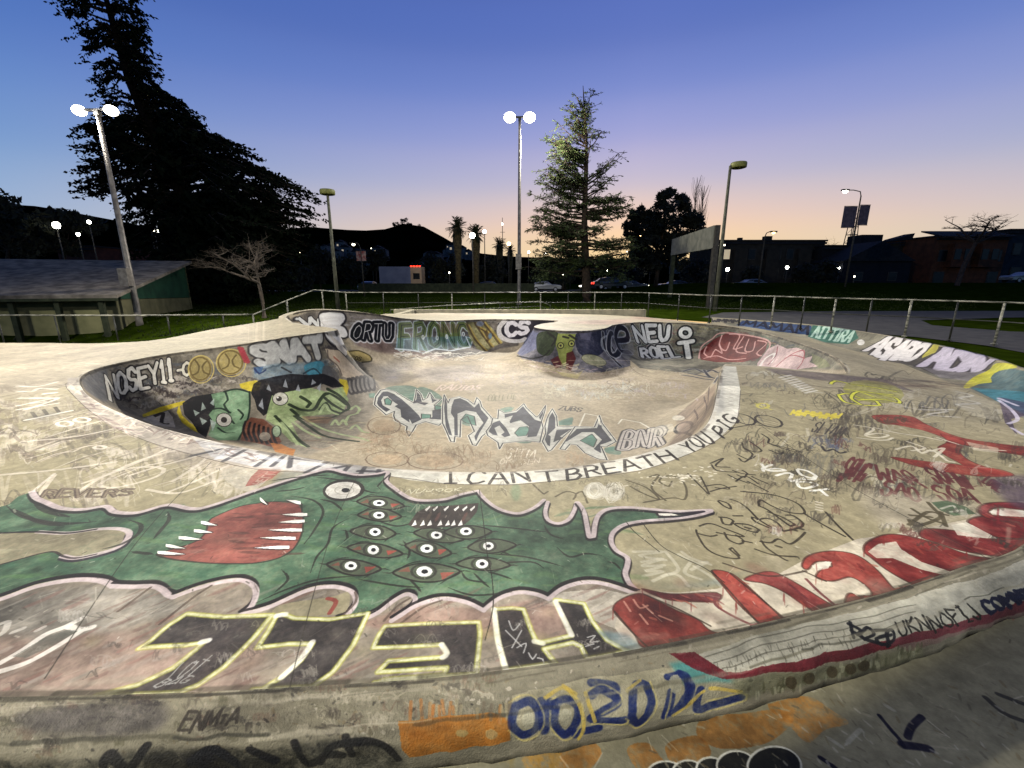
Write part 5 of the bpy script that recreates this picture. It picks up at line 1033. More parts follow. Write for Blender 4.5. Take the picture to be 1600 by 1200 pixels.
# ------------------------------------------------------------- floor piece: grey/black wildstyle letters on teal
for q in ([(600,608),(650,605),(660,640),(620,640)], [(655,605),(690,620),(680,640),(640,640)], [(715,640),(745,645),(740,665),(718,660)], [(780,640),(800,636),(790,650)], [(800,668),(830,665),(832,690),(805,690)], [(870,660),(895,652),(890,665)], [(905,680),(930,685),(925,700),(905,692)], [(945,700),(965,698),(970,710),(948,708)]): F('bowl', q, (98,126,110), .8, smooth=True)
def c3(L): return [(560+x/3.81, 590+y/3.81) for x, y in L]
PIECE = [([(95,160),(103,115),(130,78),(165,68),(215,82),(290,128),(330,150),(340,110),(345,70),(372,98),(385,135),(410,120),(425,88),(450,125),(490,130),(450,165),(505,175),(505,262),(480,285),(400,262),(345,280),(325,315),(300,350),(285,315),(290,290),(220,255),(210,225),(215,200),(165,222)],
  [[(110,150),(118,118),(140,90),(170,82),(215,98),(260,130),(310,175),(360,225),(375,250),(320,275),(300,240),(250,190),(215,170),(235,160),(205,140),(175,110),(150,112),(135,135),(145,165),(190,190),(165,205),(120,170)],[(350,85),(368,105),(378,145),(420,150),(395,165),(350,150),(325,155),(345,130)],[(250,190),(300,210),(305,268),(255,235)],[(440,195),(495,185),(495,250),(420,245),(440,235)],[(428,100),(445,128),(470,133),(440,150)]],
  [[(155,130),(175,120),(200,140),(190,165),(160,160)],[(375,215),(430,220),(430,240),(375,245)],[(455,165),(500,170),(490,195),(455,190)]]),
 ([(510,100),(535,150),(545,125),(600,112),(650,130),(690,160),(705,118),(725,140),(735,175),(790,235),(800,290),(760,330),(735,350),(700,405),(680,400),(655,345),(690,320),(650,230),(610,250),(605,355),(575,350),(570,384),(550,380),(520,310),(500,270),(500,180)],
  [[(515,118),(528,155),(530,240),(545,300),(558,345),(540,340),(520,290),(510,180)],[(555,170),(570,130),(605,122),(645,140),(690,178),(718,150),(730,190),(775,240),(745,290),(720,330),(700,380),(690,350),(720,300),(745,270),(700,205),(640,195),(590,215),(592,345),(572,345),(570,240),(550,210)]],
  [[(612,250),(640,215),(690,230),(700,285),(640,270)]]),
 ([(760,320),(790,280),(800,240),(830,245),(835,190),(870,210),(940,195),(985,155),(1000,180),(1060,235),(1075,225),(1115,165),(1110,200),(1090,260),(1100,300),(1080,385),(1000,375),(860,390),(840,425),(830,385),(770,345)],
  [[(870,218),(940,206),(980,170),(1000,195),(1050,250),(1090,262),(1085,290),(1060,350),(1005,355),(1015,290),(960,250),(905,272),(900,262),(920,225),(872,240)],[(775,320),(800,270),(840,255),(880,300),(905,345),(870,355),(850,340),(870,325),(840,285),(810,300),(830,345),(800,340)],[(1075,235),(1104,190),(1098,220),(1082,252)]],
  [[(930,330),(960,295),(1005,290),(1020,310),(1000,345),(950,350)],[(935,235),(985,225),(960,255),(915,265)]]),
 ([(1120,250),(1135,215),(1155,185),(1180,230),(1185,290),(1290,290),(1200,370),(1150,430),(1130,440),(1095,380),(1115,330),(1110,290)],
  [[(1135,240),(1155,205),(1172,240),(1172,300),(1130,340),(1145,350),(1140,410),(1125,400),(1110,370),(1125,320)],[(1180,310),(1270,305),(1200,350),(1220,360),(1160,385)]],[]),
 ([(1290,290),(1405,295),(1435,225),(1450,270),(1535,380),(1480,410),(1445,410),(1480,490),(1430,485),(1350,450),(1300,400),(1260,395),(1230,430),(1200,425)],
  [[(1300,305),(1420,300),(1440,255),(1450,300),(1510,375),(1470,390),(1440,400),(1445,450),(1400,425),(1450,370),(1400,325),(1330,325),(1240,380),(1225,380)]],[[(1320,375),(1390,335),(1420,370),(1400,415)]])]
for q in ([(300,105),(340,98),(345,140),(305,135)],[(860,200),(930,175),(900,215)],[(1190,285),(1200,265),(1270,240),(1275,280)],[(1480,420),(1525,408),(1520,438),(1475,440)],[(60,95),(100,90),(95,120),(65,120)]): F('bowl', c3(q), (98,130,112), .85)
for out_, darks, teal in PIECE:
    S('bowl', c3(out_), 4.2, (206,202,186), .95, closed=True, smooth=False, wear=0); F('bowl', c3(out_), (184,182,168), 1, tex=.05, wear=.03)
    for t_ in teal: F('bowl', c3(t_), (92,128,110), 1, tex=.06, wear=.05); S('bowl', c3(t_), 1.6, (70,66,60), .95, closed=True, smooth=False, wear=0)
    for d_ in darks: F('bowl', c3(d_), (66,66,70), 1, tex=.12, wear=.05)
    S('bowl', c3(out_), 1.8, (58,56,52), .98, closed=True, smooth=False, wear=0)
for q in ([(905,666),(914,646),(934,650),(938,664)], [(966,662),(972,655),(1000,660),(1014,668)]): S('bowl', q, 2.4, (214,208,186), .95, smooth=False)
T('bowl', 'ZUBS', [(872,640),(908,643)], [(874,634),(912,637)], [(2.6,(84,78,68))], wob=.08)
T('bowl', 'RADIOS', [(680,610),(748,609)], [(690,601),(756,602)], [(3,(202,182,164))], wob=.1)
T('bowl', 'COLLETTE', [(762,626),(806,624)], [(764,616),(808,616)], [(1.6,(136,130,100))], wob=.1, smooth=True)
T('bowl', 'SITIA', [(790,713),(836,714)], [(794,700),(842,702)], [(2,(214,204,180))], wob=.15); T('bowl', 'OKK DEN', [(780,724),(842,724)], [(784,716),(844,717)], [(1.6,(206,194,170))], wob=.15)
T('bowl', 'BNR', [(968,702),(1035,694)], [(978,674),(1040,668)], [(15,(46,42,42)),(10.5,(176,168,156)),(1.6,(76,70,64))], gap=.25, wob=.03, smooth=True, wear=.02)
S('bowl', ell(1068,668,14,8,12,-.3), 6, (52,48,46), .9, closed=True); F('bowl', ell(1068,668,12,6.5,12,-.3), (156,144,130), .9); S('bowl', [(1058,682),(1068,676),(1080,680)], 4, (60,54,50), .9)
F('bowl', [(1010,672),(1030,665),(1050,662),(1056,672),(1030,680)], (190,184,164), .6)
F('bowl', [(1056,650),(1080,630),(1100,615),(1118,600),(1116,640),(1095,668),(1070,690),(1040,700),(1062,672)], (130,112,96), .75, tex=.12, soft=.03)
F('bowl', ell(1060,653,10,4), (206,200,180), .8)
for q in ([(1100,620),(1104,640),(1090,660)], [(1108,605),(1106,630)], [(1085,640),(1090,655),(1078,668)]): S('bowl', q, 3, (76,62,58), .6)
scribbles('bowl', np.array([(640,560),(1060,580),(1080,620),(860,630),(700,605),(600,590)]), 130, (14,46), 1.6, [(206,190,168),(196,186,150),(176,164,170),(190,180,160),(140,126,100)], .5, 51)
scribbles('bowl', np.array([(860,595),(1000,598),(1020,612),(960,625),(850,622)]), 40, (14,40), 1.8, [(206,200,176),(170,176,168),(196,190,160)], .6, 52)
scribbles('bowl', np.array([(590,660),(720,700),(900,710),(960,720),(800,733),(620,725),(560,700)]), 80, (14,50), 1.6, [(136,120,92),(122,104,80),(172,150,120),(150,126,100)], .6, 53)
for cx, cy, rx, ry in ((605,718,34,12),(680,720,44,14),(600,665,26,14)): S('bowl', ell(cx,cy,rx,ry), 2.4, (116,96,78), .7, closed=True); F('bowl', ell(cx,cy,rx*.7,ry*.7), (176,152,120), .5, smooth=True)
F('bowl', [(595,570),(650,562),(620,600),(590,595)], (164,160,158), .5, soft=.15); F('bowl', [(640,575),(740,570),(760,590),(660,600)], (172,168,172), .35, soft=.2)
F('bowl', ell(636,561,26,8,14,.3), (168,150,84), .9, smooth=True) if False else None
F('bowl', [(542,550),(560,548),(578,556),(580,564),(566,566),(550,560)], (170,152,96), .9, smooth=True); S('bowl', [(542,550),(560,548),(578,556),(580,564),(566,566)], 2.4, (84,76,54), .9); T('bowl', 'COS', [(548,562),(564,563)], [(550,556),(566,558)], [(1.4,(96,84,56))])
S('bowl', ell(966,597,18,4), 1.6, (110,98,80), .7, closed=True); S('bowl', [(955,602),(945,612)], 1.4, (130,118,96), .6); S('bowl', [(978,602),(990,612)], 1.4, (130,118,96), .6)
for k in range(120):
    x, y = rnd.uniform(600,1080), rnd.uniform(560,640); S('bowl', [(x,y),(x+rnd.uniform(10,50),y+rnd.uniform(-2,2))], rnd.uniform(1,3), rnd.choice(((206,190,160),(150,134,106),(190,176,158),(214,200,176))), .35, taper=True)
S('bowl', [(975,560),(990,578),(1010,588),(1050,594),(1100,600)], 1.4, (100,88,70), .6)
# rim: worn pale arris with the coping's shade painted as a dark line under it
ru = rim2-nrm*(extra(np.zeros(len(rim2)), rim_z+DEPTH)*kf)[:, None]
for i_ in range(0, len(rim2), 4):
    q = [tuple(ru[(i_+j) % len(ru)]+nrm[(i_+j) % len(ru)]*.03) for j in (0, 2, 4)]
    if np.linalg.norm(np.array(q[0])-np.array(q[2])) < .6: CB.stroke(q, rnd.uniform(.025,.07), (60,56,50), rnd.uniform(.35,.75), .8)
    q = [tuple(rim2[(i_+j) % len(ru)]-nrm[(i_+j) % len(ru)]*.02) for j in (0, 2, 4)]
    for c in (CN, CF): c.stroke(q, rnd.uniform(.02,.05), rnd.choice(((206,198,180),(190,182,164),(110,102,90))), rnd.uniform(.3,.7), .8)
# whole-surface wear, light scuffs and skate marks
for c, n, wd in ((CN, 2600, .004), (CF, 500, .012), (CB, 1200, .008)):
    for k in range(n):
        x, y = rnd.uniform(c.x0, c.x1), rnd.uniform(c.y0, c.y1); a = rnd.uniform(0, 6.28); L_ = rnd.uniform(.02, .16)
        c.stroke([(x, y), (x+L_*math.cos(a), y+L_*math.sin(a))], wd*rnd.uniform(.5, 1.6), rnd.choice(((196,188,166),(92,86,74),(120,112,96),(210,202,182))), rnd.uniform(.1, .4))
    H_, W_ = c.a.shape[:2]; ii = (np.arange(H_)*c.res/.0035).astype(int) % 1024; jj = (np.arange(W_)*c.res/.0035).astype(int) % 1024
    c.a *= (1+.03*NZ2[np.ix_(ii, jj)])[..., None]
H_, W_ = CK.a.shape[:2]; ii = np.arange(H_) % 1024; jj = np.arange(W_) % 1024
CK.a *= (1+.06*NZ[np.ix_(ii*3 % 1024, jj)])[..., None]

# ================================================================== concrete materials carrying the paint
GAIN = 0.64
for c in (CN, CF, CB, CK): c.a = np.clip((c.a-128)*1.24+121, 12, 250); lum_ = c.a.mean(2, keepdims=True); c.a += (lum_-c.a)*.07
CB.a *= .95; CF.a *= .94
def paint_mat(name, layers, uv=False, bump=.25):
    m, nt, b = new_mat(name); N = nt.nodes.new; L = nt.links.new
    tc = N('ShaderNodeTexCoord'); last = None
    for c in layers:
        mp = N('ShaderNodeMapping'); mp.vector_type = 'POINT'
        sx, sy = 1/(c.x1-c.x0), 1/(c.y1-c.y0)
        mp.inputs['Scale'].default_value = (sx, sy, 0); mp.inputs['Location'].default_value = (-c.x0*sx, -c.y0*sy, 0)
        L(tc.outputs['UV' if uv else 'Object'], mp.inputs[0])
        im = N('ShaderNodeTexImage'); im.image = c.image(); im.extension = 'EXTEND' if last is None else 'CLIP'; im.interpolation = 'Linear'
        L(mp.outputs[0], im.inputs[0])
        if last is None: last = im.outputs['Color']
        else:
            mx = N('ShaderNodeMix'); mx.data_type = 'RGBA'; L(im.outputs['Alpha'], mx.inputs['Factor']); L(last, mx.inputs['A']); L(im.outputs['Color'], mx.inputs['B']); last = mx.outputs['Result']
    no = N('ShaderNodeTexNoise'); no.inputs['Scale'].default_value = 55; no.inputs['Detail'].default_value = 6; L(tc.outputs['Object'], no.inputs['Vector'])
    mr = N('ShaderNodeMapRange'); mr.inputs['From Min'].default_value = .3; mr.inputs['From Max'].default_value = .7; mr.inputs['To Min'].default_value = .91*GAIN; mr.inputs['To Max'].default_value = 1.09*GAIN; L(no.outputs['Fac'], mr.inputs[0])
    vm = N('ShaderNodeVectorMath'); vm.operation = 'SCALE'; L(last, vm.inputs[0]); L(mr.outputs[0], vm.inputs['Scale']); L(vm.outputs[0], b.inputs['Base Color'])
    n2 = N('ShaderNodeTexNoise'); n2.inputs['Scale'].default_value = 140; n2.inputs['Detail'].default_value = 4; L(tc.outputs['Object'], n2.inputs['Vector'])
    bp = N('ShaderNodeBump'); bp.inputs['Strength'].default_value = bump; bp.inputs['Distance'].default_value = .006; L(n2.outputs['Fac'], bp.inputs['Height'])
    n3 = N('ShaderNodeTexNoise'); n3.inputs['Scale'].default_value = 2.2; n3.inputs['Detail'].default_value = 3; L(tc.outputs['Object'], n3.inputs['Vector'])
    b2 = N('ShaderNodeBump'); b2.inputs['Strength'].default_value = .35; b2.inputs['Distance'].default_value = .03; L(n3.outputs['Fac'], b2.inputs['Height']); L(bp.outputs[0], b2.inputs['Normal']); L(b2.outputs[0], b.inputs['Normal'])
    b.inputs['Roughness'].default_value = .72; b.inputs['Specular IOR Level'].default_value = .18
    return m
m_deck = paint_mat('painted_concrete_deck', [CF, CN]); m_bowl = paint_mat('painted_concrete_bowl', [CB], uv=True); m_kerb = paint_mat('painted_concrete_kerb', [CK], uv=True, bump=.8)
tag(mesh_obj('concrete_deck', deck_V, deck_F, m_deck), kind='structure')
tag(mesh_obj('lower_pavement', low_V, lf_, m_deck, smooth=True), kind='structure')
tag(mesh_obj('skate_bowl', bowl_V, bowl_F, m_bowl, smooth=True, uv=bowl_uv), 'kidney shaped concrete skate bowl covered in graffiti, sunk into the deck', 'skate bowl')
tag(mesh_obj('skate_bank', bank_V, bank_F, m_deck, smooth=True), 'low curved concrete bank with graffiti letters under the right-hand railing', 'bank')
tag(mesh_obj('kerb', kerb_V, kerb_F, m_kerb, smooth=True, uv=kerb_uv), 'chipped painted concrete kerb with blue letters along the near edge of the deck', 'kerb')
# ================================================================== floodlight masts (the lit lamps of the photograph)
M_galv = mat_noise('galvanised_steel', (74,70,64), (100,95,88), 6, .5, metal=.3)
M_dark = mat_noise('dark_housing', (40,38,34), (62,58,50), 5, .6)
M_lamp = mat_emit('floodlight_glass', (255,250,236), 40)
def floodlight(px_base, py_base, Y, zb, px_top, py_top, label, aims, power):
    b = aty(px_base, py_base, Y); t_ = aty(px_top, py_top, Y); b.z = zb; top = Vector((b.x, Y, t_.z)); h = top.z-b.z
    root = empty('floodlight_mast', b, label, 'floodlight mast', 'floodlight masts lighting the bowl')
    MB().tube([(0,0,0),(0,0,.5),(0,0,h)], [.16,.14,.085], 12).build('pole', M_galv, root, True)
    MB().lathe((0,0,0), [(.26,0),(.26,.05),(.2,.06),(.2,.12)], 12).build('base_plate', M_galv, root)
    MB().box((-.05,-.22,aty(800, 409 if Y > 30 else 433, Y).z-zb), (.42,.26,1.1 if Y > 30 else .8)).build('control_box', M_galv, root)
    MB().box((0,0,h), (1.5,.1,.1)).box((0,0,h-.12), (.2,.2,.2)).build('crossarm', M_dark, root)
    for sgn in (-1, 1):
        c = Vector((sgn*.68, -.1, h-.05)); d = (Vector(aims)-(b+c)).normalized()
        q = d.to_track_quat('-Z', 'Y').to_matrix()
        hs = MB(); hs.V = []; 
        prof = [(.16,.22),(.3,.16),(.42,.02),(.46,-.06)]
        n = 18; V = []; Fc = []
        LS = Y/42
        for r_, z in prof:
            for j in range(n): a = 2*math.pi*j/n; V.append(c+q @ Vector((LS*r_*1.15*math.cos(a), LS*r_*math.sin(a), z)))
        for k in range(3):
            for j in range(n): Fc.append((k*n+j, k*n+(j+1) % n, (k+1)*n+(j+1) % n, (k+1)*n+j))
        Fc.append(tuple(range(n)))
        hd = mesh_obj('lamp_head', V, Fc, M_dark, root, True)
        mesh_obj('lens', [c+q @ Vector((.5*LS*math.cos(2*math.pi*j/n), .40*LS*math.sin(2*math.pi*j/n), -.04)) for j in range(n)], [tuple(range(n))], M_lamp, hd)
        ld = bpy.data.lights.new('floodlight', 'SPOT'); lo = bpy.data.objects.new('floodlight_beam', ld); COL.objects.link(lo)
        ld.energy = power; ld.color = (1, .955, .88); ld.spot_size = R(128); ld.spot_blend = .55; ld.shadow_soft_size = .35
        lo.parent = root; lo.location = c+d*.22; lo.rotation_euler = q.to_euler()
def tree_fill(root, e):  # added bare point light beside the mast, brightens the conifer's left side
    sp = bpy.data.lights.new('tree_fill_light', 'POINT'); so = bpy.data.objects.new('tree_fill_light', sp); COL.objects.link(so); sp.energy = e; sp.color = (1, .95, .8); sp.shadow_soft_size = .4; so.parent = root; so.location = (1.5, 1.9, [c.location.z for c in root.children if c.type == 'LIGHT'][0]-.3)
PW = 10500
floodlight(811, 455, 33, -.2, 816, 183, 'tall lit floodlight mast behind the middle of the bowl beside the conifer', (0,2,0), PW*1.9)
floodlight(214, 484, 20.6, -.75, 158, 172, 'tall lit floodlight mast on the left in front of the dark cypress', (-1,5,0), PW*.52)

tree_fill([o for o in COL.objects if o.name == 'floodlight_mast'][0], 5600)
def rear_mast(x, y, label, aims, power, turn=0):
    # the masts behind the photographer: same kind, outside the frame, they light the walls that face the camera
    src = [o for o in COL.objects if o.name == 'floodlight_mast'][0]; root = src.copy(); COL.objects.link(root); root.location = (x, y, -.2); root['label'] = label
    root.rotation_euler = (0, 0, math.pi+math.atan2(-(aims[0]-x), (aims[1]-y))) if False else (0, 0, math.atan2(aims[1]-y, aims[0]-x)+math.pi/2+turn)
    for ch in [c for c in src.children if not c.name.startswith('tree_fill_light')]:
        d = ch.copy(); COL.objects.link(d); d.parent = root
        if ch.type == 'LIGHT':
            d.data = ch.data.copy(); d.data.energy = power; lw = root.matrix_basis @ d.location; q = (Vector(aims)-lw).to_track_quat('-Z', 'Y').to_matrix().to_4x4()
            d.rotation_euler = (root.matrix_basis.to_3x3().inverted() @ q.to_3x3()).to_euler()
        for g in list(ch.children):
            e = g.copy(); COL.objects.link(e); e.parent = d
rear_mast(-16, -6, 'lit floodlight mast behind the camera to the left, out of the photograph', (0,5,0), PW*2.3, math.pi/2-.17)
rear_mast(15, -12, 'lit floodlight mast behind the camera to the right, out of the photograph', (-1,10,0), PW*.68)
# ================================================================== ground, path, road, hills
def sm(a, b, x): t = np.clip((x-a)/(b-a), 0, 1); return t*t*(3-2*t)
def zg(x, y):
    x = np.asarray(x, float); y = np.asarray(y, float)
    z = -.2+sm(26, 60, y)*(.45+1.15*sm(4, 28, x))
    z = z-sm(60, 64, y)*(.1+1.0*sm(4, 28, x))
    z = z-1.15*np.exp(-(((x+19)/5.5)**2+((y-16)/4.2)**2)**1.5)
    z = np.where((y < 7) & (abs(x) < 19), -.42, z)
    return z
def zg1(x, y): return float(zg(x, y))
hole = outer.copy()
gxs = np.unique(np.concatenate([np.linspace(-45, 45, 91), np.sign(np.linspace(-1, 1, 41))*45*(np.abs(np.linspace(-1, 1, 41))*3.2+1)**2.8]))
gys = np.unique(np.concatenate([np.linspace(-20, 75, 96), 75*np.linspace(1, 6, 26)**2.4, -20*np.linspace(1, 4, 8)**2.2]))
gx, gy = np.meshgrid(gxs, gys); g_ = np.c_[gx.ravel(), gy.ravel()]+nrs.uniform(-.02, .02, (gx.size, 2))
park = np.array([tuple(p) for p in kout[::6]] + [tuple(p) for p in np.array([b[:2]+(b[:2]-a[:2])*.1 for a, b in zip(bb, bt)])[::-1][::4]] + [tuple(p) for p in far_edge] + lv)
Din, _, _ = seg_dist(park, g_); g_ = g_[(~inside(park, g_)) & (Din > .15)]
gv, gf = cdt(g_, [(park, True)], lambda c: ~inside(park, c))
gz = zg(gv[:, 0], gv[:, 1])
M_grass = mat_noise('mown_grass', (18,27,2), (31,41,6), 1.6, .95, 8, .6, spec=0)
tag(mesh_obj('lawn', np.c_[gv, gz], gf, M_grass, smooth=True), kind='structure')
# short grass blades near enough to read
GB = MB()
for k in range(26000):
    a = rnd.uniform(-46, 47); d = 9+rnd.random()**1.3*34; x, y = d*math.tan(R(a)), d
    if not (-34 < x < 34): continue
    GB_ok = True
    if x > 5.5 and y < 27: continue
    if -17.5 < x < 12 and y < 22.5 and not (x < -6.0 and y > 14.5): continue
    z = zg1(x, y); h = rnd.uniform(.04, .1); w = rnd.uniform(.012, .03)*(1+d/20); t_ = rnd.uniform(0, 3.14)
    i = len(GB.V); GB.V += [Vector((x-w*math.cos(t_), y-w*math.sin(t_), z)), Vector((x+w*math.cos(t_), y+w*math.sin(t_), z)), Vector((x+rnd.uniform(-.04, .04), y+rnd.uniform(-.04, .04), z+h))]; GB.F.append((i, i+1, i+2))
M_blade = mat_noise('grass_blades', (16,24,5), (32,40,12), .8, .9, spec=.1)
tag(GB.build('grass', M_blade), 'short dark lawn grass growing around the skate park', 'grass', kind='stuff')
def sheet(name, P, mat, dz=.004, step=1.0, kind='structure'):
    P = np.array(P, float); dn = []
    for i in range(len(P)):
        a, b = P[i], P[(i+1) % len(P)]; k = max(1, int(np.linalg.norm(b-a)/step)); dn += [a+(b-a)*j/k for j in range(k)]
    dn = np.array(dn); gx, gy = np.meshgrid(np.arange(P[:, 0].min(), P[:, 0].max(), step), np.arange(P[:, 1].min(), P[:, 1].max(), step)); q = np.c_[gx.ravel(), gy.ravel()]
    q = q[inside(dn, q)]; D_, _, _ = seg_dist(dn, q); q = q[D_ > step*.3]
    v, f = cdt(q, [(dn, True)], lambda c: inside(dn, c))
    return tag(mesh_obj(name, np.c_[v, zg(v[:, 0], v[:, 1])+dz], f, mat, smooth=True), kind=kind)
M_path = mat_noise('worn_asphalt_path', (38,37,35), (54,52,49), 3, .9, 8, .3)
M_road = mat_noise('asphalt', (34,34,36), (48,48,50), 2, .8, 6)
sheet('path', [(9.3,21.2),(10.6,18.4),(11.6,15.6),(12.7,13.4),(12.9,11.6),(12.3,9.6),(11.2,7.8),(13,7.8),(18,9.0),(30,11),(30,14.5),(20,13.8),(17.4,15.0),(16.8,17.2),(18.5,19.5),(24,21),(34,22),(34,26),(20,25.8),(12,24.6)], M_path, .02, .8)
sheet('road', [(-140,64),(140,64),(140,76),(-140,76)], M_road, .012, 3)
M_hill = mat_noise('hill_scrub', (0,2,0), (5,6,3), .02, 1, 8, spec=0)
def ridge(name, pts, Y, depth, mat, n=120):
    xs = [aty(p[0], p[1], Y) for p in pts]; X = np.linspace(xs[0].x, xs[-1].x, n); Zr = np.interp(X, [p.x for p in xs], [p.z for p in xs])
    nz = octnoise(256, (6, 17, 40), 9); V = []; Fc = []; m = 16
    for i in range(n):
        for j in range(m):
            t_ = j/(m-1)*2-1; prof = math.cos(t_*math.pi/2)**1.2 if abs(t_) < 1 else 0
            V.append((X[i]*(1+t_*depth/Y*.9), Y+t_*depth, -1+(Zr[i]+1)*prof*(1+.10*(nz[(i*2) % 256, (j*13) % 256]-.5)*(1-abs(1-prof)))))
    for i in range(n-1):
        for j in range(m-1): Fc.append((i*m+j, (i+1)*m+j, (i+1)*m+j+1, i*m+j+1))
    return tag(mesh_obj(name, V, Fc, mat, smooth=True), kind='structure')
ridge('hills', [(-900,380),(-300,372),(0,366),(150,372),(300,368),(440,362),(480,357),(530,361),(560,363),(590,363),(605,361),(625,354),(645,351),(662,357),(680,366),(700,377),(718,388),(740,396),(800,402),(900,405),(1100,408),(1300,404),(1600,398),(2100,392),(2600,398)], 1100, 450, M_hill)
ridge('hills', [(-900,330),(-300,326),(0,322),(60,326),(120,336),(200,350),(300,372),(420,400),(520,420)], 420, 120, M_hill, 60)

# ================================================================== vegetation builders
def leaf_cloud(mb, c, rx, ry, rz, n, size, r, droop=0, shell=.5):
    for _ in range(n):
        while True:
            v = Vector((r.uniform(-1, 1), r.uniform(-1, 1), r.uniform(-1, 1)))
            if v.length < 1 and v.length > shell*r.random(): break
        p = Vector((c[0]+v.x*rx, c[1]+v.y*ry, c[2]+v.z*rz)); d1 = Vector((r.gauss(0, 1), r.gauss(0, 1), r.gauss(0, 1)-droop)).normalized(); d2 = d1.orthogonal().normalized()
        s_ = size*r.uniform(.5, 1.4); i = len(mb.V)
        mb.V += [p-d1*s_, p+d2*s_*.4, p+d1*s_, p-d2*s_*.4]; mb.F.append((i, i+1, i+2, i+3))
def spray(mb, a, b, n, ln, wd, r, droop=.3, spread=.8):
    """needle foliage set along a branch: many narrow pointed faces leaning along it"""
    ax = (b-a).normalized()
    for _ in range(n):
        t_ = r.random()**.8; p = a.lerp(b, t_)+Vector((r.gauss(0, 1), r.gauss(0, 1), r.gauss(0, .6)))*ln*.16
        d = (ax+Vector((r.gauss(0, spread), r.gauss(0, spread), r.gauss(0, spread*.55)-droop*.3))).normalized(); o = d.orthogonal().normalized()
        o = (Matrix.Rotation(r.uniform(0, 6.28), 3, d) @ o); l_ = ln*r.uniform(.5, 1.2)*(1.15-.6*t_); i = len(mb.V)
        mb.V += [p, p+d*l_*.45+o*wd*r.uniform(.5, 1), p+d*l_, p+d*l_*.45-o*wd*r.uniform(.5, 1)]; mb.F.append((i, i+1, i+2, i+3))
M_bark = mat_noise('bark', (30,24,18), (52,42,32), 6, .9, 6, .5)
M_conif = mat_noise('dark_needles', (9,12,9), (20,25,16), 1.5, 1, spec=0)
M_conif2 = mat_noise('conifer_needles', (20,28,12), (50,60,26), 1.2, .8, spec=.2)
M_leafd = mat_noise('dark_leaves', (12,14,8), (26,28,14), 1.5, .8, spec=.2)
# --- the great leaning cypress
M_twigd0 = mat_noise('dark_bark', (12,10,8), (24,20,16), 6, 1, 6, .5, spec=0)
r = random.Random(4); YC = 34
stem_px = [(-0+140,-90),(158,-30),(172,20),(186,70),(205,130),(232,190),(262,250),(295,320),(315,390),(325,468)]
stem = [aty(x, y, YC) for x, y in stem_px]
base = Vector((stem[-1].x, YC, zg1(stem[-1].x, YC)))
cy = empty('cypress_tree', base, 'huge black leaning cypress with ragged branches behind the left floodlight mast', 'tree')
mb = MB(); mb.tube([base-base]+[p-base for p in stem[::-1]], [.75,.7,.6,.55,.48,.4,.32,.25,.18,.12,.06], 10); mb.build('trunk', M_twigd0, cy, True)
ext = [(-90,112,190),(-30,100,215),(0,96,226),(40,108,226),(60,130,222),(100,150,235),(125,136,245),(150,140,262),(180,168,308),(205,112,320),(240,125,398),(262,116,404),(275,132,440),(300,118,490),(330,160,500),(355,215,478),(400,200,470),(440,240,460),(465,262,440)]
lb = MB(); bb_ = MB()
for k in range(520):
    py = r.uniform(-100, 200) if k > 400 else r.uniform(-100, 465) if r.random() < .48 else r.uniform(190, 460)
    L_ = np.interp(py, [e[0] for e in ext], [e[1] for e in ext]); R_ = np.interp(py, [e[0] for e in ext], [e[2] for e in ext])
    sx0 = np.interp(py, [p[1] for p in stem_px], [p[0] for p in stem_px]); side = r.choice((-1, 1, 1)); lim = (R_-sx0) if side > 0 else (sx0-L_)
    u = r.uniform(.3, .95) if r.random() < .7 else r.uniform(.9, 1.06); rise = (lim*u*r.uniform(.06, .3) if side > 0 else -lim*u*r.uniform(-.15, .2)) if py < 330 else lim*u*r.uniform(-.1, .25)
    sy = max(-100, min(466, py-rise)); sx = np.interp(sy, [p[1] for p in stem_px], [p[0] for p in stem_px]); ex = sx0+side*lim*u
    a = aty(sx, sy, YC); dep = (max(0, 1-u*u))**.5*max(1.2, abs(lim)*.045)*r.choice((-1, 1))*r.random()
    e = aty(ex, py, YC+dep); m = a.lerp(e, .5)+Vector((0, 0, r.uniform(.0, .5)+.004*lim)); e2 = e+(e-m)*.12+Vector((0, 0, .12))
    bb_.tube([a-base, m-base, e-base], [.09,.05,.015], 4, False)
    nn = int(10+22*(e-m).length/2.2); fs_ = .72 if py < 190 else 1; spray(lb, m-base, e2-base, nn, .5*fs_, .12*fs_, r, .6, .62); spray(lb, a.lerp(m, .1)-base, m-base, int(nn*.8), .5*fs_, .13*fs_, r, .6, .7)
    for q in range(r.randint(1, 3)):
        p0 = m.lerp(e, r.uniform(.1, .7)); p1 = p0+(e-m).normalized()*r.uniform(.5, 1.3)+Vector((r.gauss(0, .3), r.gauss(0, .4), r.gauss(-.1, .3))); spray(lb, p0-base, p1-base, 13, .42, .1, r, .5, .6)
for py in range(200, 470, 9):
    L_ = np.interp(py, [e[0] for e in ext], [e[1] for e in ext]); R_ = np.interp(py, [e[0] for e in ext], [e[2] for e in ext])
    for k in range(2 if py < 300 else 10):
        ex = r.uniform(L_+.22*(R_-L_), R_-.2*(R_-L_)); c = aty(ex, py, YC+r.uniform(-2.2, 2.2)); leaf_cloud(lb, c-base, 1.1, .9, .55, 46, .34, r)
bb_.build('limbs', M_bark, cy); lb.build('crown', M_conif, cy)
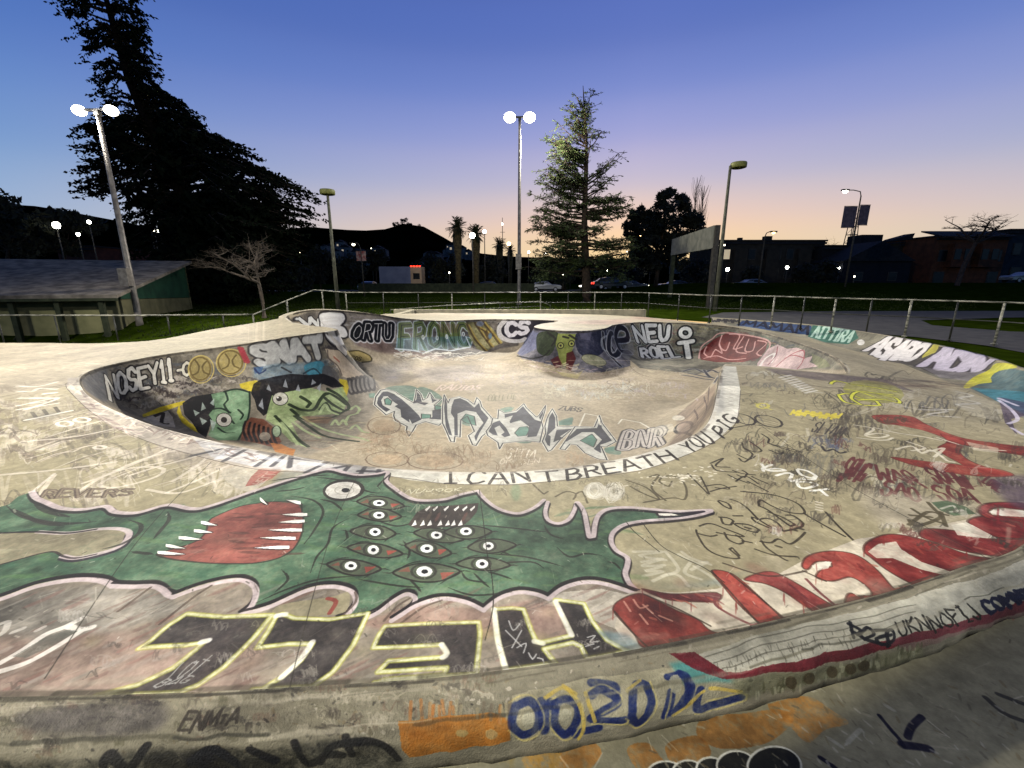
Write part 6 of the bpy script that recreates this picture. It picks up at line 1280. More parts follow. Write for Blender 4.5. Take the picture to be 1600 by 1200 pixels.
# --- open conifer in the middle
r = random.Random(9); YT = 37
st = [(911,134),(913,170),(916,210),(916,260),(914,310),(913,360),(915,410),(917,462)]
stem = [aty(x, y, YT) for x, y in st]; base = Vector((stem[-1].x, YT, zg1(stem[-1].x, YT)))
cf = empty('conifer_tree', base, 'tall open-branched conifer beside the central floodlight mast, its left side lamplit', 'tree')
MB().tube([Vector((0,0,0))]+[p-base for p in stem[::-1]], [.42,.4,.33,.28,.22,.16,.11,.07,.02], 8).build('trunk', M_bark, cf, True)
lb = MB(); bb_ = MB()
def limb(px0, py0, px1, py1, dens, dep=None, ln=.5):
    dep = r.uniform(-2.2, 2.2) if dep is None else dep
    a = aty(px0, py0, YT)-base; e = aty(px1, py1, YT+dep)-base; m = a.lerp(e, .5)+Vector((0, 0, -.25+r.uniform(-.1, .1)))
    bb_.tube([a, m, e], [.07,.045,.012], 4, False)
    for k in range(dens):
        t_ = r.uniform(.25, 1); p = (a.lerp(m, t_*2) if t_ < .5 else m.lerp(e, t_*2-1)); q = p+Vector((r.uniform(-.9, .9), r.uniform(-.9, .9), r.uniform(-.25, .25)))*1.0
        bb_.tube([p, q], [.02,.008], 3, False); spray(lb, p, q, 12, ln*.8, .045, r, .3, .6)
for a in [(914,170,900,150),(914,165,925,140),(914,185,884,166),(914,200,895,192),(916,215,880,185),(916,230,890,212),(916,225,872,192),(916,245,880,225),(916,215,930,202),(916,235,940,206),(917,255,925,205)]: limb(*a, 9, r.uniform(-1, 1), .36)
for k in range(18): limb(913, 175+k*3, 913+r.uniform(-24, 14), 160+k*2.0, 7, r.uniform(-1, 1), .36)
for k in range(44): y = r.uniform(208, 300); limb(915, y+r.uniform(10, 50), r.uniform(852, 895)-(y-215)*.12, y, 15, r.uniform(-2, 2), .45)
for a in [(916,290,975,238),(916,280,960,243),(916,285,968,238),(915,300,945,265),(915,310,958,275),(915,305,960,272),(915,320,940,290)]: limb(*a, 12, r.uniform(-.6, .6), .42)
for k in range(22): y = r.uniform(300, 365); limb(914, y+r.uniform(5, 30), r.uniform(822, 880), y, 14)
for k in range(16): y = r.uniform(300, 330); limb(914, y+r.uniform(5, 25), r.uniform(940, 998), y+r.uniform(-2, 6), 14)
for k in range(52): y = r.uniform(350, 420); limb(915, y+r.uniform(-5, 15), r.choice((r.uniform(816, 890), r.uniform(935, 1005))), y, 15, r.uniform(-3, 3), .55)
for k in range(46): leaf_cloud(lb, aty(r.uniform(835, 990), r.uniform(402, 440), YT+r.uniform(-1, 3))-base, 1.0, .8, .35, 60, .14, r)
bb_.build('limbs', M_bark, cf); lb.build('crown', M_conif2, cf)
# --- round dark tree
def leafy(name, label, px, pyb, Y, blobs, mat, group=None, seed=0, size=.28, dens=150, trunk_r=.3, zb=None):
    r = random.Random(seed); bx = aty(px, 440, Y).x; base = Vector((bx, Y, zg1(bx, Y) if zb is None else zb)); root = empty(name, base, label, 'tree', group)
    crown = MB(); wood = MB(); top = None
    cs = []
    for (cx, cy_, rp, *rest) in blobs:
        c = aty(cx, cy_, Y+r.uniform(-1, 1)*rp*Y/FPX*.5)-base; rr = rp*Y/FPX; cs.append((c, rr))
        for q in range(9):
            v = Vector((r.gauss(0, 1), r.gauss(0, 1), r.gauss(0, 1))).normalized()*rr*r.uniform(.45, .85); leaf_cloud(crown, c+v, rr*.42, rr*.42, rr*.36, int(dens/9), size, r, .4, 0)
    mid = sum((c for c, _ in cs), Vector())/len(cs)
    wood.tube([Vector((0,0,0)), Vector((mid.x*.3, mid.y*.3, mid.z*.45)), Vector((mid.x*.8, mid.y, mid.z*.8))], [trunk_r, trunk_r*.75, trunk_r*.5], 8)
    for c, rr in cs: wood.tube([Vector((mid.x*.5, mid.y*.5, mid.z*.6)), c*.9, c], [trunk_r*.35, .06, .02], 5, False)
    wood.build('trunk', M_bark, root, True); crown.build('crown', mat, root); return root
blobs = [(1040,335,28),(1015,350,24),(1065,352,24),(1040,310,14),(1062,318,14),(1010,375,22),(1040,385,22),(1030,362,24),(1078,350,14),(1000,395,16),(1060,380,16),(1022,410,18),(990,340,10),(1084,372,12),(1086,345,12),(985,362,16),(1000,338,14),(1084,360,14),(1008,402,22),(1055,402,20)]
leafy('broadleaf_tree', 'broad dark round-crowned tree between the conifer and the grey panel', 1025, 445, 56, blobs, M_leafd, seed=3, size=.34, dens=760)
# bare poplars behind it
def bare(name, label, base, h, spread, seed, mat, group=None, upright=.5, n0=5, depth=4, r0=.12, lean=(0,0), ratio=.68):
    r = random.Random(seed); root = empty(name, base, label, 'tree', group); tr = MB(); br = MB()
    def grow(p, d, L, rad, k):
        q = p+d*L*.5+Vector((r.uniform(-.08, .08), r.uniform(-.08, .08), 0))*L; e = q+(d+Vector((r.gauss(0, .15), r.gauss(0, .15), r.gauss(0, .08)))).normalized()*L*.5
        (tr if k == 0 else br).tube([p, q, e], [rad, rad*.8, rad*.6], 6 if k < 2 else 3, False)
        if k >= depth: return
        for j in range(n0 if k == 0 else r.randint(2, 4)):
            nd = (d*upright+Vector((r.gauss(0, spread), r.gauss(0, spread), r.uniform(-.1, .6)))).normalized(); s_ = p.lerp(e, r.uniform(.45, 1)) if k else e
            grow(s_, nd, L*ratio*r.uniform(.75, 1.15), rad*.5, k+1)
    grow(Vector((0,0,0)), Vector((lean[0], lean[1], 1)).normalized(), h*.36, r0, 0)
    tr.build('trunk', mat, root, True); br.build('branches', mat, root); return root
M_twig = mat_noise('pale_twigs', (42,37,32), (68,60,50), 5, .9); M_twigd = mat_noise('dark_twigs', (34,28,26), (52,44,40), 5, .9)
for px, pyt, lab in ((1075,278,'taller bare upright poplar behind the round dark tree'), (1086,290,'shorter bare upright poplar behind the round dark tree')):
    b = aty(px, 440, 85); b.z = zg1(b.x, 85); t_ = aty(px, pyt, 85); h = t_.z-b.z; root = empty('bare_poplar', b, lab, 'tree'); m = MB(); m2 = MB(); r = random.Random(px); m.tube([(0,0,0),(0,0,h*.6),(0,0,h)], [.25,.12,.02], 6)
    for k in range(90): z0 = h*r.uniform(.35, .92); a = r.uniform(0, 6.28); w = r.uniform(.3, 1.6); m2.tube([(0,0,z0),(w*.6*math.cos(a), w*.6*math.sin(a), z0+w*1.6),(w*.8*math.cos(a), w*.8*math.sin(a), min(h, z0+w*3))], [.04,.025,.01], 3, False)
    m.build('trunk', M_twigd, root); m2.build('branches', M_twigd, root)
b = aty(412, 488, 21); b.z = zg1(b.x, 21); bare('bare_tree', 'small pale leafless tree on the grass in front of the dark cypress', b, 4.6, .85, 12, M_twig, n0=5, depth=5, r0=.12, upright=.45, ratio=.74)
b = aty(1497, 438, 50); b.z = zg1(b.x, 50); bare('bare_tree', 'spreading leafless street tree in front of the brown house on the right', b, 13.5, 1.1, 21, M_twigd, n0=7, depth=5, r0=.26, upright=.25, lean=(.3,0), ratio=.62)
b = aty(1290, 438, 95); b.z = zg1(b.x, 95); bare('bare_tree', 'thin leafless tree showing above the roofs left of the lattice tower', b, 13, .8, 5, M_twigd, n0=5, depth=4, r0=.2)
# palms
M_palm = mat_noise('palm_fronds', (22,26,12), (46,50,24), 2, .8); M_pbark = mat_noise('palm_skirt', (42,36,22), (74,64,40), 4, .9)
def palm(px, pyc, Y, rpx, label, seed):
    r = random.Random(seed); c = aty(px, pyc, Y); b = Vector((c.x, Y, zg1(c.x, Y))); h = c.z-b.z; root = empty('palm_tree', b, label, 'palm tree', 'palms by the road'); rr = rpx*Y/FPX
    MB().tube([(0,0,0),(.05,0,h*.5),(0,0,h*.8),(0,0,h)], [.4,.38,.62,.5], 10).build('trunk', M_pbark, root, True); m = MB()
    for k in range(70):
        a = r.uniform(0, 6.28); el = r.uniform(-1.15, 1.4); L = rr*r.uniform(.85, 1.1); p = Vector((0, 0, h)); d = Vector((math.cos(a)*math.cos(el), math.sin(a)*math.cos(el), math.sin(el)))
        P_ = [p]; 
        for j in range(5): p = p+d*L/5; d = (d+Vector((0, 0, -.1))).normalized(); P_.append(p)
        m.tube(P_, [.03]*5+[.01], 3, False)
        for j in range(1, 6):
            for q in range(5):
                o = (P_[j]-P_[j-1]); s_ = P_[j-1]+o*r.random(); side = o.cross(Vector((0, 0, 1))).normalized()*r.choice((-1, 1)); tip = s_+(side*.8+o.normalized()*.7+Vector((0, 0, -.25)))*rr*.26; n_ = o.normalized()*.05; i = len(m.V); m.V += [s_-n_, s_+n_, tip]; m.F.append((i, i+1, i+2))
    m.build('crown', M_palm, root)
palm(714, 356, 60, 16, 'leftmost and tallest of the palm trees beside the lit globe lamps', 1); palm(743, 366, 62, 15, 'second palm from the left, its crown behind the bright globe lamp', 2)
palm(780, 382, 82, 12, 'smaller palm left of the central floodlight mast', 3); palm(797, 392, 92, 9, 'smallest palm, just left of the central floodlight mast', 4)
# dark trees on the left and hedge masses
leafy('broadleaf_tree', 'black tree crown at the far left edge under the sky', 10, 440, 60, [(-20,325,40),(15,325,24),(30,340,24),(60,350,22),(-10,370,40),(30,380,30)], M_leafd, 'dark trees on the left', 7, .4, 420)
leafy('broadleaf_tree', 'low dark tree between the far left tree and the floodlight mast', 100, 440, 66, [(85,350,22),(110,345,22),(135,350,20),(70,375,20),(110,385,14)], M_leafd, 'dark trees on the left', 8, .4, 420)
for i, (px, py, rp, Y, lab) in enumerate(((500,405,20,70,'dark bushy tree right of the cypress under the hill'), (548,412,20,76,'dark bushy tree behind the banner lamp post'), (588,400,14,80,'dark bushy tree left of the white truck'), (672,410,20,80,'dark bushy tree right of the white truck'), (700,418,20,66,'dark bushes at the foot of the tallest palm'),
     (765,420,20,70,'dark bushy tree between the palms and central mast'), (845,424,16,74,'dark bush left of the conifer trunk'), (880,428,16,70,'dark bush behind the conifer trunk'), (985,424,18,70,'dark bush below the round dark tree'), (1090,422,22,68,'dark bush behind the grey panel'), (460,430,24,62,'dark bush beside the foot of the cypress'), (1255,424,14,66,'dark hedge tree in front of the long flat-roofed block'), (1290,420,18,66,'dark tree left of the banner post'), (1175,426,12,66,'dark hedge in front of the flat-roofed block'))):
    leafy('bush', lab, px, 440, Y, [(px-rp*.6,py+4,rp*.8),(px+rp*.6,py+2,rp*.8),(px,py-rp*.2,rp*.8),(px,py+16,rp)], M_leafd, 'dark trees and bushes along the road', 30+i, .36, 300, .15)
for i, (px, py, rp) in enumerate(((620,350,5),(632,346,6),(641,350,4),(655,353,5),(661,355,3))):
    b = aty(px, py+6, 1085); m = MB(); r = random.Random(i); root = empty('hilltop_tree', b, ('leftmost small tree silhouette on the hilltop', 'second tree from the left on the hilltop, taller', 'third tree from the left on the hilltop', 'fourth tree from the left on the hilltop', 'rightmost tiny tree on the hilltop')[i], 'tree', 'trees on the hilltop'); MB().tube([(0,0,-12),(0,0,rp*1.2)], .5, 5).build('trunk', M_bark, root)
    for q in range(7): leaf_cloud(m, Vector((r.uniform(-1,1)*rp*1.3, r.uniform(-3,3), rp*1.5+r.uniform(-1,1)*rp)), rp*.8, rp*.8, rp*.6, 50, 1.6, r)
    m.build('crown', M_leafd, root)
# ================================================================== lamps, fences, buildings, vehicles
M_post = mat_noise('painted_post', (52,52,42), (76,75,60), 4, .7); M_olive = mat_noise('olive_lamp_drum', (74,76,36), (104,104,58), 4, .6)
M_bulb = mat_emit('lit_bulb_white', (255,252,235), 30); M_bulbw = mat_emit('lit_bulb_warm', (255,214,140), 22); M_red = mat_emit('tail_light', (255,50,30), 5)
M_bulbs = mat_emit('small_lit_bulb', (255,244,214), 9)
def drum_lamp(pxb, pyb, pxt, pyt, Y, label, dx):
    b = aty(pxb, pyb, Y); t_ = aty(pxt, pyt, Y); b.z = zg1(b.x, Y) if Y > 24 else -.2; h = t_.z-b.z; root = empty('park_lamp', Vector((b.x, Y, b.z)), label, 'lamp post', 'unlit park lamps')
    MB().tube([(0,0,0),(0,0,h*.5),(0,0,h)], [.13,.1,.075], 10).build('pole', M_post, root, True)
    if abs(dx) > .2: MB().tube([(0,0,h-.05),(dx*.55,0,h)], .05, 8).build('arm', M_dark, root)
    MB().lathe((dx,0,h), [(.36,-.12),(.42,-.1),(.43,.1),(.4,.16),(.1,.2)], 20).build('lamp_drum', M_olive, root, True)
    return root
drum_lamp(528, 478, 513, 301, 27, 'unlit park lamp with olive drum head left of the hill', 0)
drum_lamp(1117, 484, 1142, 259, 26, 'unlit park lamp with olive drum head beside the grey panel', .45)
def cobra(px, pyt, Y, armpx, label, group=None, lit=True, banners=(), pyb=440, rad=.1, bulb=.22, mat=None):
    t_ = aty(px, pyt, Y); b = Vector((t_.x, Y, zg1(t_.x, Y))); h = t_.z-b.z; e = aty(px+armpx, pyt-1, Y); root = empty('street_lamp', b, label, 'street lamp', group)
    MB().tube([(0,0,0),(0,0,h*.6),(0,0,h-.6),(math.copysign(.15, armpx),0,h-.15),((e.x-b.x)*.5,0,h),(e.x-b.x,0,h)], [rad,rad*.8,rad*.6,rad*.5,rad*.45,rad*.4], 8).build('pole', M_dark, root, True)
    hd = MB().box((e.x-b.x,0,h), (.7,.3,.16)).build('lamp_head', M_dark, root)
    if lit: MB().lathe((e.x-b.x,0,h-.08-bulb), [(bulb*.4,0),(bulb,bulb*.5),(bulb,bulb),(bulb*.6,bulb*1.2)], 10).build('lens', mat or M_bulb, hd, True)
    return root, b, h
M_ban = mat_noise('banner_cloth', (60,52,58), (84,72,78), 3, .8); M_ban2 = mat_noise('red_white_banner', (110,52,48), (140,120,112), 3, .8)
def banner(root, x0, x1, z0, z1, mat):
    V = []; n = 6
    for zz in (z0, z1): MB().box(((x0+x1)/2,0,zz), (abs(x1-x0),.04,.04)).build('banner_arm', M_dark, root)
    m = MB()
    P_ = [(x0+(x1-x0)*k/n, .03*math.sin(k*1.3)) for k in range(n+1)]
    m.prism([(x, y, z0+.03) for x, y in P_]+[(x, y, z1-.03) for x, y in reversed(P_)], (0,.015,0)); m.build('banner', mat, root)
rt, b, h = cobra(1347, 297, 48, -26, 'lit street lamp with two grey banners on its leaning post'); 
def zpx(py, Y): return aty(800, py, Y).z
banner(rt, -1.55, -.12, zpx(356,48)-b.z, zpx(322,48)-b.z, M_ban); banner(rt, .12, 1.2, zpx(352,48)-b.z, zpx(320,48)-b.z, M_ban)
rt, b, h = cobra(563, 380, 45, -11, 'lit street lamp with a red and white banner under the hill', bulb=.16, rad=.08, mat=M_bulbs); banner(rt, -.5, .45, zpx(408,45)-b.z, zpx(392,45)-b.z, M_ban2)
cobra(1196, 362, 52, 13, 'dim warm street lamp above the roof of the flat-roofed block', bulb=.14, mat=M_bulbw)
def globe(px, py, Y, r_, label, group=None, mat=None):
    r_ = r_*.8
    c = aty(px, py, Y); b = Vector((c.x, Y, zg1(c.x, Y))); h = c.z-b.z; root = empty('globe_lamp' if r_ > .22 else 'street_light', b, label, 'street lamp', group)
    MB().tube([(0,0,0),(0,0,h-r_*.8)], [.09,.05], 8).build('pole', M_dark, root, True); MB().lathe((0,0,h-r_), [(r_*.45,0),(r_*.85,r_*.4),(r_,r_),(r_*.85,r_*1.6),(r_*.4,r_*1.95)], 12).build('globe', mat or M_bulb, root, True)
    if h > 3: MB().lathe((0,0,h-r_-.1), [(.1,0),(.16,.1)], 8).build('collar', M_dark, root)
globe(738, 368, 50, .36, 'bright globe lamp in front of the second palm')
globe(757, 362, 64, .3, 'lit lamp just right of the second palm crown'); globe(795, 381, 70, .34, 'warm lit lamp beside the smallest palm', mat=M_bulbw)
globe(88, 352, 58, .5, 'brightest distant lamp at the left, under the dark trees'); globe(122, 366, 60, .26, 'lit lamp right of the brightest left-hand lamp'); globe(139, 347, 62, .28, 'lit lamp close to the left floodlight pole')
for px, py, Y, r_, lab in ((235,352,60,.26,'upper lamp of the cluster shining through the cypress'),(249,361,60,.24,'lower right lamp of the cluster shining through the cypress'),(241,360,62,.16,'small middle lamp of the cluster shining through the cypress'),(341,350,60,.2,'lamp glinting through the middle of the cypress'),(343,357,62,.16,'faint lamp just below the glint in the middle of the cypress'),
     (368,352,70,.18,'lamp glinting at the right side of the cypress'),(357,366,70,.1,'faintest lamp at the right side of the cypress'),(154,394,80,.12,'left one of two dim lamps above the park building'),(171,397,80,.12,'right one of two dim lamps above the park building'),(10,410,60,.14,'dim lamp at the left edge above the park building roof'),(345,426,60,.12,'small lamp left of the pale leafless tree'),
     (375,426,60,.14,'small lamp behind the pale leafless tree'),(410,433,60,.1,'faint lamp behind the trunk of the pale leafless tree'),(469,394,90,.14,'dim lamp at the foot of the cypress left of the park lamp'),(580,388,100,.12,'dim lamp right of the banner lamp post under the hill'),(655,411,90,.12,'dim lamp above the right end of the white truck'),
     (785,350,90,.22,'lamp on top beside the thin radio mast'),(826,394,75,.22,'left lamp low beside the central floodlight mast'),(852,395,75,.2,'lamp behind the left boughs of the conifer'),(948,422,66,.2,'lamp right of the conifer trunk'),(892,409,75,.14,'dim lamp behind the conifer trunk'),(880,429,70,.1,'faint lamp low behind the conifer'),(1001,370,70,.42,'large warm lamp between the conifer and the round dark tree'),
     (1016,416,70,.3,'bright low lamp under the round dark tree'),(1122,383,60,.12,'small lamp just left of the right park lamp pole'),(1132,383,60,.12,'small lamp just right of the right park lamp pole'),(1137,421,70,.34,'bright lamp in front of the flat-roofed block, nearest the park lamp'),(1230,418,70,.28,'bright lamp in front of the right half of the flat-roofed block'),(1311,418,70,.26,'bright lamp left of the banner lamp post'),
     (1335,432,66,.14,'small lamp at the foot of the banner lamp post'),(702,426,60,.14,'small lamp at the foot of the tallest palm'),(726,446,58,.1,'tiny lamp low between the palms'),(980,393,76,.12,'dim lamp left of the large warm lamp'),(1052,374,90,.14,'dim lamp at the left end of the grey panel')):
    globe(px, py, Y, r_, lab, 'distant lit lamps', M_bulbs if r_ < .2 else (M_bulbw if px == 1001 else M_bulb))
# thin radio mast and lattice tower
t_ = aty(785, 340, 95); b = Vector((t_.x, 95, zg1(t_.x, 95))); rt = empty('radio_mast', b, 'thin radio mast rising between the palms', 'mast'); MB().tube([(0,0,0),(0,0,t_.z-b.z)], [.12,.05], 6).build('pole', M_dark, rt); MB().box((0,0,(t_.z-b.z)*.8), (1.0,.08,.08)).build('crosspiece', M_dark, rt)
b = aty(1318, 440, 210); t_ = aty(1323, 328, 210); b.z = 1.2; h = t_.z-b.z; rt = empty('lattice_tower', b, 'distant steel lattice tower above the roofs beside the banners', 'tower'); m = MB()
for sx in (-1, 1):
    for sy in (-1, 1): m.tube([(sx*2.6,sy*2.6,0),(sx*1.0,sy*1.0,h)], [.22,.16], 4)
for k in range(9):
    z = h*k/9; w = 2.6-1.6*k/9; w2 = 2.6-1.6*(k+1)/9
    for s_ in (-1, 1): m.tube([(-w,s_*w,z),(w,s_*w,z)], .14, 4); m.tube([(s_*w,-w,z),(s_*w,w,z)], .14, 4); m.tube([(-w,s_*w,z),(w2,s_*w2,z+h/9)], .08, 4)
m.build('lattice', M_dark, rt)
# ------------------------------------------------------------------ railings
M_rail = mat_noise('worn_rail_paint', (36,38,28), (132,128,112), 3.5, .5, 8, stretch=(1,1,5)); M_raild = mat_noise('dark_rail', (26,26,22), (50,50,42), 4, .5)
def railing(name, label, top, gz, posts, low=None, mats=None, pr=.03, rr=.028):
    """top: list of 3D points of the hand rail; one post per entry of posts (parameter along the rail, tall/low ground)"""
    top = [Vector(p) for p in top]; o = top[0].copy(); o.z = gz(o.x, o.y); root = empty(name, o, label, 'railing')
    MB().tube([p-o for p in top], rr, 8).build('hand_rail', M_rail, root, True)
    if low is not None: MB().tube([Vector((p.x, p.y, p.z-low))-o for p in top], rr*.8, 6).build('lower_rail', M_raild, root, True)
    P_ = np.array([tuple(p) for p in top])
    for i, u in enumerate(posts):
        p = lerp3(P_, u); g = gz(p[0], p[1]); MB().tube([Vector((p[0], p[1], g-.05))-o, Vector((p[0], p[1], p[2]))-o], pr if (mats is None or mats[i]) else pr*.8, 8).lathe(Vector((p[0], p[1], g))-o, [(.07,0),(.07,.02),(.04,.03)], 8).build('post', M_rail if (mats is None or mats[i]) else M_raild, root, True)
    return root
def lerp3(P, u):
    d = np.r_[0, np.cumsum(np.linalg.norm(np.diff(P, axis=0), axis=1))]; t = u*d[-1]; return [float(np.interp(t, d, P[:, k])) for k in range(3)]
def atzr(px, py, z): p = atz(px, py, z); return p
ZR = .98
tp = [aty(540,457,21.6)]+[Vector((x, y, ZR)) for x, y in ((0,22.4),(6.4,22.2))]+[atz(1110,461.5,ZR),atz(1210,463,ZR),atz(1305,466,ZR),atz(1425,468.5,ZR),atz(1570,472.5,ZR),atz(1640,475,ZR),atz(1760,481,ZR)]
def gr(x, y): return -.12 if y < 20.5 and x > 6 else zg1(x, y)
P_ = np.array([tuple(p) for p in tp]); D_ = np.r_[0, np.cumsum(np.linalg.norm(np.diff(P_, axis=0), axis=1))]
posts = []; mt = []
for px in (540,598,653,706,757,810,845,888,930,972,1015,1062,1112,1160,1211,1258,1307,1363,1425,1497,1570,1660):
    best = min(range(2001), key=lambda k: abs((lambda q: 800+FPX*q[0]/(q[1]*math.cos(PITCH)-(q[2]-EYE)*math.sin(PITCH)))(lerp3(P_, k/2000))-px)); posts.append(best/2000); mt.append(px in (540,706,845,930,1211,1307,1425,1570,1660))
railing('railing', 'long pipe railing behind the far rim of the bowl and above the right-hand bank', tp, gr, posts, .5, mt, .029, .022)
railing('railing', 'short sloping handrail climbing to the left end of the long railing', [aty(395,492,17),aty(447,470,19),aty(491,453,20.5),aty(540,457,21.6)], lambda x, y: zg1(x, y), [0,.4,.78], None, None)
railing('railing', 'low pale pipe rail in front of the green gabled building', [aty(-120,493,15.6),aty(0,492.5,16),aty(200,493,16.5),aty(395,491.5,17)], lambda x, y: zg1(x, y)-.02, [.02,.2,.37,.55,.72,.9], None, [0,0,0,0,0,0])
railing('railing', 'lower handrail of a ramp on the grass behind the bowl', [aty(610,484,24.5),aty(700,477,26),aty(845,471,28),aty(860,477,28)], zg1, [0,.33,.66,1], .3, [0,0,0,0])
# concrete kerb wall under the far rail
M_conc = mat_noise('plain_concrete', (112,106,88), (140,132,108), 3, .85, 6, .3)
o_ = mesh_obj('low_wall', *(lambda q: (q.V, q.F))(MB().box((.4,21.75,-.02), (12.6,.28,.36)).box((-5.0,20.2,.0), (.3,3.4,.3))), M_conc); tag(o_, 'low concrete edge wall behind the far rim of the bowl', 'wall')
# ------------------------------------------------------------------ park building on the left
M_shing = mat_noise('weathered_shingles', (62,57,50), (104,97,86), 2.2, .9, 8, .5); M_green = mat_noise('green_painted_boards', (14,40,28), (22,54,38), 2, .7); M_beige = mat_noise('beige_render', (62,61,42), (80,77,55), 2, .85); M_pan = mat_noise('pale_panel', (92,91,62), (110,107,74), 2, .85); M_dkgreen = mat_noise('dark_green_post', (26,30,18), (42,46,30), 3, .8)
A = aty(180, 464, 20); Bk = aty(298, 464, 28); A.z = 0; Bk.z = 0; gdir = (Bk-A).normalized(); W_ = (Bk-A).length; fdir = Vector((gdir.y, -gdir.x, 0))*-1
if fdir.x > 0: fdir = -fdir
Lf = 24; ez = aty(180, 464, 20).z; pz = aty(286, 411, 27.2).z; zb_ = -1.6
o = A.copy(); o.z = zb_; root = empty('park_building', o, 'low park building with shingled lean-to roof, green side and pale front panels', 'building')
def L3(f, g, z): return fdir*f+gdir*g+Vector((0, 0, z-zb_))
m = MB(); th_ = .14
m.prism([L3(-.5,-.9,ez-.02), L3(Lf,-.9,ez-.02), L3(Lf,W_*.96,pz), L3(-.5,W_*.96,pz)], (0,0,th_)); m.build('roof', M_shing, root)
MB().prism([L3(0,0,ez-.1), L3(0,W_,ez-.3), L3(0,W_,pz-.3), L3(0,W_*.94,pz-.06)], fdir*.2).build('gable', M_green, root)
MB().prism([L3(.02,0,zb_), L3(.02,W_,zb_), L3(.02,W_,ez-.32), L3(.02,0,ez-.12)], fdir*.2).build('side_wall', M_beige, root)
MB().prism([L3(0,.02,zb_), L3(Lf,.02,zb_), L3(Lf,.02,ez-.12), L3(0,.02,ez-.12)], gdir*.2).build('front_wall', M_beige, root)
MB().prism([L3(0,W_,zb_), L3(Lf,W_,zb_), L3(Lf,W_,pz-.1), L3(0,W_,pz-.1)], gdir*-.2).build('back_wall', M_beige, root)
MB().prism([L3(-.5,-.92,ez-.14), L3(Lf,-.92,ez-.14), L3(Lf,-.92,ez-.02), L3(-.5,-.92,ez-.02)], gdir*.05).build('fascia', M_dkgreen, root)
for k in range(9):
    f = .5+k*1.55; MB().prism([L3(f,-.02,zb_+.35), L3(f+1.15,-.02,zb_+.35), L3(f+1.15,-.02,ez-.55), L3(f,-.02,ez-.55)], gdir*.03).build('panel', M_pan, root)
for k in range(8):
    f = .15+k*1.55*1.0; MB().prism([L3(f,-.75,zb_), L3(f+.18,-.75,zb_), L3(f+.18,-.75,ez-.1), L3(f,-.75,ez-.1)], gdir*.18).build('post', M_dkgreen, root)
    MB().tube([L3(f+.1,-.66,zb_+.9), L3(f+1.0,-.1,zb_+.25)], .05, 5).build('brace', M_dkgreen, root)
# ------------------------------------------------------------------ grey angled panel
M_slab = mat_noise('grey_panel_face', (92,92,82), (114,112,100), 2, .8)
P0 = aty(1054, 374, 40); P1 = aty(1121, 352, 30); b = P1.copy(); b.z = zg1(P1.x, 30); rt = empty('sign_panel', b, 'large blank grey panel seen at an angle on two tall posts', 'sign')
z0a, z0b = aty(1054, 399, 40).z, aty(1115, 388, 30).z; d_ = Vector((P1.y-P0.y, -(P1.x-P0.x), 0)).normalized()*.22
MB().prism([Vector((P0.x,P0.y,z0a))-b, Vector((P1.x,P1.y,z0b))-b, P1-b, P0-b], d_).build('panel', M_slab, rt)
for q, zt in ((P0, z0a+.3), (P1, P1.z)):
    g_z = zg1(q.x, q.y); MB().box(Vector((q.x, q.y, (zt+g_z)/2))-b, (.3,.34,zt-g_z)).build('post', M_dkgreen if q is P0 else M_dark, rt)
# ------------------------------------------------------------------ houses on the right and far houses
M_glass = mat_noise('dark_window', (8,9,12), (16,17,20), 3, .3); M_lit = mat_emit('lit_window', (255,226,176), .35); M_trim = mat_noise('window_trim', (38,36,33), (52,48,44), 3, .8); M_rooft = mat_noise('tar_roof', (16,16,18), (28,28,30), 3, .9)
def house(label, x0, x1, pyt, Y, col, wins, lit=(), roof='flat', depth=12, extra=None, name='house', group=None, colr=None):
    a = aty(x0, pyt, Y); c = aty(x1, pyt, Y); g = min(zg1(a.x, Y), zg1(c.x, Y))-.3; b = Vector(((a.x+c.x)/2, Y, g)); w = c.x-a.x; h = a.z-g; rt = empty(name, b, label, 'house', group)
    mt = mat_noise('wall_'+name, tuple(v*.42 for v in col), tuple(v*.6 for v in col), 1.2, .9)
    MB().box((0,depth/2,h/2), (w,depth,h)).build('wall', mt, rt)
    if roof == 'flat': rf = MB().box((0,depth/2,h+.12), (w+.5,depth+.5,.24)).box((0,-.12,h-.3), (w+.3,.3,.35)).build('roof', colr or M_rooft, rt)
    else:
        rf = MB().prism([(-w/2-.3,-.4,h),(w/2+.3,-.4,h),(0,-.4,h+w*.28)], (0,depth+.8,0)).build('roof', colr or M_rooft, rt)
    for i, (u, v, ww, hh) in enumerate(wins):
        cx = -w/2+u*w; cz = v*h; fr = MB().box((cx,-.04,cz), (ww+.22,.1,hh+.22)).build('window', M_trim, rt)
        MB().box((cx,-.1,cz), (ww,.04,hh)).build('pane', M_lit if i in lit else M_glass, fr)
    return rt, b, w, h, mt, rf
W2 = [(u, v, 1.1, 1.6) for v in (.36,.74) for u in (.08,.2,.32,.44,.56,.68,.8,.92)]
rt, b, w, h, mt, rf = house('long flat-roofed grey-brown block with a few lit windows behind the angled panel', 1124, 1290, 377, 78, (66,60,50), W2, (8,9))
MB().box((w*.1,5,h+.7), (1.2,1.2,1.2)).build('chimney', mt, rf); MB().box((-w*.2,4,h+.5), (.7,.7,.9)).build('chimney', mt, rf)
for u in (.2,.5,.8): MB().box((-w/2+u*w,-.4,h*.5), (2.2,.9,h*.7)).build('bay', mt, rt)
rt, b, w, h, mt, rf = house('dark low house right of the long block, behind the lattice tower foot', 1286, 1352, 385, 76, (36,36,40), [(.2,.5,1.1,1.5),(.5,.5,1.1,1.5),(.8,.5,1.1,1.5)])
MB().box((-2,3,h+.6), (.8,.8,1.2)).build('chimney', mt, rf)
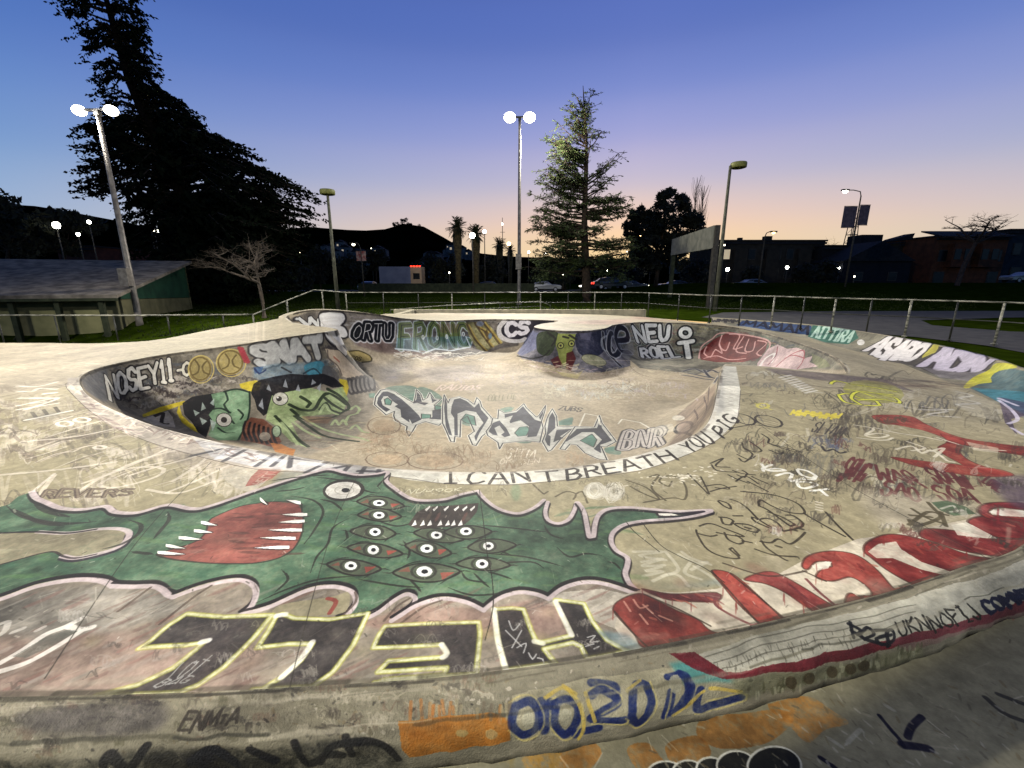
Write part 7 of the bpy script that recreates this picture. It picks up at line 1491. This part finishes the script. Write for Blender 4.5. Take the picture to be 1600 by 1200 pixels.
rt, b, w, h, mt, rf = house('small blue-black house with a pitched roof in front of the row', 1318, 1425, 408, 70, (26,28,38), [(.25,.5,1.2,1.2),(.75,.5,1.2,1.2)], (), 'gable', 8)
rt, b, w, h, mt, rf = house('dark house with a jumble of roof structures right of the banners', 1352, 1412, 384, 84, (40,40,46), [(.3,.6,1.1,1.5),(.7,.6,1.1,1.5)])
MB().box((-1.6,3,h+1.1), (4,3.6,2)).prism([(1.2,1.5,h+.2),(6.2,1.5,h+1.0),(6.6,1.5,h+2.4),(3.0,1.5,h+1.4)], (0,2.4,0)).build('roof_structure', M_rooft, rf)
rt, b, w, h, mt, rf = house('tan flat-fronted house left of the brown house', 1408, 1474, 380, 78, (70,58,42), [(.2,.7,1.2,1.7),(.55,.7,1.2,1.7),(.85,.7,1.2,1.7),(.3,.3,1.2,1.7),(.75,.3,1.4,2)], ())
rt, b, w, h, mt, rf = house('brown and orange house with bay windows behind the bare tree', 1466, 1578, 370, 72, (120,68,40), [(.12,.66,1.2,1.6),(.88,.66,1.2,1.6),(.12,.25,1.5,1.8),(.88,.25,1.5,1.8)])
for u in (.3,.68):
    by = MB().box((-w/2+u*w,-.55,h*.66), (3.0,1.1,h*.42)).box((-w/2+u*w,-.62,h*.46), (3.3,1.3,.2)).build('bay', mt, rt)
    for du in (-.8,.8): MB().box((-w/2+u*w+du,-1.13,h*.68), (1.0,.06,1.6)).build('pane', M_glass, by)
MB().prism([(-w/2-.2,-.9,h-.15),(w/2+.2,-.9,h-.15),(w/2+.2,3,h+1.0),(-w/2-.2,3,h+1.0)], (0,0,.2)).build('eaves', M_rooft, rf)
rt, b, w, h, mt, rf = house('blue-grey house at the right edge of the row', 1578, 1700, 360, 74, (44,58,68), [(.15,.7,1.2,1.7),(.4,.7,1.2,1.7),(.2,.3,1.6,1.8),(.7,.5,1.2,1.6)])
house('dim reddish house glimpsed under the dark trees at the left', 88, 146, 386, 75, (110,60,46), [(.3,.6,1.2,1.4),(.7,.6,1.2,1.4)], ())
# far hillside houses
hr = random.Random(3)
proto = None
M_hw = mat_noise('far_house_wall', (52,54,58), (84,84,86), .3, .9)
def hill_z(x, y): return 0
for i in range(46):
    if i < 14: px, py, Y = hr.uniform(505,600), hr.uniform(384,412), hr.uniform(260,330)
    elif i < 36: px, py, Y = hr.uniform(655,735), hr.uniform(386,432), hr.uniform(240,340)
    else: px, py, Y = hr.uniform(840,1060), hr.uniform(404,420), hr.uniform(250,320)
    c = aty(px, py, Y)
    if proto is None:
        proto = empty('hillside_house', c, 'small pale house among the dark trees at the foot of the hill', 'house', 'houses at the foot of the hill')
        MB().box((0,0,-1), (6,6,7)).build('wall', M_hw, proto); MB().prism([(-3.3,-3.3,2.5),(3.3,-3.3,2.5),(0,-3.3,4.2)], (0,6.6,0)).build('roof', M_rooft, proto); MB().box((-1.4,-3.05,.6), (1.1,.1,1.2)).build('window', M_lit, proto); MB().box((1.4,-3.05,.6), (1.1,.1,1.2)).build('window', M_glass, proto)
    else:
        o = proto.copy(); COL.objects.link(o); o.location = c; o['label'] = ('small pale house among the dark trees at the foot of the hill', 'small pale house in the cluster between the white truck and the palms', 'small far house glimpsed below the conifer and round tree')[0 if i < 14 else (1 if i < 36 else 2)]; o.rotation_euler = (0,0,hr.uniform(-.5,.5)); s_ = hr.uniform(.6,1.2); o.scale = (s_, s_, s_)
        for ch in list(proto.children):
            if ch.name.startswith('window') and hr.random() < .35: continue
            d = ch.copy(); COL.objects.link(d); d.parent = o
# wooded slope that those houses sit in
ridge('hills', [(420,430),(480,398),(540,388),(600,396),(640,404),(690,392),(740,402),(800,412),(860,410),(960,408),(1080,412),(1200,425)], 350, 70, M_hill, 60)
# ------------------------------------------------------------------ vehicles
M_tyre = mat_noise('tyre', (14,14,14), (24,24,24), 8, .9); M_chr = mat_noise('rim_metal', (110,110,112), (140,140,142), 8, .4, metal=.6)
def car(px, py, Y, col, label, L=4.5, wid=1.8, H=1.42, rz=0, tail=None, head=False, van=False):
    c = aty(px, py, Y); b = Vector((c.x, Y, zg1(c.x, Y)+.02)); rt = empty('parked_car', b, label, 'car', 'cars on the road beyond the lawn', rz)
    col = tuple(v*.6 for v in col)
    m, nt, bs = new_mat('car_paint'); bs.inputs['Base Color'].default_value = (*s2l(col), 1); bs.inputs['Metallic'].default_value = .3; bs.inputs['Roughness'].default_value = .28; bs.inputs['Coat Weight'].default_value = .5
    pr = [(-L/2,.35),(-L/2+.02,.75),(-L/2+.15,.9),(-L*.3,.98),(-L*.2,.98),(-L*.08,H-.08),(.0,H),(L*.16,H),(L*.3,H-.12),(L*.42,.96),(L/2-.04,.9),(L/2,.6),(L/2-.05,.32)]
    if van: pr = [(-L/2,.35),(-L/2,.9),(-L*.36,1.05),(-L*.24,H-.05),(-L*.1,H),(L*.42,H),(L/2,H-.25),(L/2,.35)]
    V = []; Fc = []; n = len(pr)
    for s_, ins in ((-1, 0), (1, 0)):
        for x, z in pr: V.append((x, s_*(wid/2-(.16 if z > 1.0 else 0)), z))
    Fc = [tuple(range(n)), tuple(range(2*n-1, n-1, -1))]+[(k, n+k, n+(k+1) % n, (k+1) % n) for k in range(n)]
    body = mesh_obj('body', V, Fc, m, rt); bv_ = body.modifiers.new('bevel', 'BEVEL'); bv_.width = .05; bv_.segments = 2
    for s_ in (-1, 1):
        MB().prism([(-L*.17,s_*(wid/2-.1),1.0),(-L*.075,s_*(wid/2-.17),H-.14),(L*.02,s_*(wid/2-.17),H-.1),(L*.02,s_*(wid/2-.1),1.0)], (0,s_*.06,0)).build('side_window', M_glass, rt)
        MB().prism([(L*.045,s_*(wid/2-.1),1.0),(L*.045,s_*(wid/2-.17),H-.1),(L*.2,s_*(wid/2-.17),H-.12),(L*.34,s_*(wid/2-.1),1.0)], (0,s_*.06,0)).build('side_window', M_glass, rt)
    for sx in (-.31, .31):
        for s_ in (-1, 1):
            wv = MB(); wv.tube([(sx*L,s_*(wid/2-.2),.32),(sx*L,s_*(wid/2+.01),.32)], .32, 16); wh = wv.build('wheel', M_tyre, rt); MB().tube([(sx*L,s_*(wid/2),.32),(sx*L,s_*(wid/2+.03),.32)], .2, 12).build('rim', M_chr, wh)
    for s_ in (-1, 1):
        MB().box((-L/2-.01,s_*wid*.36,.68), (.08,.34,.16)).build('headlight', M_bulbs if head else M_chr, rt); MB().box((L/2+.0,s_*wid*.36,.74), (.08,.34,.2)).build('tail_light', M_red if tail else M_ban2, rt)
    return rt
car(852, 450, 64, (196,196,194), 'white car parked left of the conifer trunk', rz=math.pi)
car(955, 455, 57, (30,32,40), 'dark sedan with glowing red tail light and long shining roof', L=4.9, H=1.5, rz=math.pi, tail=True)
car(930, 450, 66, (60,62,66), 'grey car partly hidden behind the dark sedan', head=True, rz=0)
car(988, 450, 68, (120,120,124), 'pale car beyond the right end of the dark sedan', rz=math.pi, head=True)
car(1052, 450, 66, (26,26,30), 'black car with lit headlamps under the round dark tree', head=True)
car(768, 452, 64, (44,46,50), 'dark car with lit front lamps below the palms', head=True, rz=math.pi)
car(1170, 446, 63, (120,122,124), 'grey car showing its roof over the grass by the right park lamp')
car(1596, 440, 60, (140,144,148), 'silver car at the far right edge beyond the grass')
car(575, 442, 66, (50,30,30), 'car with orange-red tail lights left of the white truck', tail=True, rz=math.pi*.5)
w0 = aty(560, 444, 57); w1 = aty(835, 446, 57); tag(MB().box(((w0.x+w1.x)/2, 57, (w0.z+.1)/2), (w1.x-w0.x, .35, w0.z+.5-.4)).build('low_wall', M_dkgreen), 'long dark low wall beyond the lawn in front of the white truck', 'wall')
# white box truck
c0 = aty(596, 417, 62); c1 = aty(644, 417, 62); b = Vector(((c0.x+c1.x)/2, 62, zg1(c0.x, 62))); w = c1.x-c0.x; h = c0.z-b.z; rt = empty('box_truck', b, 'white box truck with red marker lights on its roof edge', 'truck')
M_white = mat_noise('white_truck_side', (84,86,100), (98,100,112), .8, .6); M_cream = mat_noise('cream_truck_end', (150,122,92), (168,140,108), 1, .6)
MB().box((0,0,(h+.7)/2), (w,2.5,h-.7)).build('cargo_box', M_white, rt); MB().box((w/2+.75,0,(h+.5)/2), (1.5,2.4,h-.5)).build('cab', M_cream, rt); MB().box((w/2+.8,-1.22,h*.62), (.9,.06,.8)).build('side_window', M_glass, rt)
for k in range(4): MB().box((w/2+.15+k*.38,-1.2,h+.05), (.24,.1,.14)).build('marker_light', M_red, rt)
for x in (-w*.32, w*.3, w/2+.8):
    for s_ in (-1, 1): wh = MB().tube([(x,s_*1.0,.48),(x,s_*1.26,.48)], .48, 16).build('wheel', M_tyre, rt); MB().tube([(x,s_*1.25,.48),(x,s_*1.29,.48)], .26, 12).build('rim', M_chr, wh)

# unseen tree added beside the camera so its trunk shadows the kerb at lower right
bare('bare_tree', 'unseen leafless tree added beside the photographer to shade the right-hand kerb', Vector((-2.4, -.82, -.22)), 13, .6, 8, M_twigd, n0=4, depth=3, r0=.3, upright=.9)
